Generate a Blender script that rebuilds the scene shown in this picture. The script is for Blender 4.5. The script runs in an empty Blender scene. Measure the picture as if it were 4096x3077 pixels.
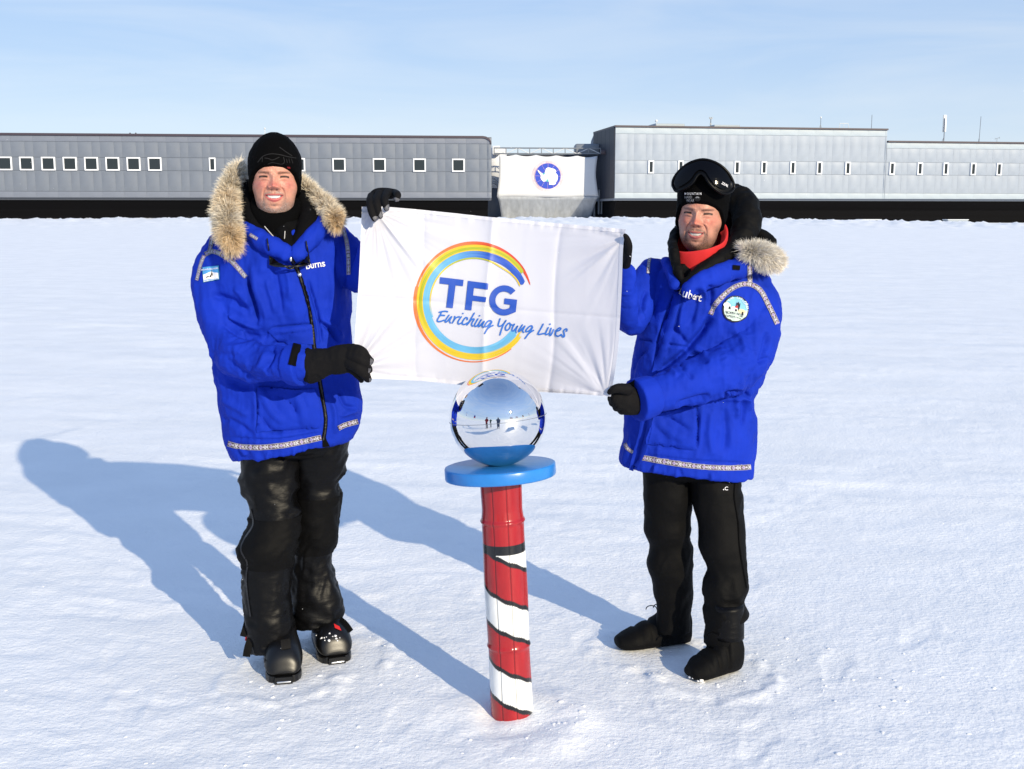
import bpy, bmesh, math, random
import numpy as np
from mathutils import Vector, Matrix
from mathutils.bvhtree import BVHTree
from mathutils.geometry import tessellate_polygon

random.seed(7)
RNG = np.random.default_rng(11)
SC = bpy.context.scene
COL = SC.collection
R = math.radians

# ---------------------------------------------------------------- camera
CAM_H = 1.6
FPX, CX, CY = 4444.0, 2048.0, 1538.5          # focal length and centre in photo pixels
PITCH = math.atan((CY - 853.6) / FPX)
cam_d = bpy.data.cameras.new('camera')
cam_d.sensor_width = 36.0
cam_d.lens = 36.0 * FPX / 4096.0
cam_d.clip_start = 0.05
cam_d.clip_end = 9000
cam = bpy.data.objects.new('camera', cam_d)
COL.objects.link(cam)
cam.location = (0, 0, CAM_H)
cam.rotation_euler = (math.pi / 2 - PITCH, 0, 0)
SC.camera = cam

# ---------------------------------------------------------------- light
SUN_EL, SUN_AZ = R(21.3), R(33.2)             # azimuth to the right of "straight behind the camera"
sun_dir = Vector((math.sin(SUN_AZ) * math.cos(SUN_EL), -math.cos(SUN_AZ) * math.cos(SUN_EL), math.sin(SUN_EL)))
sd = bpy.data.lights.new('sun', 'SUN')
sd.energy = 3.15
sd.angle = R(0.55)
sd.color = (1.0, 0.865, 0.63)
sun = bpy.data.objects.new('sun', sd)
COL.objects.link(sun)
sun.rotation_euler = sun_dir.to_track_quat('Z', 'Y').to_euler()

world = bpy.data.worlds.new('World')
SC.world = world
world.use_nodes = True
wn, wl = world.node_tree.nodes, world.node_tree.links
wn.clear()
w_out = wn.new('ShaderNodeOutputWorld')
w_bg = wn.new('ShaderNodeBackground')
w_sky = wn.new('ShaderNodeTexSky')
w_sky.sky_type = 'NISHITA'
w_sky.sun_disc = False
w_sky.sun_elevation = SUN_EL
w_sky.sun_rotation = math.pi - SUN_AZ
w_sky.altitude = 900
w_sky.air_density = 1.0
w_sky.dust_density = 0.3
w_sky.ozone_density = 1.6
# thin high cloud, thicker towards the horizon, the same all round the sky
w_tc = wn.new('ShaderNodeTexCoord')
w_map = wn.new('ShaderNodeMapping')
w_map.inputs['Scale'].default_value = (1.0, 1.0, 7.5)
w_n = wn.new('ShaderNodeTexNoise')
w_n.inputs['Scale'].default_value = 3.0
w_n.inputs['Detail'].default_value = 6.0
w_n.inputs['Roughness'].default_value = 0.55
w_n.inputs['Distortion'].default_value = 0.6
w_ramp = wn.new('ShaderNodeMapRange')
w_ramp.inputs['From Min'].default_value = 0.40
w_ramp.inputs['From Max'].default_value = 0.72
w_ramp.inputs['To Min'].default_value = 0.0
w_ramp.inputs['To Max'].default_value = 0.62
w_sep = wn.new('ShaderNodeSeparateXYZ')
w_veil = wn.new('ShaderNodeValToRGB')          # haze and thin cirrus: pale at the horizon, bluer overhead
el_ = w_veil.color_ramp.elements
el_[0].position = 0.0
el_[0].color = (0.64, 0.72, 0.82, 1)
el_[1].position = 1.0
el_[1].color = (0.15, 0.26, 0.52, 1)
for p_, c_ in ((0.06, (0.56, 0.665, 0.81, 1)), (0.12, (0.44, 0.58, 0.80, 1)), (0.20, (0.37, 0.53, 0.80, 1)), (0.38, (0.40, 0.58, 0.90, 1)), (0.68, (0.29, 0.46, 0.80, 1))):
    e_ = el_.new(p_)
    e_.color = c_
w_cl = wn.new('ShaderNodeMix')
w_cl.data_type = 'RGBA'
w_cl.inputs[7].default_value = (0.64, 0.71, 0.82, 1)
w_sc = wn.new('ShaderNodeVectorMath')
w_sc.operation = 'SCALE'
w_sc.inputs['Scale'].default_value = 5.65
w_mix = wn.new('ShaderNodeMix')
w_mix.data_type = 'RGBA'
w_mix.inputs[0].default_value = 0.86
wl.new(w_tc.outputs['Generated'], w_map.inputs['Vector'])
wl.new(w_map.outputs['Vector'], w_n.inputs['Vector'])
wl.new(w_n.outputs[0], w_ramp.inputs['Value'])
wl.new(w_tc.outputs['Generated'], w_sep.inputs[0])
wl.new(w_sep.outputs['Z'], w_veil.inputs[0])
w_fade = wn.new('ShaderNodeMapRange')
w_fade.inputs['From Min'].default_value = 0.2
w_fade.inputs['From Max'].default_value = 0.8
w_fade.inputs['To Min'].default_value = 1.0
w_fade.inputs['To Max'].default_value = 0.2
w_mul = wn.new('ShaderNodeMath')
w_mul.operation = 'MULTIPLY'
wl.new(w_sep.outputs['Z'], w_fade.inputs['Value'])
wl.new(w_ramp.outputs[0], w_mul.inputs[0])
wl.new(w_fade.outputs[0], w_mul.inputs[1])
wl.new(w_mul.outputs[0], w_cl.inputs[0])
wl.new(w_veil.outputs[0], w_cl.inputs[6])
wl.new(w_cl.outputs[2], w_sc.inputs[0])
wl.new(w_sky.outputs[0], w_mix.inputs[6])
wl.new(w_sc.outputs[0], w_mix.inputs[7])
wl.new(w_mix.outputs[2], w_bg.inputs['Color'])
w_bg.inputs['Strength'].default_value = 0.12
wl.new(w_bg.outputs[0], w_out.inputs[0])

vs = SC.view_settings
vs.view_transform = 'Standard'
vs.look = 'None'
vs.exposure = 0.68
vs.gamma = 1.0
vs.use_curve_mapping = False
SC.render.engine = 'CYCLES'
SC.cycles.use_denoising = True
SC.cycles.max_bounces = 6
SC.cycles.diffuse_bounces = 3
SC.cycles.glossy_bounces = 3
SC.cycles.transmission_bounces = 4
SC.cycles.caustics_reflective = False
SC.cycles.caustics_refractive = False

# ---------------------------------------------------------------- helpers: pixels
CP, SP = math.cos(PITCH), math.sin(PITCH)

def P(u, v, Y):
    """World point seen at photo pixel (u, v), standing at world depth Y."""
    a, b = (u - CX) / FPX, (v - CY) / FPX
    d = (a, CP - b * SP, -SP - b * CP)
    t = Y / d[1]
    return np.array((d[0] * t, Y, CAM_H + d[2] * t))

def G(u, v, z=0.0):
    """World point on the level z seen at pixel (u, v)."""
    a, b = (u - CX) / FPX, (v - CY) / FPX
    d = np.array((a, CP - b * SP, -SP - b * CP))
    t = (z - CAM_H) / d[2]
    return np.array((0, 0, CAM_H)) + d * t

def ray(u, v):
    a, b = (u - CX) / FPX, (v - CY) / FPX
    return Vector((a, CP - b * SP, -SP - b * CP)).normalized()

def proj(p):
    p = np.asarray(p, float)
    x, y, z = p[:, 0], p[:, 1], p[:, 2] - CAM_H
    zc = y * CP - z * SP
    yc = -(y * SP + z * CP)
    return np.stack([CX + FPX * x / zc, CY + FPX * yc / zc], 1)

class Zm:
    """Converter for one enlarged crop of the photograph."""
    def __init__(s, x0, y0, k): s.x0, s.y0, s.k = x0, y0, k
    def __call__(s, x, y): return (s.x0 + x * s.k, s.y0 + y * s.k)
    def l(s, pts): return [s(x, y) for x, y in pts]

D = Zm(0, 0, 4096 / 2212)
Z1 = Zm(750, 500, 800 / 2046)
Z2 = Zm(2450, 580, 800 / 2212)
Z3 = Zm(750, 850, 800 / 1266)
Z4 = Zm(2400, 950, 800 / 1266)
Z5 = Zm(900, 1650, 600 / 867)
Z6 = Zm(2400, 1800, 700 / 1163)
Z7 = Zm(1700, 1400, 600 / 1662)
Z8 = Zm(1750, 1900, 500 / 755)
ZF = Zm(1350, 720, 1250 / 2212)
ZG1 = Zm(1420, 720, 300 / 2212)
ZG2 = Zm(1130, 1330, 400 / 2212)
ZG3 = Zm(2380, 880, 300 / 997)
ZG4 = Zm(2380, 1480, 400 / 2212)
ZB1 = Zm(960, 2420, 460 / 2184)
ZB2 = Zm(2430, 2430, 600 / 2212)
ZW1 = Zm(0, 480, 1024 / 2212)
ZW2 = Zm(1024, 480, 1024 / 2212)
ZW3 = Zm(1900, 480, 600 / 2168)
ZW4 = Zm(2350, 440, 950 / 2212)
ZW5 = Zm(3150, 440, 946 / 2212)

# ---------------------------------------------------------------- helpers: noise
def _h(ix, iy, iz, seed):
    n = (ix * 374761393 + iy * 668265263 + iz * 2147483647 + seed * 1274126177) & 0xFFFFFFFF
    n = ((n ^ (n >> 13)) * 1274126177) & 0xFFFFFFFF
    n = ((n ^ (n >> 16)) * 2246822519) & 0xFFFFFFFF
    return ((n ^ (n >> 15)) & 0xFFFFFF) / float(0xFFFFFF)

def vnoise(p, seed=0):
    p = np.asarray(p, float)
    i = np.floor(p).astype(np.int64)
    f = p - i
    f = f * f * f * (f * (f * 6 - 15) + 10)
    x, y, z = i[:, 0], i[:, 1], i[:, 2]
    fx, fy, fz = f[:, 0], f[:, 1], f[:, 2]
    def g(a, b, c): return _h(x + a, y + b, z + c, seed)
    x00 = g(0,0,0) * (1-fx) + g(1,0,0) * fx
    x10 = g(0,1,0) * (1-fx) + g(1,1,0) * fx
    x01 = g(0,0,1) * (1-fx) + g(1,0,1) * fx
    x11 = g(0,1,1) * (1-fx) + g(1,1,1) * fx
    y0 = x00 * (1-fy) + x10 * fy
    y1 = x01 * (1-fy) + x11 * fy
    return (y0 * (1-fz) + y1 * fz) * 2 - 1

def fbm(p, oct=4, seed=0, gain=0.5):
    s, a, k, t = 0, 1.0, 1.0, 0
    for o in range(oct):
        s = s + a * vnoise(np.asarray(p) * k, seed + o * 17)
        t += a
        a *= gain
        k *= 2.03
    return s / t

def ridged(p, oct=3, seed=0):
    s, a, k, t = 0, 1.0, 1.0, 0
    for o in range(oct):
        s = s + a * (1 - 2.2 * np.abs(vnoise(np.asarray(p) * k, seed + o * 31)))
        t += a
        a *= 0.5
        k *= 2.1
    return s / t

def sstep(x, a, b):
    t = np.clip((np.asarray(x, float) - a) / (b - a), 0, 1)
    return t * t * (3 - 2 * t)

# ---------------------------------------------------------------- helpers: materials
def nodes_of(m):
    return m.node_tree.nodes, m.node_tree.links

def mat(name, col=(0.8, 0.8, 0.8), rough=0.6, metal=0.0, var=0.0, var_scale=8.0, bump=0.0, bump_scale=60.0,
        attr=None, spec=0.5, sheen=0.0, coat=0.0, bump_dist=0.002, stretch=(1, 1, 1), transl=0.0, sss=0.0, detail=4.0, sheen_tint=None, crinkle=None):
    m = bpy.data.materials.new(name)
    m.use_nodes = True
    n, l = nodes_of(m)
    b = n['Principled BSDF']
    b.inputs['Base Color'].default_value = (*col, 1)
    b.inputs['Roughness'].default_value = rough
    b.inputs['Metallic'].default_value = metal
    b.inputs['Specular IOR Level'].default_value = spec
    if sheen:
        b.inputs['Sheen Weight'].default_value = sheen
        b.inputs['Sheen Roughness'].default_value = 0.5
        b.inputs['Sheen Tint'].default_value = (*(sheen_tint or col), 1)
    if coat:
        b.inputs['Coat Weight'].default_value = coat
        b.inputs['Coat Roughness'].default_value = 0.08
    if sss:
        b.inputs['Subsurface Weight'].default_value = sss
        b.inputs['Subsurface Radius'].default_value = (0.012, 0.004, 0.002)
        b.inputs['Subsurface Scale'].default_value = 0.6
    tc = n.new('ShaderNodeTexCoord')
    mp = n.new('ShaderNodeMapping')
    mp.inputs['Scale'].default_value = stretch
    l.new(tc.outputs['Object'], mp.inputs['Vector'])
    src = None
    if attr:
        a = n.new('ShaderNodeAttribute')
        a.attribute_name = attr
        src = a.outputs['Color']
        l.new(src, b.inputs['Base Color'])
    if var:
        t = n.new('ShaderNodeTexNoise')
        t.inputs['Scale'].default_value = var_scale
        t.inputs['Detail'].default_value = detail
        l.new(mp.outputs[0], t.inputs['Vector'])
        mr = n.new('ShaderNodeMapRange')
        mr.inputs['From Min'].default_value = 0.3
        mr.inputs['From Max'].default_value = 0.7
        mr.inputs['To Min'].default_value = 1 - var
        mr.inputs['To Max'].default_value = 1 + var
        l.new(t.outputs[0], mr.inputs['Value'])
        mx = n.new('ShaderNodeMix')
        mx.data_type = 'RGBA'
        mx.blend_type = 'MULTIPLY'
        mx.inputs[0].default_value = 1
        mx.inputs[6].default_value = (*col, 1)
        if src is not None:
            l.new(src, mx.inputs[6])
        l.new(mr.outputs[0], mx.inputs[7])
        l.new(mx.outputs[2], b.inputs['Base Color'])
    if bump:
        t2 = n.new('ShaderNodeTexNoise')
        t2.inputs['Scale'].default_value = bump_scale
        t2.inputs['Detail'].default_value = detail
        l.new(mp.outputs[0], t2.inputs['Vector'])
        bp = n.new('ShaderNodeBump')
        bp.inputs['Strength'].default_value = bump
        bp.inputs['Distance'].default_value = bump_dist
        l.new(t2.outputs[0], bp.inputs['Height'])
        l.new(bp.outputs[0], b.inputs['Normal'])
    if crinkle:
        t3 = n.new('ShaderNodeTexNoise')
        t3.noise_type = 'RIDGED_MULTIFRACTAL'
        t3.inputs['Scale'].default_value = crinkle[0]
        t3.inputs['Detail'].default_value = 2.5
        t3.inputs['Distortion'].default_value = 0.8
        l.new(mp.outputs[0], t3.inputs['Vector'])
        b3 = n.new('ShaderNodeBump')
        b3.inputs['Strength'].default_value = crinkle[1]
        b3.inputs['Distance'].default_value = crinkle[2]
        l.new(t3.outputs[0], b3.inputs['Height'])
        if bump:
            l.new(b3.outputs[0], bp.inputs['Normal'])
        else:
            l.new(b3.outputs[0], b.inputs['Normal'])
    if transl:
        tr = n.new('ShaderNodeBsdfTranslucent')
        tr.inputs['Color'].default_value = (*col, 1)
        ms = n.new('ShaderNodeMixShader')
        ms.inputs[0].default_value = transl
        out = n['Material Output']
        l.new(b.outputs[0], ms.inputs[1])
        l.new(tr.outputs[0], ms.inputs[2])
        l.new(ms.outputs[0], out.inputs['Surface'])
    return m

# ---------------------------------------------------------------- helpers: meshes
def new_mesh(name, V, F, smooth=True, cols=None, cname='tint', loopcols=None):
    me = bpy.data.meshes.new(name)
    V = np.asarray(V, float)
    me.from_pydata(V.tolist(), [], [tuple(int(i) for i in f) for f in F])
    if smooth:
        me.polygons.foreach_set('use_smooth', np.ones(len(me.polygons), bool))
    if cols is not None:
        c = np.asarray(cols, float)
        if c.shape[1] == 3:
            c = np.concatenate([c, np.ones((len(c), 1))], 1)
        at = me.color_attributes.new(cname, 'FLOAT_COLOR', 'POINT')
        at.data.foreach_set('color', c.ravel())
    me.update()
    return me

def link(name, me, m=None, parent=None, loc=None, rz=None):
    o = bpy.data.objects.new(name, me)
    COL.objects.link(o)
    if m is not None and me is not None:
        ms = m if isinstance(m, (list, tuple)) else [m]
        if len(me.materials) == 0:
            for k in ms:
                me.materials.append(k)
    if parent is not None:
        o.parent = parent
    if loc is not None:
        o.location = loc
    if rz is not None:
        o.rotation_euler = (0, 0, rz)
    return o

def obj(name, V, F, m, parent=None, smooth=True, cols=None):
    me = new_mesh(name, V, F, smooth, cols)
    V = np.asarray(V, float)
    o = link(name, me, m, parent)
    if parent is not None:                      # vertices are given in world space
        bpy_inv = parent_world(parent).inverted()
        me.transform(bpy_inv)
    return o

def parent_world(o):
    mtx = Matrix.LocRotScale(o.location, o.rotation_euler, o.scale)
    return parent_world(o.parent) @ mtx if o.parent else mtx

def empty(name, loc=(0, 0, 0), rz=0.0):
    o = bpy.data.objects.new(name, None)
    COL.objects.link(o)
    o.location = Vector(loc)
    o.rotation_euler = (0, 0, rz)
    o.empty_display_size = 0.1
    return o

def tag(o, label=None, cat=None, group=None, kind=None):
    if label: o['label'] = label
    if cat: o['category'] = cat
    if group: o['group'] = group
    if kind: o['kind'] = kind
    return o

def join(parts):
    V, F, k = [], [], 0
    for v, f in parts:
        V.append(np.asarray(v, float))
        F += [tuple(int(i) + k for i in q) for q in f]
        k += len(v)
    return np.concatenate(V), F

def box(c, s, rot=None):
    c, s = np.asarray(c, float), np.asarray(s, float) / 2
    V = np.array([[x, y, z] for x in (-1, 1) for y in (-1, 1) for z in (-1, 1)], float) * s
    if rot is not None:
        V = V @ np.array(rot).T
    F = [(0,1,3,2), (4,6,7,5), (0,4,5,1), (2,3,7,6), (0,2,6,4), (1,5,7,3)]
    return V + c, F

def bevel_box(c, s, b=0.01, seg=2, rot=None):
    bm = bmesh.new()
    bmesh.ops.create_cube(bm, size=1.0)
    for v in bm.verts:
        v.co = Vector((v.co.x * s[0], v.co.y * s[1], v.co.z * s[2]))
    bmesh.ops.bevel(bm, geom=bm.edges[:], offset=b, segments=seg, affect='EDGES', profile=0.5)
    bm.verts.ensure_lookup_table()
    V = np.array([v.co[:] for v in bm.verts])
    F = [tuple(v.index for v in f.verts) for f in bm.faces]
    bm.free()
    if rot is not None:
        V = V @ np.array(rot).T
    return V + np.asarray(c, float), F

def loft(rings, cap=True, closed=True):
    n = len(rings[0])
    V = np.concatenate([np.asarray(r, float) for r in rings])
    F = []
    for i in range(len(rings) - 1):
        a, b = i * n, (i + 1) * n
        for j in range(n if closed else n - 1):
            k = (j + 1) % n
            F.append((a + j, a + k, b + k, b + j))
    if cap:
        V = np.concatenate([V, [np.mean(rings[0], 0)], [np.mean(rings[-1], 0)]])
        c0, c1 = len(V) - 2, len(V) - 1
        e = (len(rings) - 1) * n
        for j in range(n):
            k = (j + 1) % n
            F.append((c0, k, j))
            F.append((c1, e + j, e + k))
    return V, F

def catmull(pts, per=6):
    pts = np.asarray(pts, float)
    if len(pts) < 3:
        t = np.linspace(0, 1, per + 1)[:, None]
        return pts[0] * (1 - t) + pts[-1] * t
    Q = np.concatenate([[2 * pts[0] - pts[1]], pts, [2 * pts[-1] - pts[-2]]])
    out = []
    for i in range(1, len(Q) - 2):
        p0, p1, p2, p3 = Q[i - 1], Q[i], Q[i + 1], Q[i + 2]
        for k in range(per):
            t = k / per
            out.append(0.5 * ((2 * p1) + (-p0 + p2) * t + (2 * p0 - 5 * p1 + 4 * p2 - p3) * t * t + (-p0 + 3 * p1 - 3 * p2 + p3) * t ** 3))
    out.append(pts[-1])
    return np.array(out)

def frames(path):
    T = np.gradient(path, axis=0)
    T /= np.linalg.norm(T, axis=1)[:, None] + 1e-12
    ref = np.array((0, 0, 1.0)) if abs(T[0][2]) < 0.9 else np.array((0, 1.0, 0))
    N = []
    n = ref - T[0] * ref.dot(T[0])
    n /= np.linalg.norm(n)
    for t in T:
        n = n - t * n.dot(t)
        n /= np.linalg.norm(n) + 1e-12
        N.append(n.copy())
    N = np.array(N)
    return T, N, np.cross(T, N)

def tube(pts, rad, seg=12, per=6, round_ends=True, flat=1.0, smooth_path=True):
    """Tapered tube through points with one radius (or (ra, rb)) per point."""
    pts = np.asarray(pts, float)
    rad = np.asarray(rad, float)
    if rad.ndim == 0:
        rad = np.full(len(pts), float(rad))
    data = np.concatenate([pts, rad[:, None] if rad.ndim == 1 else rad], 1)
    if smooth_path and len(pts) > 2:
        data = catmull(data, per)
    elif per > 1 and len(pts) == 2:
        data = catmull(data, per)
    path = data[:, :3]
    ra = np.maximum(data[:, 3], 1e-4)
    rb = np.maximum(data[:, 4], 1e-4) if data.shape[1] > 4 else ra * flat
    T, N, B = frames(path)
    th = np.linspace(0, 2 * math.pi, seg, endpoint=False)
    rings = []
    def ring(c, n, b, x, y):
        return c + np.outer(np.cos(th), n) * x + np.outer(np.sin(th), b) * y
    if round_ends:
        for a in (0.1, 0.45, 0.8):
            k = math.sin(a * math.pi / 2)
            rings.append(ring(path[0] - T[0] * ra[0] * math.cos(a * math.pi / 2), N[0], B[0], ra[0] * k, rb[0] * k))
    for i in range(len(path)):
        rings.append(ring(path[i], N[i], B[i], ra[i], rb[i]))
    if round_ends:
        for a in (0.8, 0.45, 0.1):
            k = math.sin(a * math.pi / 2)
            rings.append(ring(path[-1] + T[-1] * ra[-1] * math.cos(a * math.pi / 2), N[-1], B[-1], ra[-1] * k, rb[-1] * k))
    return loft(rings)

def ellipsoid(c, r, nu=24, nv=14, rot=None):
    rings = []
    for i in range(1, nv):
        a = math.pi * i / nv
        th = np.linspace(0, 2 * math.pi, nu, endpoint=False)
        rings.append(np.stack([np.cos(th) * math.sin(a) * r[0], np.sin(th) * math.sin(a) * r[1], np.full(nu, math.cos(a) * r[2])], 1))
    V, F = loft(rings)
    F = [tuple(reversed(f)) for f in F]
    V[len(V) - 2] = (0, 0, r[2])
    V[len(V) - 1] = (0, 0, -r[2])
    if rot is not None:
        V = V @ np.array(rot).T
    return V + np.asarray(c, float), F

def mesh_arrays(me):
    n = len(me.vertices)
    V = np.empty(n * 3)
    me.vertices.foreach_get('co', V)
    N = np.empty(n * 3)
    me.vertex_normals.foreach_get('vector', N)
    F = [tuple(p.vertices) for p in me.polygons]
    return V.reshape(-1, 3), N.reshape(-1, 3), F

def remesh(parts, voxel=0.006, smooth=4, factor=0.5):
    """One continuous skin round all the closed shapes given."""
    V, F = join(parts)
    me = new_mesh('tmp', V, F)
    o = bpy.data.objects.new('tmp', me)
    COL.objects.link(o)
    md = o.modifiers.new('r', 'REMESH')
    md.mode = 'VOXEL'
    md.voxel_size = voxel
    if smooth:
        ms = o.modifiers.new('s', 'SMOOTH')
        ms.iterations = smooth
        ms.factor = factor
    dg = bpy.context.evaluated_depsgraph_get()
    ev = o.evaluated_get(dg)
    m2 = ev.to_mesh()
    A = mesh_arrays(m2)
    ev.to_mesh_clear()
    bpy.data.objects.remove(o)
    bpy.data.meshes.remove(me)
    return A

def normals(V, F):
    me = new_mesh('tmpn', V, F)
    N = mesh_arrays(me)[1]
    bpy.data.meshes.remove(me)
    return N

def bvh(V, F):
    return BVHTree.FromPolygons([tuple(v) for v in V], F)

CAMV = Vector((0, 0, CAM_H))

def hit(tree, u, v, off=0.0015):
    d = ray(u, v)
    loc, n, i, dist = tree.ray_cast(CAMV, d)
    if loc is None:
        return None, None
    if n.dot(d) > 0:
        n = -n
    return np.array(loc + n * off), np.array(n)

def polydist(px, poly):
    """Distance of points to a polyline, position along it (0..1) and signed side."""
    poly = np.asarray(poly, float)
    best = np.full(len(px), 1e9)
    along = np.zeros(len(px))
    side = np.zeros(len(px))
    L = np.linalg.norm(np.diff(poly, axis=0), axis=1)
    cum = np.concatenate([[0], np.cumsum(L)])
    for i in range(len(poly) - 1):
        a, b = poly[i], poly[i + 1]
        ab = b - a
        t = np.clip(((px - a) @ ab) / (ab @ ab + 1e-9), 0, 1)
        q = a + t[:, None] * ab
        dv = px - q
        d = np.hypot(dv[:, 0], dv[:, 1])
        m = d < best
        best[m] = d[m]
        along[m] = ((cum[i] + t * L[i]) / cum[-1])[m]
        side[m] = np.sign(ab[0] * dv[:, 1] - ab[1] * dv[:, 0])[m]
    return best, along, side

def folds(V, N, strokes):
    """Push cloth in or out along strokes traced on the photograph: (polyline px, width px, height m)."""
    px = proj(V)
    view = V - np.array((0, 0, CAM_H))
    view /= np.linalg.norm(view, axis=1)[:, None]
    face = sstep(-(N * view).sum(1), 0.0, 0.35)
    disp = np.zeros(len(V))
    for poly, w, amp in strokes:
        pc = catmull(poly, 5) if len(poly) > 2 else np.asarray(poly, float)
        lo, hi = pc.min(0) - 3 * w, pc.max(0) + 3 * w
        m = (px[:, 0] > lo[0]) & (px[:, 0] < hi[0]) & (px[:, 1] > lo[1]) & (px[:, 1] < hi[1]) & (face > 0)
        if not m.any():
            continue
        d, t, s = polydist(px[m], pc)
        taper = np.clip(np.minimum(t, 1 - t) * 5, 0, 1) ** 0.7
        disp[m] += amp * np.exp(-(d / w) ** 2) * taper
    return V + N * (disp * face)[:, None]

def ribbon(poly, width, tree, off=0.0025, cross=3, step=14.0, edge_lift=0.0):
    """A strip lying on a surface along a polyline in photo pixels."""
    poly = np.asarray(poly, float)
    if len(poly) > 2:
        poly = catmull(poly, 8)
    L = np.linalg.norm(np.diff(poly, axis=0), axis=1)
    cum = np.concatenate([[0], np.cumsum(L)])
    n = max(2, int(cum[-1] / step))
    s = np.linspace(0, cum[-1], n + 1)
    q = np.stack([np.interp(s, cum, poly[:, 0]), np.interp(s, cum, poly[:, 1])], 1)
    tg = np.gradient(q, axis=0)
    tg /= np.linalg.norm(tg, axis=1)[:, None]
    nr = np.stack([-tg[:, 1], tg[:, 0]], 1)
    rows = []
    for i in range(len(q)):
        row = []
        for k in range(cross):
            e = k / (cross - 1) - 0.5
            p, nn = hit(tree, *(q[i] + nr[i] * e * width), off)
            row.append(p)
        rows.append(row)
    V, F, idx, uv = [], [], {}, []
    for i, row in enumerate(rows):
        for k, p in enumerate(row):
            if p is not None:
                idx[(i, k)] = len(V)
                V.append(p)
                uv.append((s[i], k / (cross - 1)))
    for i in range(len(rows) - 1):
        for k in range(cross - 1):
            ids = [(i, k), (i + 1, k), (i + 1, k + 1), (i, k + 1)]
            if all(j in idx for j in ids):
                pts = np.array([V[idx[j]] for j in ids])
                if np.max(np.ptp(pts, axis=0)) < 0.08:
                    F.append(tuple(idx[j] for j in ids))
    return np.array(V), F, np.array(uv)

_text_cache = {}
def text2d(s, res=3, bold=0.0):
    """Letter outlines as flat triangles, x to the right, y up, cap height about 0.7."""
    cu = bpy.data.curves.new('t', 'FONT')
    cu.body = s
    cu.resolution_u = res
    cu.offset = bold
    o = bpy.data.objects.new('t', cu)
    COL.objects.link(o)
    dg = bpy.context.evaluated_depsgraph_get()
    ev = o.evaluated_get(dg)
    me = ev.to_mesh()
    V = np.array([v.co[:2] for v in me.vertices])
    F = [tuple(p.vertices) for p in me.polygons]
    ev.to_mesh_clear()
    bpy.data.objects.remove(o)
    bpy.data.curves.remove(cu)
    V[:, 0] -= (V[:, 0].min() + V[:, 0].max()) / 2
    return V, F

def project_flat(V2, F, tree, off=0.002):
    """Lay flat shapes given in photo pixels on a surface."""
    V, ok = [], []
    for u, v in V2:
        p, n = hit(tree, u, v, off)
        ok.append(p is not None)
        V.append(p if p is not None else np.zeros(3))
    F = [f for f in F if all(ok[i] for i in f)]
    return np.array(V), F

def text_px(s, c, size, ang=0.0, bold=0.0, stretch=1.0, shear=0.0):
    """Text in photo pixels centred at c; size = pixel height of one em; ang turns it clockwise (degrees)."""
    V, F = text2d(s, bold=bold)
    V = V * size
    V[:, 0] *= stretch
    V[:, 0] += shear * V[:, 1]
    V[:, 1] *= -1
    ca, sa = math.cos(R(ang)), math.sin(R(ang))
    W = np.stack([V[:, 0] * ca - V[:, 1] * sa, V[:, 0] * sa + V[:, 1] * ca], 1)
    return W + np.asarray(c, float), F

def tri_poly(pts):
    """Triangles of a flat outline."""
    return tessellate_polygon([[Vector((p[0], p[1], 0)) for p in pts]])

def refine2d(V2, F, maxlen):
    """Split triangles until the edges are short enough to follow a curved surface."""
    bm = bmesh.new()
    vs_ = [bm.verts.new((x, y, 0)) for x, y in V2]
    for f in F:
        try:
            bm.faces.new([vs_[i] for i in f])
        except ValueError:
            pass
    for _ in range(6):
        long = [e for e in bm.edges if e.calc_length() > maxlen]
        if not long:
            break
        bmesh.ops.subdivide_edges(bm, edges=long, cuts=1)
        bmesh.ops.triangulate(bm, faces=[f for f in bm.faces if len(f.verts) > 3])
    bm.verts.ensure_lookup_table()
    bm.verts.index_update()
    V = np.array([v.co[:2] for v in bm.verts])
    Fo = [tuple(v.index for v in f.verts) for f in bm.faces]
    bm.free()
    return V, Fo

def circle_px(c, r, n=28, ry=None, ang=0.0):
    t = np.linspace(0, 2 * math.pi, n, endpoint=False)
    x, y = np.cos(t) * r, np.sin(t) * (ry or r)
    ca, sa = math.cos(R(ang)), math.sin(R(ang))
    return np.stack([c[0] + x * ca - y * sa, c[1] + x * sa + y * ca], 1)

# ================================================================ the setting: snow
POLE_XY = G(*Z8(455, 1480))[:2]
FEET = []          # places where boots press the snow, filled in here so that the ground fits them

def rise(x, y):
    amt = 1.08 - 0.55 * sstep(x, 16, 52) - 0.12 * sstep(-x, 25, 55)
    return amt * sstep(y, 18, 98)

PRINTS = [(-0.35, 3.35, 1.3), (-0.20, 3.75, 1.5), (0.42, 3.45, 1.9), (0.30, 3.95, 1.7), (1.15, 3.75, 1.2), (1.55, 4.05, 0.9), (-1.25, 3.45, 1.8), (-1.45, 3.9, 1.6),
          (0.55, 4.4, 1.5), (1.05, 4.7, 1.3), (-0.1, 4.5, 1.7), (0.75, 3.2, 1.2)]
FOOT_SPOTS = [G(*ZB1(760, 1400))[:2], G(*ZB1(1750, 1000))[:2], G(*ZB2(650, 640))[:2], G(*ZB2(1550, 1000))[:2]]

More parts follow.
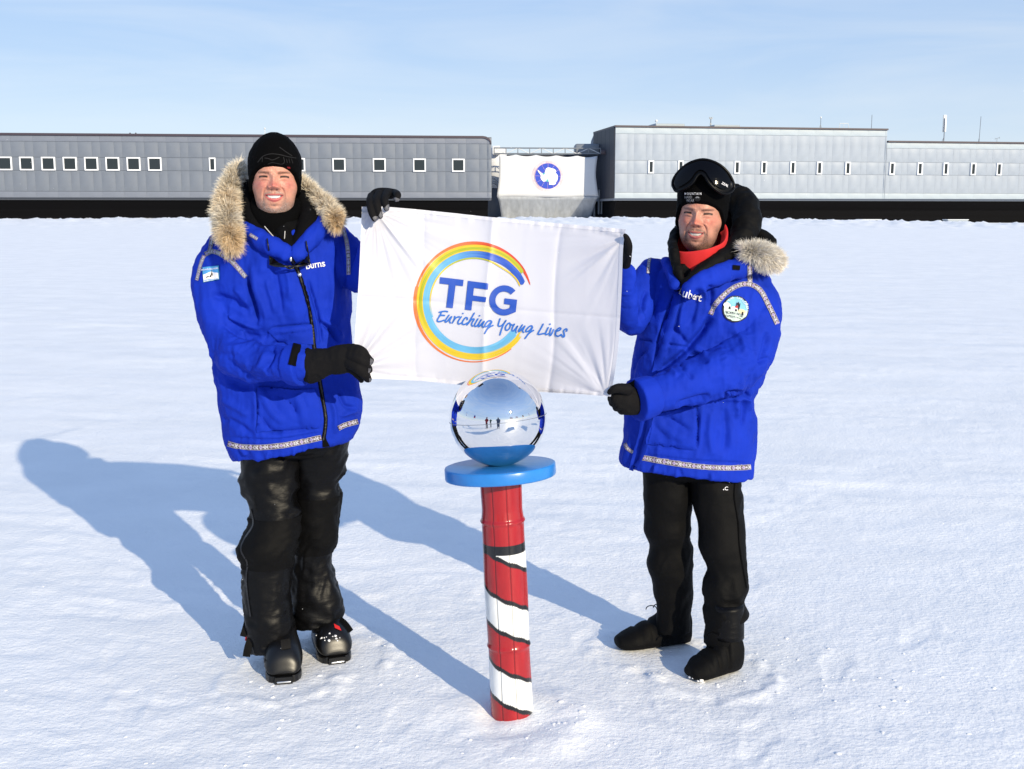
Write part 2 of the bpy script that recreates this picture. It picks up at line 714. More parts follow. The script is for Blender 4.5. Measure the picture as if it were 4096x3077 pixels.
def ground_z(x, y):
    p = np.stack([x, y, np.zeros_like(x)], 1)
    r = np.hypot(x, y)
    fade = 1 - sstep(r, 60, 140)
    z = rise(x, y)
    # wind-packed drifts, long across the view
    q = p * (0.55, 1.25, 1) + np.stack([np.zeros_like(x), 0.25 * x, np.zeros_like(x)], 1)
    z = z + 0.020 * fbm(q * 0.9, 3, 5) * sstep(r, 1, 9)
    z = z + 0.0080 * ridged(q * (2.0, 3.0, 1) + 0.7 * fbm(p * 0.8, 2, 3)[:, None], 3, 9) * fade * (0.35 + 0.65 * sstep(fbm(p * 0.6, 2, 21), -0.2, 0.4))
    # crust: low plates and pits
    patch = 0.15 + 0.85 * sstep(fbm(p * 1.3, 3, 41), -0.05, 0.30)
    z = z + 0.0062 * patch * fbm(p * (6, 11, 1), 4, 51, 0.72) * fade
    z = z + 0.0028 * fbm(p * (16, 24, 1), 3, 61) * fade
    # lumps along the far drift in front of the station
    far = sstep(y, 60, 90) * (1 - sstep(y, 104, 112))
    z = z + far * 0.42 * np.maximum(0, fbm(p * (1.1, 0.6, 1), 4, 71, 0.6)) 
    # the pole's own little moat and rim
    d = np.hypot(x - POLE_XY[0], y - POLE_XY[1])
    an = np.arctan2(y - POLE_XY[1], x - POLE_XY[0])
    rim = np.exp(-((d - 0.20) / 0.075) ** 2) * (0.008 + 0.012 * np.cos(an - 0.2) + 0.010 * fbm(p * 12, 3, 81))
    z = z + rim - 0.018 * np.exp(-((d - 0.075) / 0.05) ** 2) * (0.5 + 0.5 * np.cos(an - 3.6))
    # scuffs and shallow boot marks
    for fx, fy, fa in PRINTS:
        ca, sa = math.cos(fa), math.sin(fa)
        a_, b_ = (x - fx) * ca + (y - fy) * sa, -(x - fx) * sa + (y - fy) * ca
        rr_ = np.sqrt((a_ / 0.15) ** 2 + (b_ / (0.052 + 0.01 * np.sign(a_))) ** 2)
        z = z - 0.0030 * (1 - sstep(rr_, 0.6, 1.1)) + 0.0025 * np.exp(-((rr_ - 1.22) / 0.2) ** 2) * (0.6 + 0.8 * vnoise(p * 30, 77))
    # snow pushed up round the boots
    for fx, fy in FOOT_SPOTS:
        rr_ = np.sqrt(((x - fx) / 0.17) ** 2 + ((y - fy) / 0.16) ** 2)
        z = z + 0.010 * np.exp(-((rr_ - 1.25) / 0.22) ** 2) * (0.5 + vnoise(p * 24, 78))
    # flat, trodden snow under the boots
    for fx, fy in FOOT_SPOTS:
        k = np.exp(-(((x - fx) / 0.17) ** 2 + ((y - fy) / 0.17) ** 2) ** 2)
        z = z * (1 - k) + k * (0.003 * fbm(p * 22, 3, 91))
    return z

def build_ground():
    rr = [0.0, 0.8, 1.6, 2.3]
    while rr[-1] < 34:
        rr.append(rr[-1] + max(0.012, rr[-1] * 0.0058))
    while rr[-1] < 150:
        rr.append(rr[-1] * 1.012)
    while rr[-1] < 7500:
        rr.append(rr[-1] * 1.10)
    rr = np.array(rr[1:])
    fa = np.radians(np.linspace(-31, 31, 430))
    ba = np.radians(np.linspace(31, 329, 120)[1:-1])
    an = np.concatenate([fa, ba])
    A, Rr = np.meshgrid(an, rr)
    X, Y = (np.sin(A) * Rr).ravel(), (np.cos(A) * Rr).ravel()
    Z = ground_z(X, Y)
    V = np.stack([X, Y, Z], 1)
    n, m = len(an), len(rr)
    i = np.arange(m - 1)[:, None] * n
    j = np.arange(n)[None, :]
    k = (j + 1) % n
    F = np.stack([(i + j).ravel(), (i + n + j).ravel(), (i + n + k).ravel(), (i + k).ravel()], 1)[:, ::-1]
    F = F.tolist()
    V = np.concatenate([V, [[0, 0, 0]]])
    c = len(V) - 1
    F += [(c, (q + 1) % n, q) for q in range(n)]
    me = new_mesh('snow_ground', V, F)
    return me

def snow_material():
    m = bpy.data.materials.new('snow')
    m.use_nodes = True
    n, l = nodes_of(m)
    b = n['Principled BSDF']
    b.inputs['Base Color'].default_value = (0.82, 0.85, 0.90, 1)
    b.inputs['Roughness'].default_value = 0.62
    b.inputs['Specular IOR Level'].default_value = 0.25
    tc = n.new('ShaderNodeTexCoord')
    mp = n.new('ShaderNodeMapping')
    mp.inputs['Scale'].default_value = (1, 1.15, 1)
    l.new(tc.outputs['Object'], mp.inputs[0])
    t1 = n.new('ShaderNodeTexNoise')
    t1.inputs['Scale'].default_value = 42
    t1.inputs['Detail'].default_value = 6
    t1.inputs['Roughness'].default_value = 0.62
    l.new(mp.outputs[0], t1.inputs['Vector'])
    t2 = n.new('ShaderNodeTexNoise')
    t2.inputs['Scale'].default_value = 330
    t2.inputs['Detail'].default_value = 2
    l.new(mp.outputs[0], t2.inputs['Vector'])
    b1 = n.new('ShaderNodeBump')
    b1.inputs['Strength'].default_value = 0.6
    b1.inputs['Distance'].default_value = 0.010
    b2 = n.new('ShaderNodeBump')
    b2.inputs['Strength'].default_value = 0.35
    b2.inputs['Distance'].default_value = 0.0015
    l.new(t1.outputs[0], b1.inputs['Height'])
    l.new(t2.outputs[0], b2.inputs['Height'])
    l.new(b1.outputs[0], b2.inputs['Normal'])
    l.new(b2.outputs[0], b.inputs['Normal'])
    # slightly greyer, dustier crust in patches
    t3 = n.new('ShaderNodeTexNoise')
    t3.inputs['Scale'].default_value = 1.7
    t3.inputs['Detail'].default_value = 5
    l.new(mp.outputs[0], t3.inputs['Vector'])
    r = n.new('ShaderNodeValToRGB')
    r.color_ramp.elements[0].position = 0.35
    r.color_ramp.elements[0].color = (0.83, 0.84, 0.855, 1)
    r.color_ramp.elements[1].position = 0.65
    r.color_ramp.elements[1].color = (0.885, 0.89, 0.90, 1)
    l.new(t3.outputs[0], r.inputs[0])
    l.new(r.outputs[0], b.inputs['Base Color'])
    return m

M_SNOW = snow_material()
ground = tag(link('snow_ground', build_ground(), M_SNOW), kind='structure')

def crumbs():
    """Loose clods and crumbs of wind-broken snow."""
    V0, F0 = ellipsoid((0, 0, 0), (1, 1, 1), 7, 5)
    parts = []
    spots = []
    for _ in range(160):
        y = 2.95 * math.exp(RNG.random() * 1.25)
        spots.append(((RNG.random() - 0.5) * y * 1.0, y, 0.0015 + 0.0045 * RNG.random() ** 3))
    for cx, cy, n, s in [(FOOT_SPOTS[0][0], FOOT_SPOTS[0][1] - 0.12, 40, 0.13), (FOOT_SPOTS[1][0] + 0.1, FOOT_SPOTS[1][1] - 0.12, 40, 0.13),
                         (FOOT_SPOTS[2][0], FOOT_SPOTS[2][1] - 0.2, 40, 0.16), (FOOT_SPOTS[3][0] + 0.25, FOOT_SPOTS[3][1] + 0.1, 60, 0.16),
                         (POLE_XY[0] + 0.13, POLE_XY[1] - 0.03, 60, 0.07), (1.35, 3.7, 60, 0.25), (0.55, 3.25, 60, 0.25), (-0.4, 3.2, 50, 0.25)]:
        for _ in range(n):
            spots.append((cx + RNG.normal() * s, cy + RNG.normal() * s, 0.0012 + 0.0075 * RNG.random() ** 4))
    sx = np.array([s[0] for s in spots])
    sy = np.array([s[1] for s in spots])
    sz = ground_z(sx, sy)
    for k, (x, y, r) in enumerate(spots):
        v = V0 * (1 + 0.35 * (RNG.random(len(V0))[:, None] - 0.5)) * (r * (0.8 + 0.7 * RNG.random()), r * (0.8 + 0.7 * RNG.random()), r * 0.5)
        parts.append((v + (x, y, sz[k] - r * 0.08), F0))
    V, F = join(parts)
    return tag(obj('snow_crumbs', V, F, M_SNOW), label='scattered crumbs of loose white snow on the packed surface', cat='snow crumbs', kind='stuff')
crumbs()

# ================================================================ the setting: polar station
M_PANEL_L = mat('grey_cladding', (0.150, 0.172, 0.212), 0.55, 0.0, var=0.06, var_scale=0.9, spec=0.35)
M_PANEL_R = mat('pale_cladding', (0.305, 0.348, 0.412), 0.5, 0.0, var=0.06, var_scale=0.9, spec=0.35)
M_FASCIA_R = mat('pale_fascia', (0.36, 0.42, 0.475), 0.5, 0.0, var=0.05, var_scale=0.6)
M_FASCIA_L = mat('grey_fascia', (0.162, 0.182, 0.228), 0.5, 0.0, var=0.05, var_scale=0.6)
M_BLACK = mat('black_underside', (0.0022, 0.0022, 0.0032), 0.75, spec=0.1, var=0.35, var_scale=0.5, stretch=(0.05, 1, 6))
M_ROOF = mat('dark_roof_edge', (0.045, 0.032, 0.045), 0.5)
M_SEAM = mat('seam_backing', (0.12, 0.13, 0.15), 0.7)
M_SEAM_R = mat('pale_seam_backing', (0.22, 0.25, 0.30), 0.7)
M_FRAME = mat('white_window_frame', (0.82, 0.83, 0.85), 0.4)
M_GLASS = mat('dark_window_glass', (0.012, 0.018, 0.022), 0.06, spec=0.6)
M_STEEL = mat('grey_steel', (0.22, 0.24, 0.27), 0.45, 0.4)
M_PALE = mat('pale_painted_metal', (0.72, 0.74, 0.76), 0.45)

_pan = {}
def panel_mesh(w, h, bulge, m):
    """A cladding panel bowed like a pillow, with turned-in edges."""
    key = (round(w, 2), round(h, 2), bulge, m.name)
    if key not in _pan:
        g = 0.002
        nx, nz = 6, 6
        V, F = [], []
        for j in range(nz + 1):
            for i in range(nx + 1):
                a, c = i / nx, j / nz
                prof = (1 - (2 * a - 1) ** 2) ** 1.0 * (1 - abs(2 * c - 1) ** 3.0) ** 1.0
                V.append((g + a * (w - 2 * g), -0.02 - bulge * prof, g + c * (h - 2 * g)))
        n = nx + 1
        for j in range(nz):
            for i in range(nx):
                F.append((j * n + i, j * n + i + 1, (j + 1) * n + i + 1, (j + 1) * n + i))
        rim = [i for i in range(n)] + [j * n + nx for j in range(1, nz + 1)] + [nz * n + i for i in range(nx - 1, -1, -1)] + [j * n for j in range(nz - 1, 0, -1)]
        b0 = len(V)
        m_ = len(rim)
        for i in rim:
            V.append(V[i])
        for i in rim:
            V.append((V[i][0], 0.02, V[i][2]))
        for k in range(m_):
            k2 = (k + 1) % m_
            F.append((b0 + k, b0 + m_ + k, b0 + m_ + k2, b0 + k2))
        me = new_mesh('panel', V, F)
        me.materials.append(m)
        _pan[key] = me
    return _pan[key]

def facade_s(P0, d, u):
    """Distance along a facade (from P0 in direction d) at pixel column u."""
    k = (u - CX) / FPX
    # x = k*zc with zc = y*CP - (z-h)*SP ; the walls are about 5 m up
    zoff = -(5.0 - CAM_H) * SP
    return (k * (P0[1] * CP + zoff) - P0[0]) / (d[0] - k * d[1] * CP)

def wing_body(root, prof, s0, s1, name, m):
    """Extrude a side profile (depth, height) along the facade between s0 and s1."""
    n = len(prof)
    V = [(s0, q, z) for q, z in prof] + [(s1, q, z) for q, z in prof]
    F = [tuple(range(n)), tuple(range(2 * n - 1, n - 1, -1))]
    for i in range(n):
        j = (i + 1) % n
        F.append((i, i + n, j + n, j))
    me = new_mesh(name, V, F, smooth=False)
    bm = bmesh.new(); bm.from_mesh(me); bmesh.ops.recalc_face_normals(bm, faces=bm.faces[:]); bm.to_mesh(me); bm.free()
    return link(name, me, m, root)

def local_part(root, name, parts, m, smooth=False):
    V, F = join(parts)
    return link(name, new_mesh(name, V, F, smooth), m, root)

def window(root, s, z0, z1, w, fr=0.125):
    g = link('window_frame', None, None, root) if False else None
    zc, h = (z0 + z1) / 2, z1 - z0
    f = local_part(root, 'window_frame', [
        bevel_box((s - w / 2 + fr / 2, -0.11, zc), (fr, 0.20, h), 0.02, 1), bevel_box((s + w / 2 - fr / 2, -0.11, zc), (fr, 0.20, h), 0.02, 1),
        bevel_box((s, -0.112, z1 - fr / 2), (w - 2 * fr + 0.01, 0.19, fr), 0.02, 1), bevel_box((s, -0.112, z0 + fr / 2), (w - 2 * fr + 0.01, 0.19, fr), 0.02, 1)], M_FRAME)
    p = local_part(f, 'pane', [box((s, -0.115, zc), (w - 2 * fr + 0.02, 0.05, h - 2 * fr + 0.02))], M_GLASS)
    return f

def rows_of(root, s_a, s_b, rows, period, wide, phase, mpan, mfas, windows, ww):
    """Panels between s_a and s_b: rows = [(z0, z1, kind)]."""
    for z0, z1, kind in rows:
        if kind == 'fascia':
            k = math.floor((s_a - phase) / period)
            while phase + k * period < s_b:
                a, b = max(s_a, phase + k * period), min(s_b, phase + (k + 1) * period)
                if b - a > 0.15:
                    link('fascia_panel', panel_mesh(b - a, z1 - z0, 0.03, mfas), None, root, (a, 0, z0))
                k += 1
        else:
            k = math.floor((s_a - phase) / period) - 1
            while phase + k * period < s_b:
                for o, w in ((0, wide), (wide, period - wide)):
                    a, b = max(s_a, phase + k * period + o), min(s_b, phase + k * period + o + w)
                    if b - a > 0.15:
                        link('panel', panel_mesh(b - a, z1 - z0, 0.085 if w > 1 else 0.035, mpan), None, root, (a, random.uniform(-0.008, 0.008), z0))
                k += 1

def make_wing_left():
    a = P(*D(0, 380), 106.0)
    b = P(*D(1062, 380), 110.3)
    ang = math.atan2(b[1] - a[1], b[0] - a[0])
    d = np.array((math.cos(ang), math.sin(ang)))
    Ls = float(np.hypot(b[0] - a[0], b[1] - a[1]))
    root = empty('station_wing', (a[0], a[1], 0), ang)
    tag(root, 'long dark grey panelled station wing with square windows, left of the white tarpaulin', 'building')
    s0, s1 = -9.0, Ls
    wing_body(root, [(0.03, 8.90), (0.03, 3.62), (0.12, 3.2), (0.45, 2.85), (18, 2.9), (18, 8.9)], s0, s1, 'wall_core', M_SEAM)
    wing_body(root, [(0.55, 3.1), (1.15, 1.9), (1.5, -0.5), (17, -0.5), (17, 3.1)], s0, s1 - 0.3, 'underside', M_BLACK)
    # roof with a rounded end
    pr = [(s0, 8.72), (s1 - 0.02, 8.72), (s1 - 0.02, 8.9)] 
    th = np.linspace(0, math.pi / 2, 5)
    pr = [(s1 - 0.85 + 0.85 * math.cos(t), 8.25 + 0.76 * math.sin(t)) for t in th]
    poly = [(s0, 8.82), (s0, 9.02)] + [(x, z) for x, z in reversed(pr)] + [(s1 - 0.1, 8.25)] + [(s1 - 0.9 + 0.80 * math.cos(t), 8.25 + 0.56 * math.sin(t)) for t in th[1:]]
    n = len(poly)
    V = [(x, -0.16, z) for x, z in poly] + [(x, 18.2, z) for x, z in poly]
    F = [tuple(range(n)), tuple(range(2 * n - 1, n - 1, -1))] + [(i, i + n, (i + 1) % n + n, (i + 1) % n) for i in range(n)]
    link('roof', new_mesh('roof', V, F, False), M_ROOF, root)
    per, wide = 2.03, 1.27
    ph = facade_s(a, d, ZW2(1275, 0)[0]) - 20 * per
    rows = [(8.27, 8.80, 'fascia'), (6.82, 8.25, 'p'), (5.60, 6.80, 'p'), (3.66, 5.58, 'p'), (3.08, 3.64, 'fascia')]
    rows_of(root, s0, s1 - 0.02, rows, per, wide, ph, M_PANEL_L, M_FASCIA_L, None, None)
    # the skirt turns under: a curved edge below the lowest row
    for zx in (55, 240, 428, 614, 798, 981, 1163, 1345):
        window(root, facade_s(a, d, ZW1(zx, 0)[0]), 5.58, 6.83, 1.26)
    window(root, facade_s(a, d, ZW1(1841, 0)[0]), 5.58, 6.83, 0.62)
    for zx in (372, 720, 1067, 1413, 1748):
        window(root, facade_s(a, d, ZW2(zx, 0)[0]), 5.58, 6.83, 1.24)
    s = facade_s(a, d, D(567, 0)[0])
    local_part(root, 'roof_mast', [tube([(s, 3, 8.9), (s, 3, 9.75)], 0.03, 6, 1), ellipsoid((s, 3, 9.8), (0.09, 0.09, 0.09), 8, 6)], M_PALE)
    for u in (519, 542):
        s = facade_s(a, d, u)
        local_part(root, 'roof_vent', [tube([(s, 1, 8.9), (s, 1, 9.12)], 0.07, 6, 1)], M_ROOF)
    return root

def make_wing_right():
    a = P(*D(1328, 380), 120.0)
    b = P(*D(1912, 380), 124.8)
    ang = math.atan2(b[1] - a[1], b[0] - a[0])
    d = np.array((math.cos(ang), math.sin(ang)))
    Lt = float(np.hypot(b[0] - a[0], b[1] - a[1]))
    L2 = Lt + 26.0
    root = empty('station_wing', (a[0], a[1], 0), ang)
    tag(root, 'pale grey panelled station wing with narrow slit windows, right of the white tarpaulin', 'building')
    wing_body(root, [(0.03, 10.62), (0.03, 3.7), (0.12, 3.3), (0.45, 2.95), (11.8, 2.95), (11.8, 9.2), (11.3, 9.9), (10.2, 10.4)], 0.0, Lt, 'wall_core', M_SEAM_R)
    wing_body(root, [(0.03, 9.32), (0.03, 3.7), (0.12, 3.3), (0.45, 2.95), (18, 2.95), (18, 9.3)], Lt + 0.001, L2, 'wall_core', M_SEAM_R)
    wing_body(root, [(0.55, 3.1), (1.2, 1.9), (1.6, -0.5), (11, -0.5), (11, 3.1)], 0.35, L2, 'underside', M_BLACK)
    local_part(root, 'roof_edge', [box((Lt / 2 - 0.02, 4.9, 10.69), (Lt + 0.1, 10.2, 0.17))], M_ROOF)
    local_part(root, 'roof_edge', [box(((Lt + L2) / 2 + 0.1, 8.9, 9.40), (L2 - Lt, 18.2, 0.17))], M_ROOF)
    # end wall: ribbed cladding seen edge-on, its shade put into a dark colour
    for k in range(6):
        q = 0.1 + k * 1.94
        zt = 10.6 if k < 5 else 9.5
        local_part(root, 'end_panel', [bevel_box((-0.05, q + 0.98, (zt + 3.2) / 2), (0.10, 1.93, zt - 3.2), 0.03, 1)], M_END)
    per, wide = 2.03, 1.33
    rows_t = [(9.93, 10.58, 'fascia'), (7.17, 9.91, 'p'), (5.80, 7.15, 'p'), (3.80, 5.78, 'p'), (3.18, 3.78, 'fascia')]
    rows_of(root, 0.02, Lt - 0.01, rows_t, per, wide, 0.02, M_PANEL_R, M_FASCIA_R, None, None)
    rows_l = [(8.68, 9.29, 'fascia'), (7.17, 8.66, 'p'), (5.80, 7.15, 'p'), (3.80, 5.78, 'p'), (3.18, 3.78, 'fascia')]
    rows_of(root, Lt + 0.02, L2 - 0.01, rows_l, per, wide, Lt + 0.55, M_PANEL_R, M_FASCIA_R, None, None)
    for u in [ZW4(x, 0)[0] for x in (586, 862, 1110, 1385, 1635)] + [ZW5(x, 0)[0] for x in (40, 288, 553, 966, 1226, 1467, 1723, 1964)]:
        window(root, facade_s(a, d, u), 5.80, 7.16, 0.62, 0.14)
    def S(u): return facade_s(a, d, u)
    def rooftop(u0, u1, z0, z1, q=2.5, dep=3.0):
        local_part(root, 'roof_unit', [bevel_box(((S(u0) + S(u1)) / 2, q, (z0 + z1) / 2), (S(u1) - S(u0), dep, z1 - z0), 0.05, 1)], M_FASCIA_R)
    rooftop(ZW4(650, 0)[0], ZW4(920, 0)[0], 10.7, 11.12)
    rooftop(ZW4(1195, 0)[0], ZW4(1435, 0)[0], 10.7, 11.05)
    s = S(ZW4(680, 0)[0])
    local_part(root, 'antenna_dome', [tube([(s, 2, 10.7), (s, 2, 11.3)], 0.04, 6, 1), ellipsoid((s, 2, 11.45), (0.16, 0.16, 0.15), 10, 7)], M_PALE, True)
    s = S(ZW4(1190, 0)[0])
    local_part(root, 'sensor_mast', [tube([(s, 2, 10.7), (s, 2, 11.8)], 0.05, 6, 1), box((s, 2, 11.75), (0.28, 0.1, 0.08)), box((s - 0.12, 2, 11.85), (0.1, 0.1, 0.16)), box((s + 0.12, 2, 11.85), (0.1, 0.1, 0.16)), box((s, 2, 11.2), (0.16, 0.12, 0.14))], M_STEEL)
    s = S(ZW5(360, 0)[0])
    local_part(root, 'tripod_mast', [tube([(s, 2, 10.7), (s, 2, 11.9)], 0.03, 6, 1), tube([(s - 0.25, 2, 10.7), (s, 2, 11.3)], 0.02, 5, 1), tube([(s + 0.2, 2, 10.7), (s, 2, 11.3)], 0.02, 5, 1)], M_STEEL)
    local_part(root, 'mast_globe', [ellipsoid((s, 2, 12.05), (0.09, 0.09, 0.13), 8, 6)], M_PALE, True)
    s = S(ZW5(820, 0)[0])
    local_part(root, 'whip_antenna', [tube([(s, 1.5, 10.6), (s, 1.5, 12.35)], 0.03, 6, 1)], M_STEEL)
    s0, s1 = S(ZW5(690, 0)[0]), S(ZW5(770, 0)[0])
    local_part(root, 'antenna_frame', [tube([(s0, 6, 10.7), (s0, 6, 11.75)], 0.025, 5, 1), tube([(s1 + 0.25, 6, 10.7), (s1, 6, 11.75)], 0.025, 5, 1), tube([(s0, 6, 11.78), (s1, 6, 11.78)], 0.035, 5, 1), tube([((s0 + s1) / 2, 6, 10.7), ((s0 + s1) / 2, 6, 11.75)], 0.02, 5, 1)], M_PALE)
    s = S(ZW5(1497, 0)[0])
    local_part(root, 'panel_antenna', [bevel_box((s + 0.08, 1.45, 11.55), (0.36, 0.14, 1.85), 0.03, 1)], M_FRAME)
    local_part(root, 'antenna_post', [tube([(s, 1.3, 9.3), (s, 1.3, 12.1)], 0.05, 8, 1), tube([(s - 0.3, 1.3, 9.4), (s, 1.3, 10.0)], 0.03, 5, 1), tube([(s - 0.2, 1.3, 10.6), (s - 0.2, 1.3, 12.4)], 0.03, 5, 1), box((s, 1.3, 9.45), (0.4, 0.3, 0.15))], M_STEEL)
    s = S(ZW5(1837, 0)[0])
    local_part(root, 'whip_antenna', [tube([(s, 1.5, 9.3), (s + 0.06, 1.5, 12.35)], 0.03, 6, 1), tube([(s - 0.02, 1.5, 9.3), (s, 1.5, 9.9)], 0.05, 6, 1)], M_STEEL)
    s = S(ZW5(2030, 0)[0])
    local_part(root, 'yagi_antenna', [tube([(s, 2, 9.3), (s, 2, 10.0)], 0.025, 5, 1), tube([(s - 0.25, 2, 9.95), (s + 0.3, 2, 10.1)], 0.02, 5, 1), tube([(s - 0.25, 2, 9.82), (s - 0.25, 2, 10.05)], 0.015, 5, 1), tube([(s + 0.3, 2, 9.95), (s + 0.3, 2, 10.2)], 0.015, 5, 1)], M_STEEL)
    return root

M_END = mat('shade_dark_cladding', (0.020, 0.024, 0.038), 0.6, var=0.1, var_scale=0.5)  # base colour darkened to carry the end wall's shade
make_wing_left()
make_wing_right()

# white tarpaulin wall between the wings
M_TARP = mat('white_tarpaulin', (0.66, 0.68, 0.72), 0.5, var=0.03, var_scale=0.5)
M_TARP_LOW = mat('shaded_streaked_tarpaulin', (0.40, 0.43, 0.48), 0.6, var=0.14, var_scale=1.6, stretch=(1.8, 1, 0.12))  # weaker light on the inward slope put into the grey, plus vertical streaks
M_BLUE = mat('emblem_blue', (0.022, 0.065, 0.50), 0.5)
M_PINK = mat('emblem_pink', (0.85, 0.50, 0.55), 0.5)
M_TEAL = mat('emblem_teal', (0.10, 0.45, 0.48), 0.5)
M_ICE = mat('emblem_white', (0.87, 0.87, 0.87), 0.5)
TY = 124.4

def tarp():
    root = empty('tarpaulin_wall', tuple(P(*ZW3(1050, 1400), TY)[:2]) + (0.9,))
    tag(root, 'white tarpaulin wall with round map emblem between the two station wings', 'tarpaulin')
    n, m = 40, 12
    left = np.array([(345, 497), (350, 700), (342, 900), (315, 1112)])
    right = np.array([(1772, 520), (1746, 750), (1760, 930), (1787, 1112)])
    lc, rc = catmull(left, 4), catmull(right, 4)
    V, F = [], []
    for j in range(m + 1):
        for i in range(n + 1):
            t = i / n
            q = lc[j] * (1 - t) + rc[j] * t
            dy = 0
            if j == 0:
                dy = 24 * abs(math.sin(math.pi * (t * 4.85 - 0.83)))
            p = P(*ZW3(q[0], q[1] + dy), TY)
            p[1] += 0.12 * math.sin(t * 9) * (j / m)
            V.append(p)
    for j in range(m):
        for i in range(n):
            a = j * (n + 1) + i
            F.append((a, a + n + 1, a + n + 2, a + 1))
    o = obj('upper_sheet', V, F, M_TARP, root)
    so = o.modifiers.new('t', 'SOLIDIFY'); so.thickness = 0.06; so.offset = -1
    V2, F2 = [], []
    mm = 8
    for j in range(mm + 1):
        s = j / mm
        for i in range(n + 1):
            t = i / n
            x = (320 + 68 * s ** 0.6) * (1 - t) + (1785 - 128 * s ** 0.8) * t
            p = P(*ZW3(x, 1113 + 300 * s), TY)
            p[2] = P(*ZW3(x, 1113), TY)[2] * (1 - s) + 0.7 * s
            p[1] = TY + 2.6 * s + 0.10 * s * math.sin(t * 60 + 2 * math.sin(t * 23)) 
            sc = p[1] / TY
            p[0] *= sc
            V2.append(p)
    for j in range(mm):
        for i in range(n):
            a = j * (n + 1) + i
            F2.append((a, a + n + 1, a + n + 2, a + 1))
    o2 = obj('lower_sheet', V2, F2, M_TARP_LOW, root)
    so = o2.modifiers.new('t', 'SOLIDIFY'); so.thickness = 0.06; so.offset = -1
    # emblem: pale ring, blue disc, white continent, meridians
    def flat(name, pts, m, y, par=root, tri=None):
        V = [P(*ZW3(x, yy), TY - y) for x, yy in pts]
        F = tri if tri is not None else tri_poly(pts)
        F = [tuple(f) for f in F]
        return obj(name, V, F, m, par, smooth=False)
    c = (1053, 812)
    t = np.linspace(0, 2 * math.pi, 61)[:-1]
    def annulus(r0, r1):
        pts = [(c[0] + r1 * math.cos(a), c[1] + r1 * math.sin(a)) for a in t] + [(c[0] + r0 * math.cos(a), c[1] + r0 * math.sin(a)) for a in t]
        return pts, [(i, (i + 1) % 60, 60 + (i + 1) % 60, 60 + i) for i in range(60)]
    disc = flat('emblem', [(c[0] + 186 * math.cos(a), c[1] + 190 * math.sin(a)) for a in t], M_BLUE, 0.10)
    for r0, r1 in ((222, 226), (186, 190)):
        pts, tri = annulus(r0, r1)
        flat('emblem_ring', pts, M_PINK, 0.11, disc, tri)
    # lettering round the ring
    letters = 'UNITED STATES ANTARCTIC PROGRAM * NATIONAL SCIENCE FOUNDATION * '
    for k, ch in enumerate(letters):
        if ch == ' ':
            continue
        a = -math.pi / 2 + 2 * math.pi * (k - 15) / len(letters)
        tv, tf = text2d(ch, 1)
        tv = (tv - (0, 0.35)) * 30
        W = []
        for x, y in tv:
            rr = 206 + y
            aa = a + x / 206
            W.append((c[0] + rr * math.cos(aa), c[1] + rr * math.sin(aa)))
        flat('emblem_letter', W, M_PINK, 0.11, disc, tf)
    cont = [(905, 722), (922, 728), (940, 752), (962, 768), (985, 775), (1005, 765), (1016, 740), (1025, 705), (1050, 688), (1085, 690), (1110, 702), (1140, 706), (1165, 722),
            (1175, 748), (1160, 768), (1178, 775), (1195, 800), (1198, 840), (1190, 875), (1172, 895), (1168, 925), (1140, 940), (1100, 936), (1070, 938), (1072, 905), (1062, 890), (1040, 892), (1015, 888), (988, 893), (965, 870), (945, 835), (952, 812), (945, 790), (925, 765), (908, 742)]
    flat('continent', cont, M_ICE, 0.13, disc)
    flat('ice_shelf', [(975, 778), (1012, 762), (1012, 785), (990, 796)], M_TEAL, 0.145, disc)
    flat('ice_shelf', [(1025, 885), (1045, 850), (1066, 880), (1066, 892), (1040, 893)], M_TEAL, 0.145, disc)
    for k in range(12):
        a = math.pi * 2 * k / 12 + 0.02
        da = 0.006
        flat('meridian', [(c[0] + 185 * math.cos(a - da), c[1] + 189 * math.sin(a - da)), (c[0] + 185 * math.cos(a + da), c[1] + 189 * math.sin(a + da)), (c[0] + 95 * math.cos(a + 2 * da), c[1] + 95 * math.sin(a + 2 * da)), (c[0] + 95 * math.cos(a - 2 * da), c[1] + 95 * math.sin(a - 2 * da))], M_PINK, 0.12, disc)
    return root
tarp()

def roof_truss():
    p0, p1 = P(*ZW3(278, 405), TY + 0.6), P(*ZW3(1815, 412), TY + 0.6)
    q0, q1 = P(*ZW3(278, 487), TY + 0.6), P(*ZW3(1815, 490), TY + 0.6)
    root = empty('roof_truss', tuple(q0))
    tag(root, 'thin grey steel lattice truss above the white tarpaulin', 'truss')
    obj('top_chord', *tube([p0, p1], 0.07, 6, 2), M_STEEL, root)
    obj('bottom_chord', *tube([q0, q1], 0.07, 6, 2), M_STEEL, root)
    n = 9
    for k in range(n + 1):
        a, b = p0 + (p1 - p0) * k / n, q0 + (q1 - q0) * k / n
        obj('upright', *tube([a, b], 0.055, 6, 1), M_STEEL, root)
        if k < n:
            c2 = (q0 + (q1 - q0) * (k + 1) / n) if k % 2 == 0 else (p0 + (p1 - p0) * (k + 1) / n)
            obj('brace', *tube([a if k % 2 == 0 else b, c2], 0.04, 6, 1), M_PALE, root)
    return root
roof_truss()

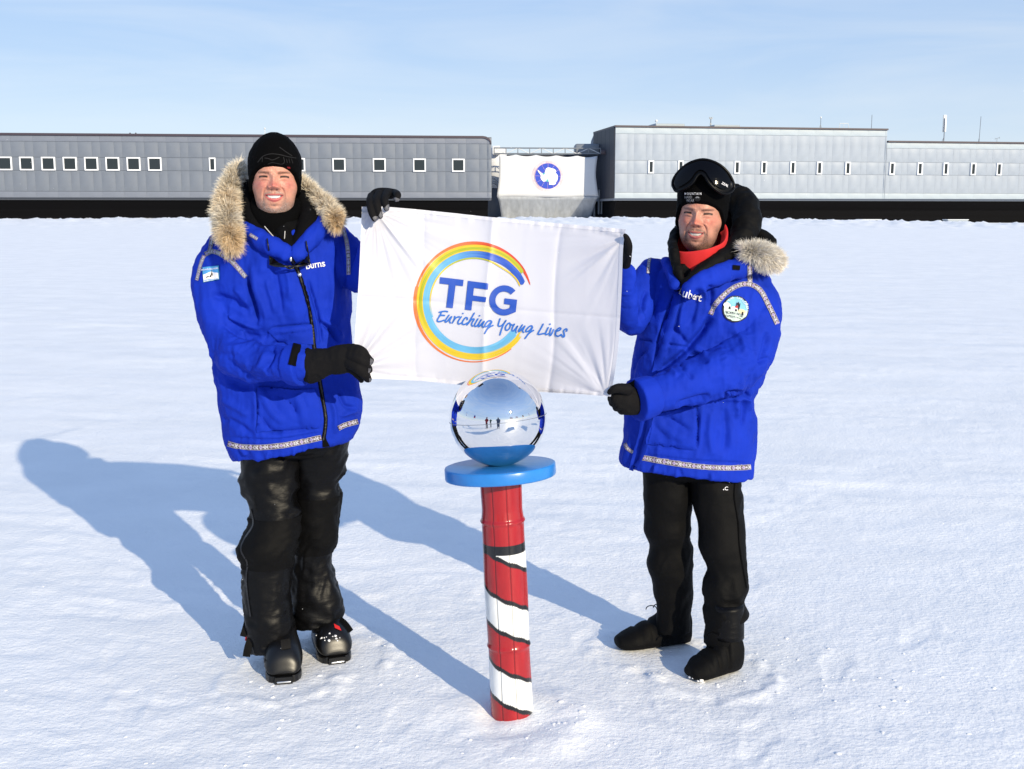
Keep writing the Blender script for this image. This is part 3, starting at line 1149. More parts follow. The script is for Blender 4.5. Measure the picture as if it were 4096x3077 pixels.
def stair_tower():
    """The white rounded enclosure glimpsed between the left wing and the tarpaulin, with its bent rails."""
    Y0 = TY + 4.5
    l, r = P(*ZW3(235, 700), Y0), P(*ZW3(420, 700), Y0)
    zt, zb = P(*ZW3(300, 400), Y0)[2], P(*ZW3(300, 1380), Y0)[2]
    cx, rad = (l[0] + r[0]) / 2 - 0.4, (r[0] - l[0]) / 2 + 0.7
    root = empty('stair_enclosure', (cx, Y0 + rad, 0.9))
    tag(root, 'white rounded stair enclosure in the gap left of the tarpaulin', 'stair enclosure')
    th = np.linspace(0, 2 * math.pi, 32, endpoint=False)
    ring = lambda z, k: np.stack([cx + np.cos(th) * rad * k, Y0 + rad + np.sin(th) * rad * k, np.full(32, z)], 1)
    zm = P(*ZW3(300, 985), Y0)[2]
    obj('drum', *loft([ring(zm, 1), ring(zt - 0.2, 1), ring(zt, 0.9)]), M_TARP, root)
    obj('drum_base', *loft([ring(zb - 1, 0.97), ring(zm - 0.002, 0.97)]), M_SEAM, root)
    for k, zy in enumerate((850, 885, 915)):
        pts = []
        for i in range(7):
            t = i / 6
            pts.append(P(*ZW3(256 + 85 * t, zy + 65 * t * t), Y0 - 0.6 - 0.1 * k))
        obj('rail', *tube(pts, 0.05, 6, 2), M_STEEL, root)
    a = P(*ZW3(305, 440), Y0 - 0.5)
    obj('roof_fan', *bevel_box(a, (0.9, 0.8, 1.0), 0.1, 2), M_PALE, root)
stair_tower()

def link_block():
    """Dark building mass linking the wings behind the tarpaulin, and the end-wall fittings by it."""
    l, r = P(*ZW3(200, 700), TY + 9), P(*ZW3(1900, 700), TY + 9)
    root = empty('link_building', ((l[0] + r[0]) / 2, TY + 12, 0))
    tag(root, 'low dark link building behind the white tarpaulin', 'building')
    zt = P(*ZW3(900, 500), TY + 9)[2]
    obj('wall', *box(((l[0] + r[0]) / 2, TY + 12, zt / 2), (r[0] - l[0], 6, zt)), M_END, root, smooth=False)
    b = P(*ZW3(1640, 440), TY + 4)
    obj('roof_unit', *bevel_box(b, (3.2, 3, 1.3), 0.2, 2), M_STEEL, root)
    e = P(*ZW3(1880, 465), 124)
    for x, yy, hh in ((1790, 1250, 1.6), (1830, 1240, 1.7), (1725, 1320, 2.2)):
        p = P(*ZW3(x, yy), TY + 2.4)
        obj('pipe', *tube([p - (0, 0, hh / 2), p + (0, 0, hh / 2)], 0.12, 8, 1), M_STEEL, root)
    p = P(*ZW3(1795, 1070), TY + 1.8)
    obj('bracket', *join([box(p, (0.15, 0.3, 1.0)), box(p + (0.3, 0, 0.45), (0.6, 0.3, 0.12)), box(p + (0.3, 0, -0.45), (0.6, 0.3, 0.12)), box(p + (0.55, 0, 0), (0.12, 0.3, 0.9))]), M_STEEL, root, smooth=False)
    obj('flood_lamp', *bevel_box(e, (0.9, 0.6, 0.5), 0.12, 2), M_ROOF, root)
link_block()

def half_buried_box(u0, u1, v0, v1, Y, label):
    a, b = P(u0, v1, Y), P(u1, v0, Y)
    root = empty('storage_crate', ((a[0] + b[0]) / 2, Y, a[2] - 0.3))
    tag(root, label, 'crate', 'pale crates under the right wing')
    w, h = b[0] - a[0], b[2] - a[2]
    c = ((a[0] + b[0]) / 2, Y + 0.7, a[2] + h / 2 - 0.4)
    obj('body', *bevel_box(c, (w, 1.4, h + 0.7), 0.03, 1), M_FASCIA_R, root, smooth=False)
    obj('lid', *bevel_box((c[0], c[1], a[2] + h), (w + 0.12, 1.52, 0.09), 0.02, 1), M_PALE, root, smooth=False)
half_buried_box(ZW5(678, 0)[0], ZW5(876, 0)[0], ZW5(0, 1027)[1], ZW5(0, 1048)[1], 118.5, 'low pale crate half buried in snow under the taller end of the right wing')
half_buried_box(ZW5(1500, 0)[0], ZW5(1690, 0)[0], ZW5(0, 1028)[1], ZW5(0, 1065)[1], 119.0, 'taller pale crate half buried in snow under the far right of the station')

# ================================================================ the ceremonial pole
def lerp(a, b, t): return a + (b - a) * t

POLE_Y = float(POLE_XY[1]) + 0.067
P_TOP = P(*Z8(381, 14), POLE_Y + 0.030)
P_BOT = G(*Z8(455, 1480)); P_BOT[1] = POLE_Y; P_BOT[2] = -0.05
AX = P_TOP - P_BOT
POLE_L = float(np.linalg.norm(AX))
AX /= POLE_L
PX = np.array((1.0, 0, 0)) - AX * AX[0]
PX /= np.linalg.norm(PX)
PY = np.cross(AX, PX)

def pole_pt(r, th, h):
    """Point at radius r, angle th (0 = right, -90 deg = towards the camera), height h along the pole."""
    return P_BOT + AX * h + (PX * math.cos(th) + PY * math.sin(th)) * r

def make_pole():
    root = empty('barber_pole_marker', tuple(P_BOT * (1, 1, 0)))
    tag(root, 'red and white striped pole with blue disc and mirrored globe on top', 'pole marker')
    n, m = 220, 330
    r0 = 0.0685
    th = np.linspace(0, 2 * math.pi, n, endpoint=False)
    hs = np.linspace(0, POLE_L, m + 1)
    # height on the pole of photo rows (measured down the middle of the pole)
    vtop, vbot = Z8(383, 68)[1], proj(np.array([P_BOT + AX * 0.05]))[0][1]
    def h_of(zy):
        v = Z8(0, zy)[1]
        best = min(np.linspace(0, POLE_L, 400), key=lambda h: abs(proj(np.array([P_BOT + AX * h]))[0][1] - v))
        return float(best)
    pitch = h_of(625) - h_of(1060)
    h_red_white = h_of(628)             # at the left silhouette (th = pi) red turns to white below this height
    h_ring0, h_ring1 = h_of(452), h_of(402)
    node1, node2 = h_of(272), h_of(1020)
    RED, WHITE, BLACK = np.array((0.345, 0.010, 0.013)), np.array((0.80, 0.80, 0.78)), np.array((0.008, 0.008, 0.009))
    V, C = [], []
    seams = [-2.02, -1.32, -0.25, 0.75, 1.7, 2.6]
    for h in hs:
        wob = 0.0012 * math.sin(h * 17)
        for t in th:
            r = r0 + wob
            r += 0.0046 * math.exp(-((h - node1) / 0.006) ** 2) + 0.0034 * math.exp(-((h - node2) / 0.007) ** 2)
            r -= 0.0035 * sstep(h, node1 - 0.0, node1 + 0.04) * (1 if h > node1 else 0)
            r -= 0.0010 * (1 if h < node2 else 0)
            # long joints between the staves
            dmin = min(abs((t - s + math.pi) % (2 * math.pi) - math.pi) for s in seams)
            r -= 0.0028 * math.exp(-(dmin / 0.022) ** 2)
            V.append(pole_pt(r, t, h))
            # paint
            if h > h_ring1:
                c = RED
            elif h > h_ring0:
                c = BLACK
            else:
                # angle travelled from the left edge across the front to the right
                f = ((t - math.pi) % (2 * math.pi)) / (2 * math.pi)
                wig = 0.0018 * math.sin(9 * t + h * 30)
                g_ = 0.84 * f if f < 0.5 else 0.42 + 1.16 * (f - 0.5)
                k = (h_red_white - pitch * g_ - h + wig) / pitch
                k0 = k % 1.0
                edge = 0.050
                if k0 < edge or k0 > 1 - 0.012 or abs(k0 - 0.485) < 0.032:
                    c = BLACK
                elif k0 < 0.485:
                    c = WHITE
                else:
                    c = RED
            if dmin < 0.016:
                c = c * 0.30
            C.append(c)
    F = []
    for i in range(m):
        for j in range(n):
            k = (j + 1) % n
            F.append((i * n + j, i * n + k, (i + 1) * n + k, (i + 1) * n + j))
    F.append(tuple(range(n - 1, -1, -1)))
    F.append(tuple(m * n + j for j in range(n)))
    mp = mat('enamel_paint', rough=0.26, attr='tint', coat=0.25, var=0.12, var_scale=30, bump=0.35, bump_scale=28, bump_dist=0.003, stretch=(1, 1, 0.35))
    obj('pole', V, F, mp, root, cols=np.array(C))
    # raised glue drips and chips on the paint
    # disc
    DR, DT = 0.1765, 0.040
    tilt = R(1.6)
    ax2 = AX + PX * -math.tan(R(1.0)) + PY * math.tan(R(1.5))
    ax2 /= np.linalg.norm(ax2)
    dx = np.array((1.0, 0, 0)) - ax2 * ax2[0]; dx /= np.linalg.norm(dx)
    dy = np.cross(ax2, dx)
    base = P_TOP + AX * 0.001
    rings = []
    th2 = np.linspace(0, 2 * math.pi, 96, endpoint=False)
    wob = 1 + 0.003 * np.sin(5 * th2) + 0.002 * np.sin(11 * th2 + 1)
    for r, h in ((0.02, 0.0), (DR - 0.006, 0.0), (DR - 0.0015, 0.0015), (DR, 0.005), (DR, DT - 0.005), (DR - 0.0015, DT - 0.0015), (DR - 0.006, DT), (0.02, DT)):
        rings.append(base + np.outer(np.cos(th2) * wob * r, dx) + np.outer(np.sin(th2) * wob * r, dy) + ax2 * h)
    mb = mat('blue_gloss_paint', (0.022, 0.19, 0.56), 0.30, var=0.10, var_scale=14, bump=0.25, bump_scale=40, bump_dist=0.002)
    V, F = loft(rings)
    obj('disc', V, F, mb, root)
    # globe
    GR = 0.1535
    gc = base + ax2 * (DT + GR - 0.004) + PX * 0.004
    ms = mat('mirror_chrome', (0.86, 0.865, 0.88), 0.012, 1.0)
    V, F = ellipsoid((0, 0, 0), (GR, GR, GR), 128, 64)
    # a fine seam where the two halves meet
    lat = V[:, 2] / GR
    sq = np.exp(-((lat - 0.0) / 0.006) ** 2)
    V = V * (1 - 0.004 * sq)[:, None]
    gx = dx; gy = dy
    tilt_ax = ax2 + dx * -0.03
    tilt_ax /= np.linalg.norm(tilt_ax)
    gx = dx - tilt_ax * dx.dot(tilt_ax); gx /= np.linalg.norm(gx)
    gy = np.cross(tilt_ax, gx)
    M = np.stack([gx, gy, tilt_ax], 1)
    gl = obj('mirror_globe', V @ M.T + gc, F, ms, root)
    tr = []
    for a in (1,):
        ring = [gc + (gx * math.cos(t) + gy * math.sin(t)) * (GR + 0.0001) + tilt_ax * 0 for t in np.linspace(0, 2 * math.pi, 97)]
        tr.append(tube(ring, 0.0007, 5, 1, False))
    obj('globe_seam', *join(tr), M_STEEL, gl)
    return root, gc, GR
POLE_ROOT, GLOBE_C, GLOBE_R = make_pole()

# ================================================================ the flag
FL_TOP = catmull([ZF(*p) for p in ((172, 190), (300, 188), (520, 205), (800, 233), (1100, 265), (1600, 311), (2040, 350))], 8)
FL_BOT = catmull([ZF(*p) for p in ((118, 1392), (240, 1405), (570, 1421), (860, 1450), (1430, 1500), (1700, 1516), (1935, 1534))], 8)
FL_LEFT = catmull([ZF(*p) for p in ((172, 190), (165, 400), (147, 760), (120, 1150), (118, 1392))], 8)
FL_RIGHT = catmull([ZF(*p) for p in ((2040, 350), (2022, 480), (2010, 800), (1985, 1200), (1935, 1534))], 8)

def along(c, t):
    L = np.concatenate([[0], np.cumsum(np.linalg.norm(np.diff(c, axis=0), axis=1))])
    return np.stack([np.interp(t * L[-1], L, c[:, 0]), np.interp(t * L[-1], L, c[:, 1])], -1)

def flag_px(u, v):
    u, v = np.asarray(u, float), np.asarray(v, float)
    u_, v_ = np.clip(u, 0, 1), np.clip(v, 0, 1)
    t, b, l, r = along(FL_TOP, u_), along(FL_BOT, u_), along(FL_LEFT, v_), along(FL_RIGHT, v_)
    U, W = u_[..., None], v_[..., None]
    c00, c10, c01, c11 = FL_TOP[0], FL_TOP[-1], FL_BOT[0], FL_BOT[-1]
    return (1 - W) * t + W * b + (1 - U) * l + U * r - ((1 - U) * (1 - W) * c00 + U * (1 - W) * c10 + (1 - U) * W * c01 + U * W * c11)

CREASE_U = (0.234, 0.49, 0.752)

def flag_depth(u, v):
    """Depth of the cloth: a slack sheet pulled from its corners, with old fold lines."""
    Y = 3.50 + 0.10 * np.sin(np.pi * np.clip(u, 0, 1)) ** 0.8 + 0.05 * (1 - v) - 0.02 * u
    p = np.stack([u * 1.6, v, np.zeros_like(u)], -1).reshape(-1, 3)
    Y = Y + 0.010 * fbm(p * 2.2, 2, 3).reshape(u.shape)
    # pull lines fanning out from the hand-held corners
    for cu, cv, amp, seed in ((0.05, 0.03, 0.020, 1), (0.0, 0.95, 0.012, 2), (1.0, 0.06, 0.014, 3), (0.98, 1.0, 0.014, 4)):
        du, dv = (u - cu) * 1.62, v - cv
        rr = np.hypot(du, dv)
        an = np.arctan2(dv, du)
        q = np.stack([an * 3.2, rr * 0.6, np.full_like(rr, seed * 7.0)], -1).reshape(-1, 3)
        w = np.exp(-(rr / 0.42) ** 2) * np.clip(rr / 0.12, 0, 1)
        Y = Y + amp * w * fbm(q * 1.3, 3, 20 + seed).reshape(u.shape)
    # ironed-in creases: alternately towards and away
    for k, cu in enumerate(CREASE_U):
        d = u - cu - 0.006 * np.sin(v * 7 + k)
        Y = Y + (0.0045 if k != 1 else -0.0055) * np.exp(-np.abs(d) / 0.012)
        Y = Y + 0.005 * np.maximum(0, 1 - np.abs(d) / 0.12) * (-1) ** k
    d = v - 0.53
    Y = Y + 0.0032 * np.exp(-np.abs(d) / 0.010)
    # puckered hems
    q = np.stack([u * 40, v * 1.5, np.zeros_like(u)], -1).reshape(-1, 3)
    pk = fbm(q, 2, 33).reshape(u.shape)
    Y = Y + 0.005 * pk * (np.exp(-(v / 0.035) ** 2) + np.exp(-((1 - v) / 0.03) ** 2))
    return Y

def flag_pt(u, v, lift=0.0):
    shp = np.shape(u)
    u, v = np.asarray(u, float), np.asarray(v, float)
    px = flag_px(u, v).reshape(-1, 2)
    Y = (flag_depth(u, v) - lift).reshape(-1)
    a, b = (px[:, 0] - CX) / FPX, (px[:, 1] - CY) / FPX
    dy = CP - b * SP
    t = Y / dy
    return np.stack([a * t, Y, CAM_H + (-SP - b * CP) * t], 1).reshape(shp + (3,))

def flag_uv(pts_px):
    """Cloth coordinates of photo pixels (Newton steps on the flag's outline)."""
    pts = np.asarray(pts_px, float)
    uv = np.stack([(pts[:, 0] - 1440) / 1060, (pts[:, 1] - 860) / 690], 1)
    for _ in range(8):
        e = 1e-3
        f = flag_px(uv[:, 0], uv[:, 1])
        fu = (flag_px(uv[:, 0] + e, uv[:, 1]) - f) / e
        fv = (flag_px(uv[:, 0], uv[:, 1] + e) - f) / e
        det = fu[:, 0] * fv[:, 1] - fu[:, 1] * fv[:, 0] + 1e-9
        r = pts - f
        uv[:, 0] += (r[:, 0] * fv[:, 1] - r[:, 1] * fv[:, 0]) / det
        uv[:, 1] += (fu[:, 0] * r[:, 1] - fu[:, 1] * r[:, 0]) / det
    return uv

M_FLAG = mat('white_satin_cloth', (0.60, 0.605, 0.68), 0.38, sheen=0.2, transl=0.16, bump=0.10, bump_scale=420, bump_dist=0.0006, sheen_tint=(0.9, 0.9, 1.0))
M_TFG = mat('printed_royal_blue', (0.008, 0.062, 0.40), 0.42)
M_PEN = mat('printed_pen_blue', (0.018, 0.125, 0.50), 0.42)
M_PRINT = mat('printed_rainbow', rough=0.42, attr='tint')

def flag_print(name, V2, F, m, par, lift=0.0016, cols=None, maxlen=14):
    if maxlen and cols is None:
        V2, F = refine2d(V2, F, maxlen)
    uv = flag_uv(V2)
    V = flag_pt(uv[:, 0], uv[:, 1], lift)
    me_V = V
    # face the camera
    a, b, c = (V[i] for i in F[0][:3])
    if np.dot(np.cross(b - a, c - a), a - np.array((0, 0, CAM_H))) > 0:
        F = [tuple(reversed(f)) for f in F]
    return obj(name, V, F, m, par, cols=cols)

def stroke(pts, w, per=6):
    """A pen stroke as a flat strip: points and half width (round ends)."""
    p = catmull(np.asarray(pts, float), per) if len(pts) > 2 else np.asarray(pts, float)
    T = np.gradient(p, axis=0)
    T /= np.linalg.norm(T, axis=1)[:, None] + 1e-9
    # extend ends a little
    p = np.concatenate([[p[0] - T[0] * w * 0.6], p, [p[-1] + T[-1] * w * 0.6]])
    T = np.concatenate([[T[0]], T, [T[-1]]])
    N = np.stack([-T[:, 1], T[:, 0]], 1)
    k = np.ones(len(p)); k[0] = k[-1] = 0.45
    A, B = p + N * w * k[:, None], p - N * w * k[:, None]
    n = len(p)
    return np.concatenate([A, B]), [(i, i + 1, n + i + 1, n + i) for i in range(n - 1)]

def make_flag():
    root = empty('flag', tuple(flag_pt(np.array([0.5]), np.array([1.0]))[0]))
    tag(root, 'white satin flag with rainbow ring, blue letters and handwriting, held between the two people', 'flag')
    nu, nv = 210, 130
    U, W = np.meshgrid(np.linspace(0, 1, nu), np.linspace(0, 1, nv))
    V = flag_pt(U, W).reshape(-1, 3)
    i = np.arange(nv - 1)[:, None] * nu
    j = np.arange(nu - 1)[None, :]
    F = np.stack([(i + j).ravel(), (i + nu + j).ravel(), (i + nu + j + 1).ravel(), (i + j + 1).ravel()], 1).tolist()
    cl = obj('cloth', V, F, M_FLAG, root)
    # stitched hems all round
    hem = []
    mh = mat('flag_hem', (0.60, 0.605, 0.68), 0.45, sheen=0.2)
    for a, b, n in (((0, 0), (1, 0), 200), ((0, 1), (1, 1), 200), ((0, 0), (0, 1), 120), ((1, 0), (1, 1), 120)):
        t = np.linspace(0, 1, n)
        u, v = lerp(a[0], b[0], t), lerp(a[1], b[1], t)
        iu, iv = (0, 0.022 if a[1] == 0 else -0.022) if a[1] == b[1] else (0.014 if a[0] == 0 else -0.014, 0)
        o, inn = flag_pt(u, v, 0.0012), flag_pt(u + iu, v + iv, 0.0012)
        Vh = np.concatenate([o, inn])
        hem.append((Vh, [(k, n + k, n + k + 1, k + 1) for k in range(n - 1)]))
    obj('hem', *join(hem), mh, root)
    # --- the brushed ring
    c = np.array(ZF(965, 865))
    # ring axes in photo pixels: a shade wider than tall and turned with the cloth
    rx, ry = 428 * ZF.k, 430 * ZF.k
    OR, YE, LG, LB, DB, RD = (0.60, 0.135, 0.022), (0.60, 0.43, 0.010), (0.34, 0.38, 0.012), (0.105, 0.36, 0.60), (0.007, 0.065, 0.42), (0.52, 0.045, 0.012)
    bands = [  # outer radius, inner radius, start and end angle (degrees clockwise from the right end of the top arc), colours along the way
        (1.000, 0.945, -19, -309, [RD, RD, OR, OR, OR, OR, OR]),
        (0.946, 0.905, -33, -318, [LG, YE, YE, YE, YE, YE, YE]),
        (0.906, 0.862, -33, -322, [LG, LG, LG, LG, YE, YE, YE]),
        (0.863, 0.842, -35, -322, [YE, YE, YE, YE, YE, YE, LB]),
        (0.843, 0.735, -22, -321, [DB, DB, LB, LB, LB, LB, LB]),
        (0.736, 0.712, -21, -200, [YE, YE, LG, LG, YE, YE, LB]),
    ]
    for k, (r1, r0, a0, a1, cs) in enumerate(bands):
        n = 150
        V2, C = [], []
        rowsn = 5
        cs_ = np.array(cs)
        for i in range(n + 1):
            t = i / n
            col = np.array([np.interp(t * (len(cs) - 1), range(len(cs)), cs_[:, q]) for q in range(3)])
            for q in range(rowsn + 1):
                e = q / rowsn
                # bristles end unevenly
                h0 = float(_h(np.array([k * 9 + q]), np.array([3]), np.array([0]), 5)[0])
                tt = t
                a = a0 + (a1 - a0) * t
                if t < 0.04:
                    a -= (0.04 - t) / 0.04 * (0.5 - abs(e - 0.5)) * -6
                if t > 0.93 and k in (1, 2, 4):
                    a += -(t - 0.93) / 0.07 * h0 * 9
                rr = r1 + (r0 - r1) * e
                if k >= 1:
                    rr += (0.012 + 0.014 * k) * sstep(t, 0.20, 0.0) + (0.035 if k != 5 else 0.0) * sstep(t, 0.78, 1.0)
                # taper of the orange stroke
                if k == 0:
                    w = 0.35 + 0.65 * sstep(abs(t - 0.5) * 2, 0.75, 0.15) if t > 0.5 else 1 - 0.35 * sstep(t, 0.2, 0.5)
                    if t < 0.05: w *= 0.4 + 0.6 * t / 0.05
                    rr = 0.972 + (rr - 0.972) * w + 0.012 * (t > 0.5) * sstep(t, 0.5, 0.7)
                aa = R(a)
                V2.append((c[0] + rx * rr * math.cos(aa), c[1] + ry * rr * math.sin(aa)))
                nz = float(vnoise(np.array([[q * 2.3 + k * 7, t * 14, 0.5]]), 8)[0])
                C.append(np.clip(col * (1 + 0.16 * nz) + 0.05 * max(0, nz), 0, 1))
        F2 = [(i * (rowsn + 1) + q, (i + 1) * (rowsn + 1) + q, (i + 1) * (rowsn + 1) + q + 1, i * (rowsn + 1) + q + 1) for i in range(n) for q in range(rowsn)]
        flag_print('ring_stroke', np.array(V2), F2, M_PRINT, root, 0.0012 + 0.0003 * k, np.array(C))
    # --- TFG
    def shape(name, pts, m=M_TFG, lift=0.0036):
        pts = [ZF(*p) for p in pts]
        F2 = [tuple(f) for f in tri_poly(pts)]
        return flag_print(name, np.array(pts), F2, m, root, lift)
    shape('letter_t', [(727, 688), (893, 708), (888, 752), (836, 746), (816, 908), (770, 903), (789, 741), (723, 733)])
    shape('letter_f', [(924, 714), (1070, 733), (1065, 777), (966, 764), (960, 818), (1054, 831), (1048, 866), (955, 855), (948, 924), (902, 918)])
    gp, gi = [], []
    gc, ro, ri = (1180, 853), 107, 63
    a_s, a_e = R(-40), R(-318)
    for t in np.linspace(0, 1, 40):
        a = a_s + (a_e - a_s) * t
        gp.append((gc[0] + ro * 0.98 * math.cos(a), gc[1] + ro * math.sin(a)))
        gi.append((gc[0] + ri * 0.98 * math.cos(a), gc[1] + ri * math.sin(a)))
    g_out = gp[:36] + [(1262, 935), (1272, 848), (1183, 838), (1179, 878), (1223, 884), (1219, 906)] + gi[::-1][5:]
    shape('letter_g', g_out)
    # --- handwriting, pen strokes in crop coordinates
    S = []
    H1, H2 = Zm(1730, 1220, 280 / 1267), Zm(1970, 1250, 320 / 1267)
    for zm, strokes in ((H1, [
            # Enriching
            [(278, 125), (245, 115), (190, 118), (120, 133)], [(165, 122), (140, 190), (105, 240), (88, 285), (110, 302), (160, 295), (215, 275)], [(222, 192), (170, 188), (120, 198)],
            [(302, 182), (265, 235), (232, 290), (245, 312), (280, 285), (330, 225), (350, 212)], [(350, 212), (320, 265), (312, 300), (330, 330)],
            [(405, 205), (400, 250), (360, 330)], [(378, 298), (410, 250), (450, 222), (490, 215)],
            [(525, 212), (490, 260), (462, 310), (475, 345), (510, 335), (545, 312)], [(545, 155), (558, 155)],
            [(630, 270), (632, 240), (600, 230), (565, 270), (540, 320), (550, 350), (590, 350), (640, 320)],
            [(760, 145), (700, 245), (650, 330), (625, 365)], [(650, 335), (700, 275), (735, 255), (755, 262), (725, 310), (710, 350), (722, 380), (735, 385)],
            [(825, 250), (790, 310), (765, 360), (775, 390), (805, 380), (832, 350)], [(846, 195), (860, 195)],
            [(885, 265), (852, 320), (830, 375), (845, 392), (890, 345), (940, 295)], [(940, 295), (915, 340), (900, 380), (925, 410)],
            [(1075, 315), (1060, 290), (1015, 290), (970, 335), (950, 380), (965, 395), (1010, 370), (1070, 312), (1040, 370), (990, 440), (945, 520)], [(985, 445), (1040, 400), (1100, 370)]]),
        (H2, [
            # Young Lives
            [(122, 98), (105, 150), (92, 200), (110, 220), (150, 205), (185, 170), (215, 125)], [(215, 128), (175, 195), (145, 270), (118, 360)],
            [(290, 195), (270, 168), (240, 185), (210, 230), (210, 270), (235, 282), (270, 255), (285, 215), (288, 192), (320, 200), (350, 185)],
            [(350, 185), (320, 240), (310, 285), (330, 295), (365, 260), (400, 215)], [(400, 215), (380, 260), (370, 300), (378, 318)],
            [(475, 195), (440, 250), (415, 290), (432, 300), (480, 250), (515, 215)], [(515, 215), (490, 265), (480, 300), (500, 318)],
            [(632, 240), (625, 215), (590, 220), (545, 265), (530, 295), (550, 305), (595, 280), (635, 235), (600, 300), (555, 360), (515, 415)], [(560, 345), (610, 310), (655, 282)],
            [(805, 182), (770, 250), (735, 310), (720, 340), (745, 348), (790, 338), (825, 332)],
            [(885, 238), (860, 290), (842, 335), (855, 352), (885, 338)], [(905, 186), (919, 186)],
            [(932, 248), (915, 300), (905, 350), (920, 365), (950, 320), (970, 270)],
            [(1000, 290), (1050, 290), (1085, 260), (1060, 245), (1020, 280), (998, 335), (1010, 370), (1050, 375), (1090, 350)],
            [(1175, 300), (1180, 270), (1160, 262), (1130, 290), (1135, 330), (1140, 375), (1120, 388), (1085, 345)]])):
        for st_ in strokes:
            S.append([zm(*q) for q in st_])
    parts = [stroke(pts, 2.9) for pts in S]
    V2, F2 = join([(np.concatenate([v, np.zeros((len(v), 1))], 1), f) for v, f in parts])
    flag_print('handwriting', V2[:, :2], F2, M_PEN, root, 0.0034, maxlen=None)
    return root
make_flag()

# ================================================================ people: shared builders
def TB(zm, pts, seg=18, per=6, flat=1.0, ends=True):
    """Tube through crop points (x, y, depth, radius in crop pixels)."""
    w = [P(*zm(p[0], p[1]), p[2]) for p in pts]
    r = [p[3] * zm.k * p[2] / FPX for p in pts]
    return tube(w, r, seg, per, ends, flat)

def silo(zm, rows, n=48, depth=0.62, ex=2.3, per=5, cap=True):
    """Loft between left and right outline points: rows of (xl, yl, xr, yr, Y[, depth scale])."""
    D_ = []
    for r in rows:
        a, b = P(*zm(r[0], r[1]), r[4]), P(*zm(r[2], r[3]), r[4])
        D_.append(np.concatenate([a, b, [depth * (r[5] if len(r) > 5 else 1.0)]]))
    D_ = catmull(np.array(D_), per)
    th = np.linspace(0, 2 * math.pi, n, endpoint=False)
    cx = np.sign(np.cos(th)) * np.abs(np.cos(th)) ** (2 / ex)
    sy = np.sign(np.sin(th)) * np.abs(np.sin(th)) ** (2 / ex)
    rings = []
    for q in D_:
        a, b, dp = q[:3], q[3:6], q[6]
        c, h = (a + b) / 2, (b - a) / 2
        w = np.linalg.norm(h)
        rings.append(c + np.outer(cx, h) + np.outer(sy, (0, w * dp, 0)))
    V, F = loft(rings, cap)
    return V, F

def drape_noise(V, N, scale, amp, seed, stretch=(1, 1, 1), oct=3, kind='fbm', mask=None):
    q = V * np.array(stretch) * scale
    f = fbm(q, oct, seed) if kind == 'fbm' else ridged(q + 0.5 * fbm(q * 0.5, 2, seed + 5)[:, None], oct, seed)
    a = amp if mask is None else amp * mask
    return V + N * (f * a)[:, None]

M_COAT = mat('royal_blue_cotton', (0.0060, 0.030, 0.40), 0.78, bump=0.35, bump_scale=24, bump_dist=0.008, spec=0.12, crinkle=(8.0, 0.75, 0.016), var=0.10, var_scale=9, sheen_tint=(0.1, 0.15, 0.9))
M_BLK = mat('black_fleece', (0.0022, 0.0022, 0.0026), 0.85, bump=0.3, bump_scale=240, bump_dist=0.002, spec=0.10)
M_KNIT = mat('black_knit', (0.0016, 0.0016, 0.0018), 0.9, bump=0.35, bump_scale=300, bump_dist=0.0015, spec=0.06)
M_NYLON = mat('black_nylon', (0.002, 0.002, 0.0025), 0.46, bump=0.4, bump_scale=16, bump_dist=0.010, spec=0.17, crinkle=(7.0, 0.7, 0.014), stretch=(1, 1, 2.2))
M_SOFT = mat('black_softshell', (0.0022, 0.0022, 0.0025), 0.70, bump=0.3, bump_scale=22, bump_dist=0.010, spec=0.12, crinkle=(6.0, 0.5, 0.012))
M_GLOVE = mat('black_fleece_glove', (0.0055, 0.0052, 0.006), 0.8, bump=0.3, bump_scale=160, bump_dist=0.002, spec=0.14)
M_RUB = mat('black_rubber', (0.004, 0.004, 0.0045), 0.36, spec=0.4, bump=0.1, bump_scale=200, bump_dist=0.001)
M_GRIP = mat('grey_grip_print', (0.10, 0.10, 0.115), 0.55, bump=0.9, bump_scale=120, bump_dist=0.004)
M_SKIN = mat('skin', rough=0.48, attr='tint', sss=0.12, spec=0.4, bump=0.25, bump_scale=420, bump_dist=0.0008)
M_FUR = mat('fur', rough=0.75, attr='tint', spec=0.2)
M_TRIM = mat('woven_trim', rough=0.8, attr='tint', spec=0.1)
M_THREAD = mat('white_embroidery', (0.80, 0.80, 0.84), 0.7)
M_RED = mat('red_fleece', (0.56, 0.010, 0.012), 0.8, sheen=0.3, bump=0.3, bump_scale=200, bump_dist=0.002, sheen_tint=(1, 0.2, 0.2))
M_ZIP = mat('zip_teeth', (0.012, 0.012, 0.014), 0.4, spec=0.35, bump=1.0, bump_scale=90, bump_dist=0.004, stretch=(0.3, 0.3, 3))
M_LENS = mat('dark_lens', (0.002, 0.002, 0.003), 0.10, spec=0.16)
M_METAL = mat('bright_metal', (0.75, 0.75, 0.74), 0.25, 0.9)
M_GREYT = mat('grey_thread', (0.014, 0.014, 0.015), 0.8, spec=0.15)
M_MESH = mat('dark_mesh_fabric', (0.012, 0.011, 0.010), 0.7, spec=0.2, bump=0.8, bump_scale=300, bump_dist=0.002)

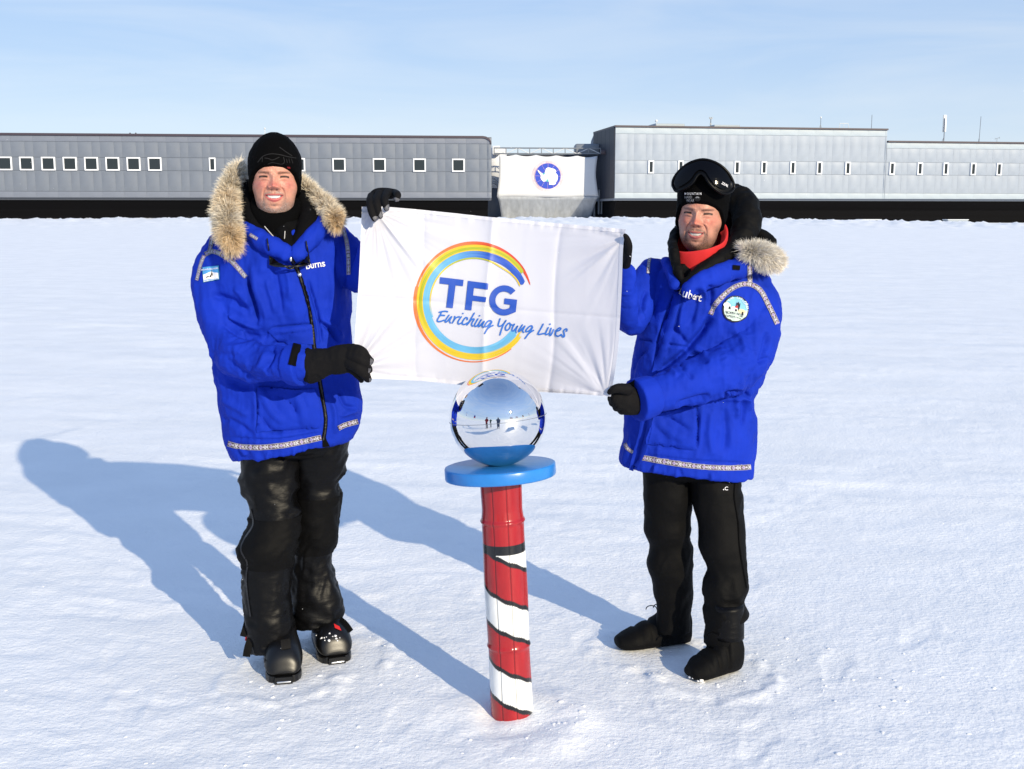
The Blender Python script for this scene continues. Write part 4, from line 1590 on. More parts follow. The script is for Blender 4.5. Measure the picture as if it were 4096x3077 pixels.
def head_frame(eye_px, Y, yaw, pitch, roll, s):
    """Head space: x to viewer's right, y out of the face, z up; origin between the eyes."""
    o = P(*eye_px, Y)
    M = Matrix.Rotation(R(yaw), 3, 'Z') @ Matrix.Rotation(R(pitch), 3, 'X') @ Matrix.Rotation(R(roll), 3, 'Y')
    base = np.array([[1, 0, 0], [0, -1, 0], [0, 0, 1.0]])        # face towards the camera (-Y)
    B = np.array(M) @ base.T if False else np.array(M) @ np.array([[1, 0, 0], [0, -1, 0], [0, 0, 1.0]])
    return lambda p: o + (np.asarray(p) * s) @ B.T

HC = np.array((0.0, -0.085, -0.012))      # centre from which the head is swept

def head_radius(d):
    """Distance from the head centre to the bare skull/jaw in direction d (unit rows), metres."""
    def ell(c, r):
        c, r = np.array(c), np.array(r)
        oc = -c
        A = ((d / r) ** 2).sum(1)
        B = (d * oc / r ** 2).sum(1)
        C = ((oc / r) ** 2).sum() - 1
        disc = B * B - A * C
        return np.where(disc > 0, (-B + np.sqrt(np.maximum(disc, 0))) / A, 0.02)
    a = ell((0, -0.005, 0.030), (0.0765, 0.098, 0.112))
    b = ell((0, 0.030, -0.048), (0.0660, 0.056, 0.080))
    c = ell((0, 0.022, -0.020), (0.0735, 0.066, 0.060))
    k = 26.0 / 0.1
    return np.log(np.exp(k * a) + np.exp(k * b) + np.exp(k * c)) / k

def head_dirs(na, ne, front):
    u = np.linspace(-1, 1, na, endpoint=False)
    az = np.pi * (u * (1 - front) + front * u ** 3) if front else np.pi * u
    v = np.linspace(-1, 1, ne + 2)[1:-1]
    el = (np.pi / 2) * (0.72 * v + 0.28 * v ** 3)
    A, E = np.meshgrid(az, el)
    A, E = A.ravel(), E.ravel()
    d = np.stack([np.sin(A) * np.cos(E), np.cos(A) * np.cos(E), np.sin(E)], 1)
    F = []
    for i in range(ne - 1):
        for j in range(na):
            k = (j + 1) % na
            F.append((i * na + j, i * na + k, (i + 1) * na + k, (i + 1) * na + j))
    n = len(d)
    d = np.concatenate([d, [[0, 0, -1], [0, 0, 1.0]]])
    for j in range(na):
        k = (j + 1) % na
        F.append((n, k, j))
        F.append((n + 1, (ne - 1) * na + j, (ne - 1) * na + k))
    return d, F, np.concatenate([A, [0, 0]])

def ga(x, m, s): return np.exp(-((x - m) / s) ** 2)

def face_head(st):
    """Skin of the head with its face; st holds the look of one person. Millimetres inside."""
    d, F, az = head_dirs(300, 230, 0.55)
    r = head_radius(d)
    V = HC + d * r[:, None]
    x, z = V[:, 0] * 1000, V[:, 2] * 1000
    ax = np.abs(x)
    front = sstep(V[:, 1], -0.035, 0.0)
    dy = np.zeros(len(V))
    n2 = np.stack([x, z, np.zeros_like(x)], 1)
    # forehead, brows, sockets
    dy += 4.2 * ga(z, 17, 7) * ga(ax, 27, 21)
    dy -= 1.5 * ga(x, 0, 5) * ga(z, 14, 9)
    dy -= 0.8 * (ga(x, 5, 1.8) + ga(x, -5, 1.8)) * ga(z, 15, 9)
    dy -= 10.0 * ga(ax, 33, 17) * ga(z, 3, 9.5)
    dy -= 4.0 * ga(ax, 17, 7) * ga(z, 0, 9)
    # lids: squinting into the sun
    arch = 1.6 - 0.0085 * (ax - 35) ** 2
    zs = z - (arch - 1.8)
    lidw = sstep(16.5 - np.abs(ax - 35), 0, 4)
    dy += 5.2 * ga(ax, 35, 14) * ga(z, 0.5, 6.5)
    dy += 2.4 * ga(ax, 35, 14) * ga(zs, -6.5, 3.6)
    dy -= 2.6 * ga(zs, -12.0, 2.0) * ga(ax, 36, 14)
    dy += 1.6 * ga(ax, 38, 16) * ga(zs, 5.4, 3.0)
    dy -= 1.5 * ga(zs, 3.4, 1.0) * lidw
    dy -= 3.0 * ga(zs, 0.2, 1.5) * lidw
    # crow's feet and under-eye lines
    for k in (-5, 0, 5):
        dy -= 1.3 * ga(z - (-2 + k + (ax - 54) * k * 0.05), 0, 1.3) * sstep(ax, 52, 56) * sstep(70 - ax, 0, 8)
    # nose
    t = np.clip((10 - z) / 40.0, 0, 1)
    prof = (2.5 + 17.5 * t ** 1.15) * sstep(z, -48.5, -34) * sstep(24 - z, 0, 22)
    wid = 7.6 + 5.2 * sstep(-z, 6, 30)
    dy += prof * ga(x, 0, wid)
    dy += 5.0 * ga(x, 0, 11.5) * ga(z, -32, 8.5)
    dy += 11.5 * ga(ax, 15.8, 7.2) * ga(z, -37, 6.8)
    dy -= 2.2 * ga(ax, 23, 3.2) * ga(z, -35, 7)
    dy -= 4.6 * ga(ax, 8.4, 3.8) * ga(z, -45.0, 2.6)
    # cheeks pushed up by the smile, folds beside the mouth
    dy += 6.0 * ga(ax, 44, 16) * ga(z, -27, 14)
    fx = 22 + 15.5 * (1 - np.exp(-np.clip(-34 - z, 0, 80) / 13.0))
    fw = sstep(-z, 30, 38) * sstep(86 + z, 0, 14)
    dy -= 2.8 * ga(ax - fx, 0, 2.8) * fw
    dy += 3.2 * ga(ax - fx, 8, 6) * fw
    # lips and open smile
    mw = st.get('mw', 29.0)
    q = np.clip(ax / mw, 0, 1.2)
    ztop = st.get('mz', -66.5) + 1.6 * q ** 2 - 0.8 * (1 - q ** 2)
    zbot = ztop - st.get('open', 11.5) * np.clip(1 - q ** 2, 0, 1) ** 0.85
    inside = (z < ztop) & (z > zbot) & (q < 1)
    mofs = st.get('mz', -66.5) + 66.5
    upl = (z >= ztop) & (z < ztop + 5.6 * np.clip(1 - q ** 2.2, 0, 1) ** 0.6 + 0.6) & (q < 1.03)
    lol = (z <= zbot) & (z > zbot - 10.5 * np.clip(1 - q ** 2.0, 0, 1) ** 0.6 - 0.4) & (q < 0.99)
    dy += 5.0 * ga(ax, 0, 24) * ga(z, -70, 22)                          # the muzzle
    mask_l = np.clip(1 - q ** 4, 0, 1)
    dy += 2.6 * ga(z - (ztop + 3.4), 0, 3.4) * mask_l
    dy += 3.6 * ga(z - (zbot - 4.2), 0, 4.2) * mask_l
    dy -= 1.2 * ga(x, 0, 2.6) * ga(z, -56, 6)
    ind = sstep(np.minimum(ztop - z, z - zbot), -0.2, 1.2) * (q < 1)
    teeth_bulge = 2.2 * np.clip(1 - q ** 2, 0, 1)
    dy -= (5.0 - teeth_bulge) * ind
    dy -= 3.0 * ga(ax, mw + 1.5, 3.2) * ga(z, -65.5, 4)
    dy -= 2.6 * ga(z, -97, 4.5) * ga(ax, 0, 20)
    dy += 6.5 * ga(x, 0, 17) * ga(z, -116, 11)
    dy += 0.35 * vnoise(n2 * 0.35, 3)
    V = V + np.outer(dy * front / 1000.0, (0, 1, 0))
    # ears
    # colours
    base = np.array(st['skin'])
    C = np.tile(base, (len(V), 1))
    def blend(col, w):
        nonlocal C
        w = np.clip(w, 0, 1)[:, None]
        C = C * (1 - w) + np.array(col) * w
    sp = vnoise(n2 * 0.22, 5)
    blend(st['red'], (0.62 * ga(ax, 46, 24) * ga(z, -26, 21) + 0.75 * ga(x, 0, 16) * ga(z, -29, 13) + 0.12 * ga(x, 0, 12) * ga(z, -8, 12) + 0.3 * ga(z, 30, 9) * ga(x, 0, 26)) * (1 + 0.25 * sp))
    blend((st['skin'][0] * 1.05, st['skin'][1] * 1.12, st['skin'][2] * 1.12), 0.5 * ga(ax, 35, 14) * ga(z, 10, 4))
    mot = fbm(n2 * 0.12, 3, 15)
    C = C * (1 + 0.16 * mot)[:, None] * np.array((1, 1, 1)) 
    blend((0.30, 0.13, 0.10), 0.40 * ga(zs, -12, 2.2) * ga(ax, 36, 14) + 0.65 * ga(ax - fx, 0, 2.2) * fw)  # shade in the under-eye and cheek folds painted into the skin
    # whiskers
    g1, g2 = vnoise(np.stack([x * 0.9, z * 0.7, V[:, 1] * 900], 1), 7), vnoise(np.stack([x * 2.1, z * 1.6, V[:, 1] * 900], 1), 9)
    grain = 0.72 + 0.45 * g1 + 0.4 * g2
    jaw = sstep(-z - 0.0, 62, 96) * sstep(ax + (-z - 60) * 0.75, 34, 58)
    chin = sstep(-z, 98, 116) * ga(x, 0, 40)
    must = ga(z - (mofs - 55.0 - 0.011 * ax ** 2), 0, 6.0) * sstep(36 - ax, 0, 8) * (0.35 + 0.65 * sstep(ax, 2, 7))
    gote = ga(ax, 34, 5.5) * sstep(-z, 62, 70) * sstep(112 + z, 0, 16)
    soul = ga(x, 0, 7.5) * ga(z, -95, 4)
    blend(st['beard'], np.clip(st['jaw'] * jaw + st['chin'] * chin + st['must'] * must + st['gote'] * gote + st['soul'] * soul, 0, 1) * np.clip(grain, 0, 1))
    side = st.get('side', 0) * sstep(ax, 50, 66) * sstep(-z, 22, 60)
    blend(st['beard'], side * np.clip(grain, 0, 1))
    spk = sstep(vnoise(np.stack([x * 1.3, z * 1.0, V[:, 1] * 1000], 1), 19), 0.15, 0.6)
    blend(st.get('frost', st['beard']), st.get('frost_w', 0) * np.clip(jaw + chin + 0.5 * must, 0, 1) * spk)
    # brows
    bz = 12.5 + 0.05 * (ax - 20) - 0.004 * (ax - 38) ** 2
    brow = ga(z - bz, 0, 3.6) * sstep(ax, 12, 17) * sstep(57 - ax, 0, 9)
    blend(st['brow'], 0.95 * brow * np.clip(0.75 + 0.5 * g2, 0, 1))
    # lips, mouth, teeth
    blend(st['lip'], 0.9 * upl.astype(float))
    blend(st['lip2'], 0.9 * lol.astype(float))
    blend((0.05, 0.012, 0.012), inside.astype(float))
    tz0, tz1 = ztop - 0.2, zbot + 1.3 + 1.0 * (1 - q)
    tooth = inside & (z < tz0) & (z > tz1 - 1.0) & (ax < mw * 0.76)
    tw = 6.6
    gap = np.abs(((x + tw / 2 * 0) / tw) % 1.0 - 0.0)
    gap = np.minimum(gap, 1 - gap) * tw
    tc = np.array(st['teeth'])
    blend(tc, tooth * (0.70 + 0.30 * sstep(gap, 0.15, 0.9)))
    blend((0.08, 0.02, 0.02), tooth * 0.9 * sstep(ax, mw * 0.52, mw * 0.80))
    # eye slits, lashes, a sliver of eyeball
    slit = ga(zs, 0.4, 3.0) * lidw
    blend((0.012, 0.008, 0.007), 1.3 * slit)
    blend((0.05, 0.026, 0.018), 0.65 * ga(zs, 2.6, 1.2) * lidw)
    blend((0.55, 0.50, 0.47), 0.35 * ga(zs, -0.9, 0.7) * lidw * ga(ax, 40, 4))
    blend((0.10, 0.03, 0.025), 0.9 * ga(ax, 8.4, 3.6) * ga(z, -45.3, 2.3))  # nostril shade painted into the skin colour
    return V, F, C

def cap_shell(brim, thick, na=220, ne=150, top=None):
    """Hat worn on the head: brim(az) gives the height (mm) of its edge; hidden inside the head below it."""
    d, F, az = head_dirs(na, ne, 0.35)
    r = head_radius(d)
    z0 = (HC + d * r[:, None])[:, 2] * 1000
    a = np.abs(np.degrees(np.arctan2(d[:, 0], d[:, 1])))
    sgn = np.sign(d[:, 0])
    zb = brim(np.degrees(np.arctan2(d[:, 0], d[:, 1])))
    w = sstep(z0 - zb, -2.0, 4.5)
    t = thick(a, z0, d)
    p = np.stack([d[:, 0] * 3, d[:, 1] * 3, d[:, 2] * 3], 1)
    t = t + 0.0022 * fbm(p * 2.2, 3, 4) 
    rr = r + np.where(w > 0, -0.006 * (1 - w) + t * w, -0.006)
    V = HC + d * rr[:, None]
    keep = w > 0.0
    F = [f for f in F if any(keep[i] for i in f)]
    return V, F, z0 - zb

def fur_ruff(name, path, n, length, parent, pal, seed, comb=(0, 0, -0.4), droop=0.25):
    """A roll of fur: core plus thousands of tapering hairs. path: (world point, radius)."""
    rng = np.random.default_rng(seed)
    data = catmull(np.array([np.append(p, r) for p, r in path]), 10)
    pts, rad = data[:, :3], data[:, 3]
    core = tube(pts, rad * 0.72 * np.clip(np.minimum(np.arange(len(pts)) + 2, len(pts) - np.arange(len(pts)) + 1) / 12.0, 0.2, 1), 16, 1)
    T, Nn, B = frames(pts)
    k = rng.random(n) * (len(pts) - 1)
    i = np.minimum(k.astype(int), len(pts) - 2)
    f = (k - i)[:, None]
    c = pts[i] * (1 - f) + pts[i + 1] * f
    rr = rad[i] * (1 - f[:, 0]) + rad[i + 1] * f[:, 0]
    t_, n_, b_ = T[i], Nn[i], B[i]
    th = rng.random(n) * 2 * math.pi
    out = n_ * np.cos(th)[:, None] + b_ * np.sin(th)[:, None]
    # hairs at the two ends splay along the roll
    e0, e1 = np.clip(1 - k / 9.0, 0, 1), np.clip(1 - (len(pts) - 1 - k) / 9.0, 0, 1)
    dirv = out + t_ * (e1 - e0)[:, None] * 1.6 + np.array(comb) * 0.55 + 0.30 * rng.normal(size=(n, 3))
    clump = np.stack([vnoise(c * 55 + out * 2.0, s) for s in (1, 2, 3)], 1)
    dirv += 0.55 * clump
    dirv /= np.linalg.norm(dirv, axis=1)[:, None]
    endk = np.clip(1 - np.maximum(e0, e1) * 0.85, 0.1, 1)
    base = c + out * (rr * 0.66 * endk)[:, None]
    L = (length + 0.5 * rr * (1 - endk)) * (0.55 + 0.7 * rng.random(n)) * (1 + 0.35 * clump[:, 0])
    mid = base + dirv * (L * 0.55)[:, None]
    tipd = dirv + np.array((0, 0, -droop)) + 0.25 * rng.normal(size=(n, 3))
    tipd /= np.linalg.norm(tipd, axis=1)[:, None]
    tip = mid + tipd * (L * 0.5)[:, None]
    side = np.cross(dirv, rng.normal(size=(n, 3)))
    side /= np.linalg.norm(side, axis=1)[:, None]
    wd = 0.0008 * (0.7 + 0.6 * rng.random(n))[:, None]
    V = np.concatenate([base - side * wd, base + side * wd, mid - side * wd * 0.75, mid + side * wd * 0.75, tip])
    a = np.arange(n)
    F = np.stack([a, a + n, a + 3 * n, a + 2 * n], 1).tolist() + np.stack([a + 2 * n, a + 3 * n, a + 4 * n], 1).tolist()
    u = k / (len(pts) - 1)
    patch = fbm(c * 16, 3, seed + 3)
    lo, mi, hi, warm = (np.array(q) for q in pal)
    wv = np.clip(sstep(u, 0.68, 0.95) + 0.35 * sstep(patch, 0.15, 0.5), 0, 1)[:, None]
    hv = (0.75 + 0.5 * rng.random(n))[:, None]
    cm = (mi * (1 - wv) + warm * wv) * hv * (1 + 0.5 * np.minimum(0, patch))[:, None]
    cb = lo * hv
    ct = hi * hv * (1 - 0.5 * wv) + warm * 1.25 * wv * 0.5
    dark = (rng.random(n) < 0.14)[:, None]
    ct = np.where(dark, lo * 1.2, ct)
    C = np.concatenate([cb, cb, cm, cm, ct])
    Vc, Fc = core
    o = obj(name, np.concatenate([V, Vc]), F + [tuple(q + len(V) for q in f) for f in Fc], M_FUR, parent,
            cols=np.clip(np.concatenate([C, np.tile(lo * 0.8 + mi * 0.2, (len(Vc), 1))]), 0, 1))
    o.data.polygons.foreach_set('use_smooth', np.zeros(len(o.data.polygons), bool)) if False else None
    return o

def trim_colors(uv, width):
    """Woven band: white selvedges, dark ground, pale chevrons and lozenges."""
    s = uv[:, 0] / width
    v = uv[:, 1]
    c = np.tile(np.array((0.10, 0.075, 0.085)), (len(uv), 1))
    ph = s % 1.9
    a = np.abs(v - 0.5)
    loz = np.abs(ph - 0.5) + a * 1.0 < 0.42
    chev = (np.abs(((ph + (0.5 - a) * 0.9 * np.where(ph > 1.4, 1, -1)) % 0.45) - 0.2) < 0.13) & (ph > 0.95)
    c[loz] = (0.45, 0.39, 0.50)
    c[(np.abs(ph - 0.5) + a < 0.2)] = (0.22, 0.17, 0.42)
    c[chev & (a < 0.36)] = (0.60, 0.60, 0.66)
    c[a > 0.42] = (0.42, 0.42, 0.47)
    return c

def add_trim(poly, width, tree, parent, off=0.0028):
    V, F, uv = ribbon(poly, width, tree, off, cross=9, step=width / 7.0)
    return obj('woven_trim', V, F, M_TRIM, parent, cols=trim_colors(uv, width))

def add_ribbon(name, poly, width, tree, m, parent, off=0.0025, cross=3, step=10):
    V, F, uv = ribbon(poly, width, tree, off, cross, step)
    return obj(name, V, F, m, parent)

def add_flat(name, V2, F2, tree, m, parent, off=0.0025, maxlen=8):
    if maxlen:
        V2, F2 = refine2d(V2, F2, maxlen)
    V, F = project_flat(V2, F2, tree, off)
    F = [tuple(f) for f in F]
    if not F:
        return None
    a, b, c = (V[i] for i in F[0][:3])
    if np.dot(np.cross(b - a, c - a), a - np.array((0, 0, CAM_H))) > 0:
        F = [tuple(reversed(f)) for f in F]
    return obj(name, V, F, m, parent)

def add_poly(name, pts, tree, m, parent, off=0.0025, maxlen=10):
    return add_flat(name, np.asarray(pts, float), [tuple(f) for f in tri_poly(pts)], tree, m, parent, off, maxlen)

def add_text(name, s, c, size, ang, tree, m, parent, off=0.003, bold=0.0, stretch=1.0, shear=0.0):
    V2, F2 = text_px(s, c, size, ang, bold, stretch, shear)
    return add_flat(name, V2, F2, tree, m, parent, off, None)

def leg(zm, rows, seed, n=64, per=9, wr_amp=0.007, wr_freq=26.0, depth=0.95):
    """One trouser leg: outline rows plus soft cross wrinkles worked out along the leg."""
    D_ = []
    for r in rows:
        a, b = P(*zm(r[0], r[1]), r[4]), P(*zm(r[2], r[3]), r[4])
        D_.append(np.concatenate([a, b, [depth]]))
    D_ = catmull(np.array(D_), per)
    th = np.linspace(0, 2 * math.pi, n, endpoint=False)
    rings = []
    L = 0.0
    prev = None
    S_, TH = [], []
    for q in D_:
        a, b = q[:3], q[3:6]
        c, h = (a + b) / 2, (b - a) / 2
        if prev is not None:
            L += np.linalg.norm(c - prev)
        prev = c
        w = np.linalg.norm(h)
        rings.append(c + np.outer(np.cos(th), h) + np.outer(np.sin(th), (0, w * q[6], 0)))
        S_ += [L] * n
        TH += list(th)
    V, F = loft(rings)
    S_ = np.array(S_ + [0, L]); TH = np.array(TH + [0, 0])
    N = normals(V, F)
    if np.mean(((V - V.mean(0)) * N).sum(1)) < 0:
        F = [tuple(reversed(f)) for f in F]
        N = -N
    ph = np.stack([np.cos(TH) * 0.9, np.sin(TH) * 0.9, S_ * wr_freq], 1)
    ph[:, 2] += 1.2 * vnoise(np.stack([np.cos(TH), np.sin(TH), S_ * 5], 1), seed + 1)
    amp = wr_amp * (0.55 + 0.45 * vnoise(np.stack([np.cos(TH), np.sin(TH), S_ * 4], 1), seed + 2))
    disp = amp * ridged(ph, 3, seed)
    disp += 0.5 * wr_amp * fbm(V * 14, 3, seed + 9)
    return V + N * disp[:, None], F, S_

def boot_mesh(heel, toe, spec, ex=2.6, n=28):
    """Loft from heel to toe; spec rows: (t, half width, top height, bottom height)."""
    heel, toe = np.asarray(heel, float), np.asarray(toe, float)
    ax = toe - heel
    L = np.linalg.norm(ax)
    ax /= L
    side = np.array((ax[1], -ax[0], 0))
    sp = catmull(np.array(spec), 5)
    rings = []
    th = np.linspace(0, 2 * math.pi, n, endpoint=False)
    for t, hw, top, bot in sp:
        c = np.sign(np.cos(th)) * np.abs(np.cos(th)) ** (2 / ex)
        s = np.sign(np.sin(th)) * np.abs(np.sin(th)) ** (2 / ex)
        mid = bot + (top - bot) * 0.42
        z = np.where(s > 0, mid + (top - mid) * s, mid + (mid - bot) * s)
        narrow = 1 - 0.18 * np.maximum(s, 0)
        rings.append(heel[None, :] * (1, 1, 0) + ax * (L * t) + np.outer(c * narrow * hw, side) + np.outer(z, (0, 0, 1)))
    return loft(rings)

def hidden_body(head_pts, limbs, name, parent, head):
    """The body under the clothes joined with the head: one mesh."""
    V, N, F = remesh(limbs, 0.012, 3)
    Vh, Fh, Ch = head
    V2 = np.concatenate([Vh, V])
    F2 = list(Fh) + [tuple(i + len(Vh) for i in f) for f in F]
    C = np.concatenate([Ch, np.tile(Ch.mean(0), (len(V), 1))])
    return obj(name, V2, F2, M_SKIN, parent, cols=np.clip(C, 0, 1))

def outward(V, F):
    """Turn faces so that the surface looks outwards."""
    N = normals(V, F)
    if np.mean(((V - V.mean(0)) * N).sum(1)) < 0:
        F = [tuple(reversed(f)) for f in F]
    return F

def solid(name, parts, m, parent, voxel=0.004, smooth=3, bumps=None):
    V, N, F = remesh(parts, voxel, smooth)
    if bumps:
        for sc_, amp, seed in bumps:
            V = drape_noise(V, N, sc_, amp, seed)
    return obj(name, V, F, m, parent), V, N, F

def strip3(name, pts, w, th, m, parent, up=(0, 0, 1)):
    """A bent strap or flap: centre line in world space, width, thickness."""
    pts = catmull(np.array(pts), 5) if len(pts) > 2 else np.array(pts)
    T = np.gradient(pts, axis=0); T /= np.linalg.norm(T, axis=1)[:, None]
    S = np.cross(T, np.array(up)); S /= np.linalg.norm(S, axis=1)[:, None] + 1e-9
    U = np.cross(S, T)
    rings = [np.array([p + s * w / 2 + u * th / 2, p - s * w / 2 + u * th / 2, p - s * w / 2 - u * th / 2, p + s * w / 2 - u * th / 2]) for p, s, u in zip(pts, S, U)]
    return obj(name, *loft(rings), m, parent, smooth=False)

# ================================================================ the person on the left
def person_a():
    foot = G(*ZB1(1000, 1150))
    root = empty('person', (foot[0], foot[1], 0))
    tag(root, 'person in black knit beanie with thick tan fur hood, holding the left flag corners', 'person')
    Y0 = 3.80
    # ---------------- body and head
    hf = head_frame(Z1(882, 527), Y0 - 0.105, 9, -3, 0.5, 0.985)
    st = dict(skin=(0.56, 0.275, 0.195), red=(0.55, 0.152, 0.125), lip=(0.40, 0.088, 0.085), lip2=(0.55, 0.125, 0.125), beard=(0.155, 0.125, 0.115), frost=(0.55, 0.52, 0.51), frost_w=0.5,
              brow=(0.10, 0.052, 0.036), teeth=(0.64, 0.64, 0.64), jaw=0.78, chin=0.95, must=0.92, gote=0.42, soul=0.9, side=0.35, mw=30.0, open=10.0, mz=-62.5)
    Vh, Fh, Ch = face_head(st)
    Vh = hf(Vh)
    Fh = outward(Vh, Fh)
    nb = P(*Z1(880, 1050), Y0)
    limbs = [TB(Z1, [(880, 700, Y0, 150), (880, 1100, Y0 + 0.01, 170)], 16), silo(Z3, [(420, 170, 840, 170, Y0), (300, 300, 930, 300, Y0), (330, 700, 930, 700, Y0), (360, 1200, 960, 1200, Y0)], depth=0.6),
             TB(Z3, [(260, 300, 3.80, 70), (230, 620, 3.77, 60), (330, 890, 3.69, 55), (600, 955, 3.56, 40), (800, 950, 3.52, 30)], 12),
             TB(Z3, [(930, 260, 3.80, 70), (1080, 400, 3.76, 60), (1180, 250, 3.69, 50), (1225, 60, 3.62, 36)], 12),
             TB(Z5, [(260, 150, 3.84, 80), (270, 600, 3.80, 70), (250, 900, 3.79, 60), (270, 1330, 3.79, 45)], 12), TB(Z5, [(560, 120, 3.86, 80), (545, 500, 3.90, 65), (520, 850, 3.94, 55), (530, 1180, 3.95, 45)], 12)]
    hidden_body(None, limbs, 'body', root, (Vh, Fh, Ch))

    # ---------------- parka
    rows = [(470, 60, 800, 60, Y0 + 0.02), (390, 95, 880, 90, Y0), (300, 130, 935, 118, Y0), (200, 190, 985, 160, Y0), (140, 270, 1008, 240, Y0), (120, 400, 1018, 380, Y0), (130, 560, 1030, 520, Y0),
            (150, 700, 1032, 680, Y0), (165, 850, 1036, 830, Y0), (180, 1000, 1050, 980, Y0), (198, 1130, 1070, 1110, Y0), (213, 1240, 1094, 1200, Y0), (232, 1360, 1088, 1275, Y0), (252, 1440, 1074, 1330, Y0), (272, 1500, 1064, 1372, Y0), (298, 1560, 1046, 1415, Y0)]
    torso = silo(Z3, rows, depth=0.60)
    arm_r = TB(Z3, [(235, 225, 3.82, 105), (200, 340, 3.79, 138), (190, 480, 3.77, 150), (215, 640, 3.75, 150), (262, 790, 3.72, 146), (330, 910, 3.66, 138), (450, 960, 3.60, 118), (580, 955, 3.55, 108), (700, 962, 3.515, 110)], 26, flat=1.0)
    arm_l = TB(Z3, [(950, 200, 3.82, 110), (1010, 280, 3.79, 125), (1070, 380, 3.75, 118), (1130, 400, 3.70, 105), (1180, 280, 3.66, 92), (1220, 110, 3.63, 78)], 24)
    collar_l = TB(Z1, [(520, 900, 3.84, 60), (560, 960, 3.77, 62), (635, 1060, 3.71, 68), (760, 1180, 3.66, 72), (930, 1270, 3.635, 62), (1070, 1345, 3.63, 50)], 16)
    collar_r = TB(Z1, [(1330, 800, 3.88, 80), (1400, 960, 3.79, 78), (1330, 1090, 3.70, 82), (1220, 1220, 3.66, 78), (1120, 1330, 3.63, 55)], 16)
    hood = ellipsoid(P(*Z1(890, 960), 3.99), (0.17, 0.09, 0.15), 24, 14)
    V, N, F = remesh([torso, arm_r, arm_l, collar_l, collar_r, hood], 0.0048, 4)
    z = V[:, 2]
    V = drape_noise(V, N, 5.0, 0.011, 3, oct=3)
    V = drape_noise(V, N, 7, 0.0085, 8, stretch=(1.4, 1, 0.6), kind='ridged')
    V = drape_noise(V, N, 15, 0.0048, 18, stretch=(1.1, 1, 0.75), kind='ridged')
    px = proj(V)
    # sleeve: wrinkles crowd at the elbow and run across the arm
    el = np.array(Z3(330, 900))
    m = np.exp(-(((px[:, 0] - el[0]) / 130) ** 2 + ((px[:, 1] - el[1]) / 150) ** 2)) * (V[:, 1] < 3.75)
    V = drape_noise(V, N, 20, 0.0065, 21, stretch=(0.6, 0.7, 1.5), kind='ridged', mask=m)
    S = lambda pts, w, a: (Z3.l(pts), w * Z3.k, a * 1.9)
    V = folds(V, N, [
        S([(365, 400), (405, 520), (438, 640), (452, 700)], 17, -0.020), S([(390, 420), (440, 600), (470, 740)], 20, 0.010),
        S([(400, 320), (440, 480), (495, 640), (490, 760)], 22, 0.009), S([(545, 330), (575, 480), (600, 650)], 15, -0.007), S([(500, 420), (560, 640)], 16, 0.006),
        S([(150, 520), (280, 560), (400, 640)], 20, -0.008), S([(230, 640), (360, 700), (470, 745)], 20, 0.009), S([(210, 700), (340, 770), (470, 790)], 16, -0.009),
        S([(300, 470), (400, 590)], 22, 0.008), S([(200, 850), (330, 860), (480, 830)], 24, 0.008), S([(520, 880), (560, 830), (640, 825)], 16, -0.008), S([(480, 1000), (525, 930), (545, 860)], 16, -0.010),
        S([(400, 1030), (470, 960), (500, 880)], 18, 0.008), S([(250, 930), (350, 1020), (430, 1060)], 22, -0.007),
        S([(515, 735), (650, 722), (800, 708)], 9, -0.006), S([(515, 760), (650, 745), (800, 728)], 10, 0.003),
        S([(520, 735), (490, 800)], 10, -0.005), S([(830, 690), (900, 740), (965, 825)], 12, -0.010), S([(850, 680), (930, 730), (985, 800)], 14, 0.007),
        S([(760, 420), (800, 560), (835, 700), (852, 835)], 9, -0.009), S([(740, 430), (775, 560), (815, 700), (830, 830)], 10, 0.005), S([(905, 330), (915, 520), (910, 680)], 22, 0.006),
        S([(950, 200), (970, 330), (985, 480)], 18, -0.008), S([(600, 260), (640, 420), (650, 560)], 20, 0.005),
        S([(432, 1090), (440, 1240), (436, 1385)], 8, -0.006), S([(436, 1392), (640, 1388), (840, 1362)], 8, -0.006), S([(470, 1110), (530, 1250), (620, 1330)], 18, 0.007), S([(450, 1280), (520, 1370), (600, 1400)], 16, -0.006),
        S([(250, 1060), (350, 1110), (420, 1100)], 24, -0.008), S([(210, 1180), (300, 1230), (400, 1290)], 20, 0.005), S([(230, 1300), (330, 1350), (420, 1420)], 18, -0.005),
        S([(880, 1130), (930, 1260), (930, 1400)], 16, 0.006), S([(960, 1120), (1000, 1220), (1090, 1250)], 14, -0.008), S([(960, 1290), (1030, 1265), (1090, 1240)], 14, 0.007),
        S([(690, 1150), (730, 1260), (740, 1340)], 18, 0.005), S([(560, 1150), (640, 1200), (700, 1290)], 18, -0.004),
        S([(330, 1480), (380, 1540)], 12, 0.006), S([(520, 1510), (500, 1560)], 12, 0.005), S([(680, 1490), (670, 1540)], 12, 0.005), S([(260, 1425), (560, 1440), (840, 1395)], 7, -0.004),
    ])
    coat = obj('parka', V, F, M_COAT, root)
    tr = bvh(V, F)
    # pockets: raised patches with stitched edges
    add_poly('pocket', [Z3(*p) for p in ((436, 1105), (560, 1112), (700, 1120), (800, 1118), (828, 1180), (842, 1300), (840, 1358), (640, 1386), (438, 1392))], tr, M_COAT, coat, 0.0055, 14)
    add_poly('chest_pocket', [Z3(*p) for p in ((505, 742), (640, 728), (785, 712), (790, 770), (796, 835), (640, 838), (560, 800))], tr, M_COAT, coat, 0.0050, 14)
    # cuff
    a, b = P(*Z3(655, 960), 3.525), P(*Z3(735, 968), 3.505)
    cuff = tube([a, a * 0.5 + b * 0.5, b], [0.0665, 0.0685, 0.067], 30, 4, False, 1.0)
    o, Vc, Nc, Fc = solid('cuff', [cuff], M_COAT, coat, 0.0045, 2, [(14, 0.004, 5)])
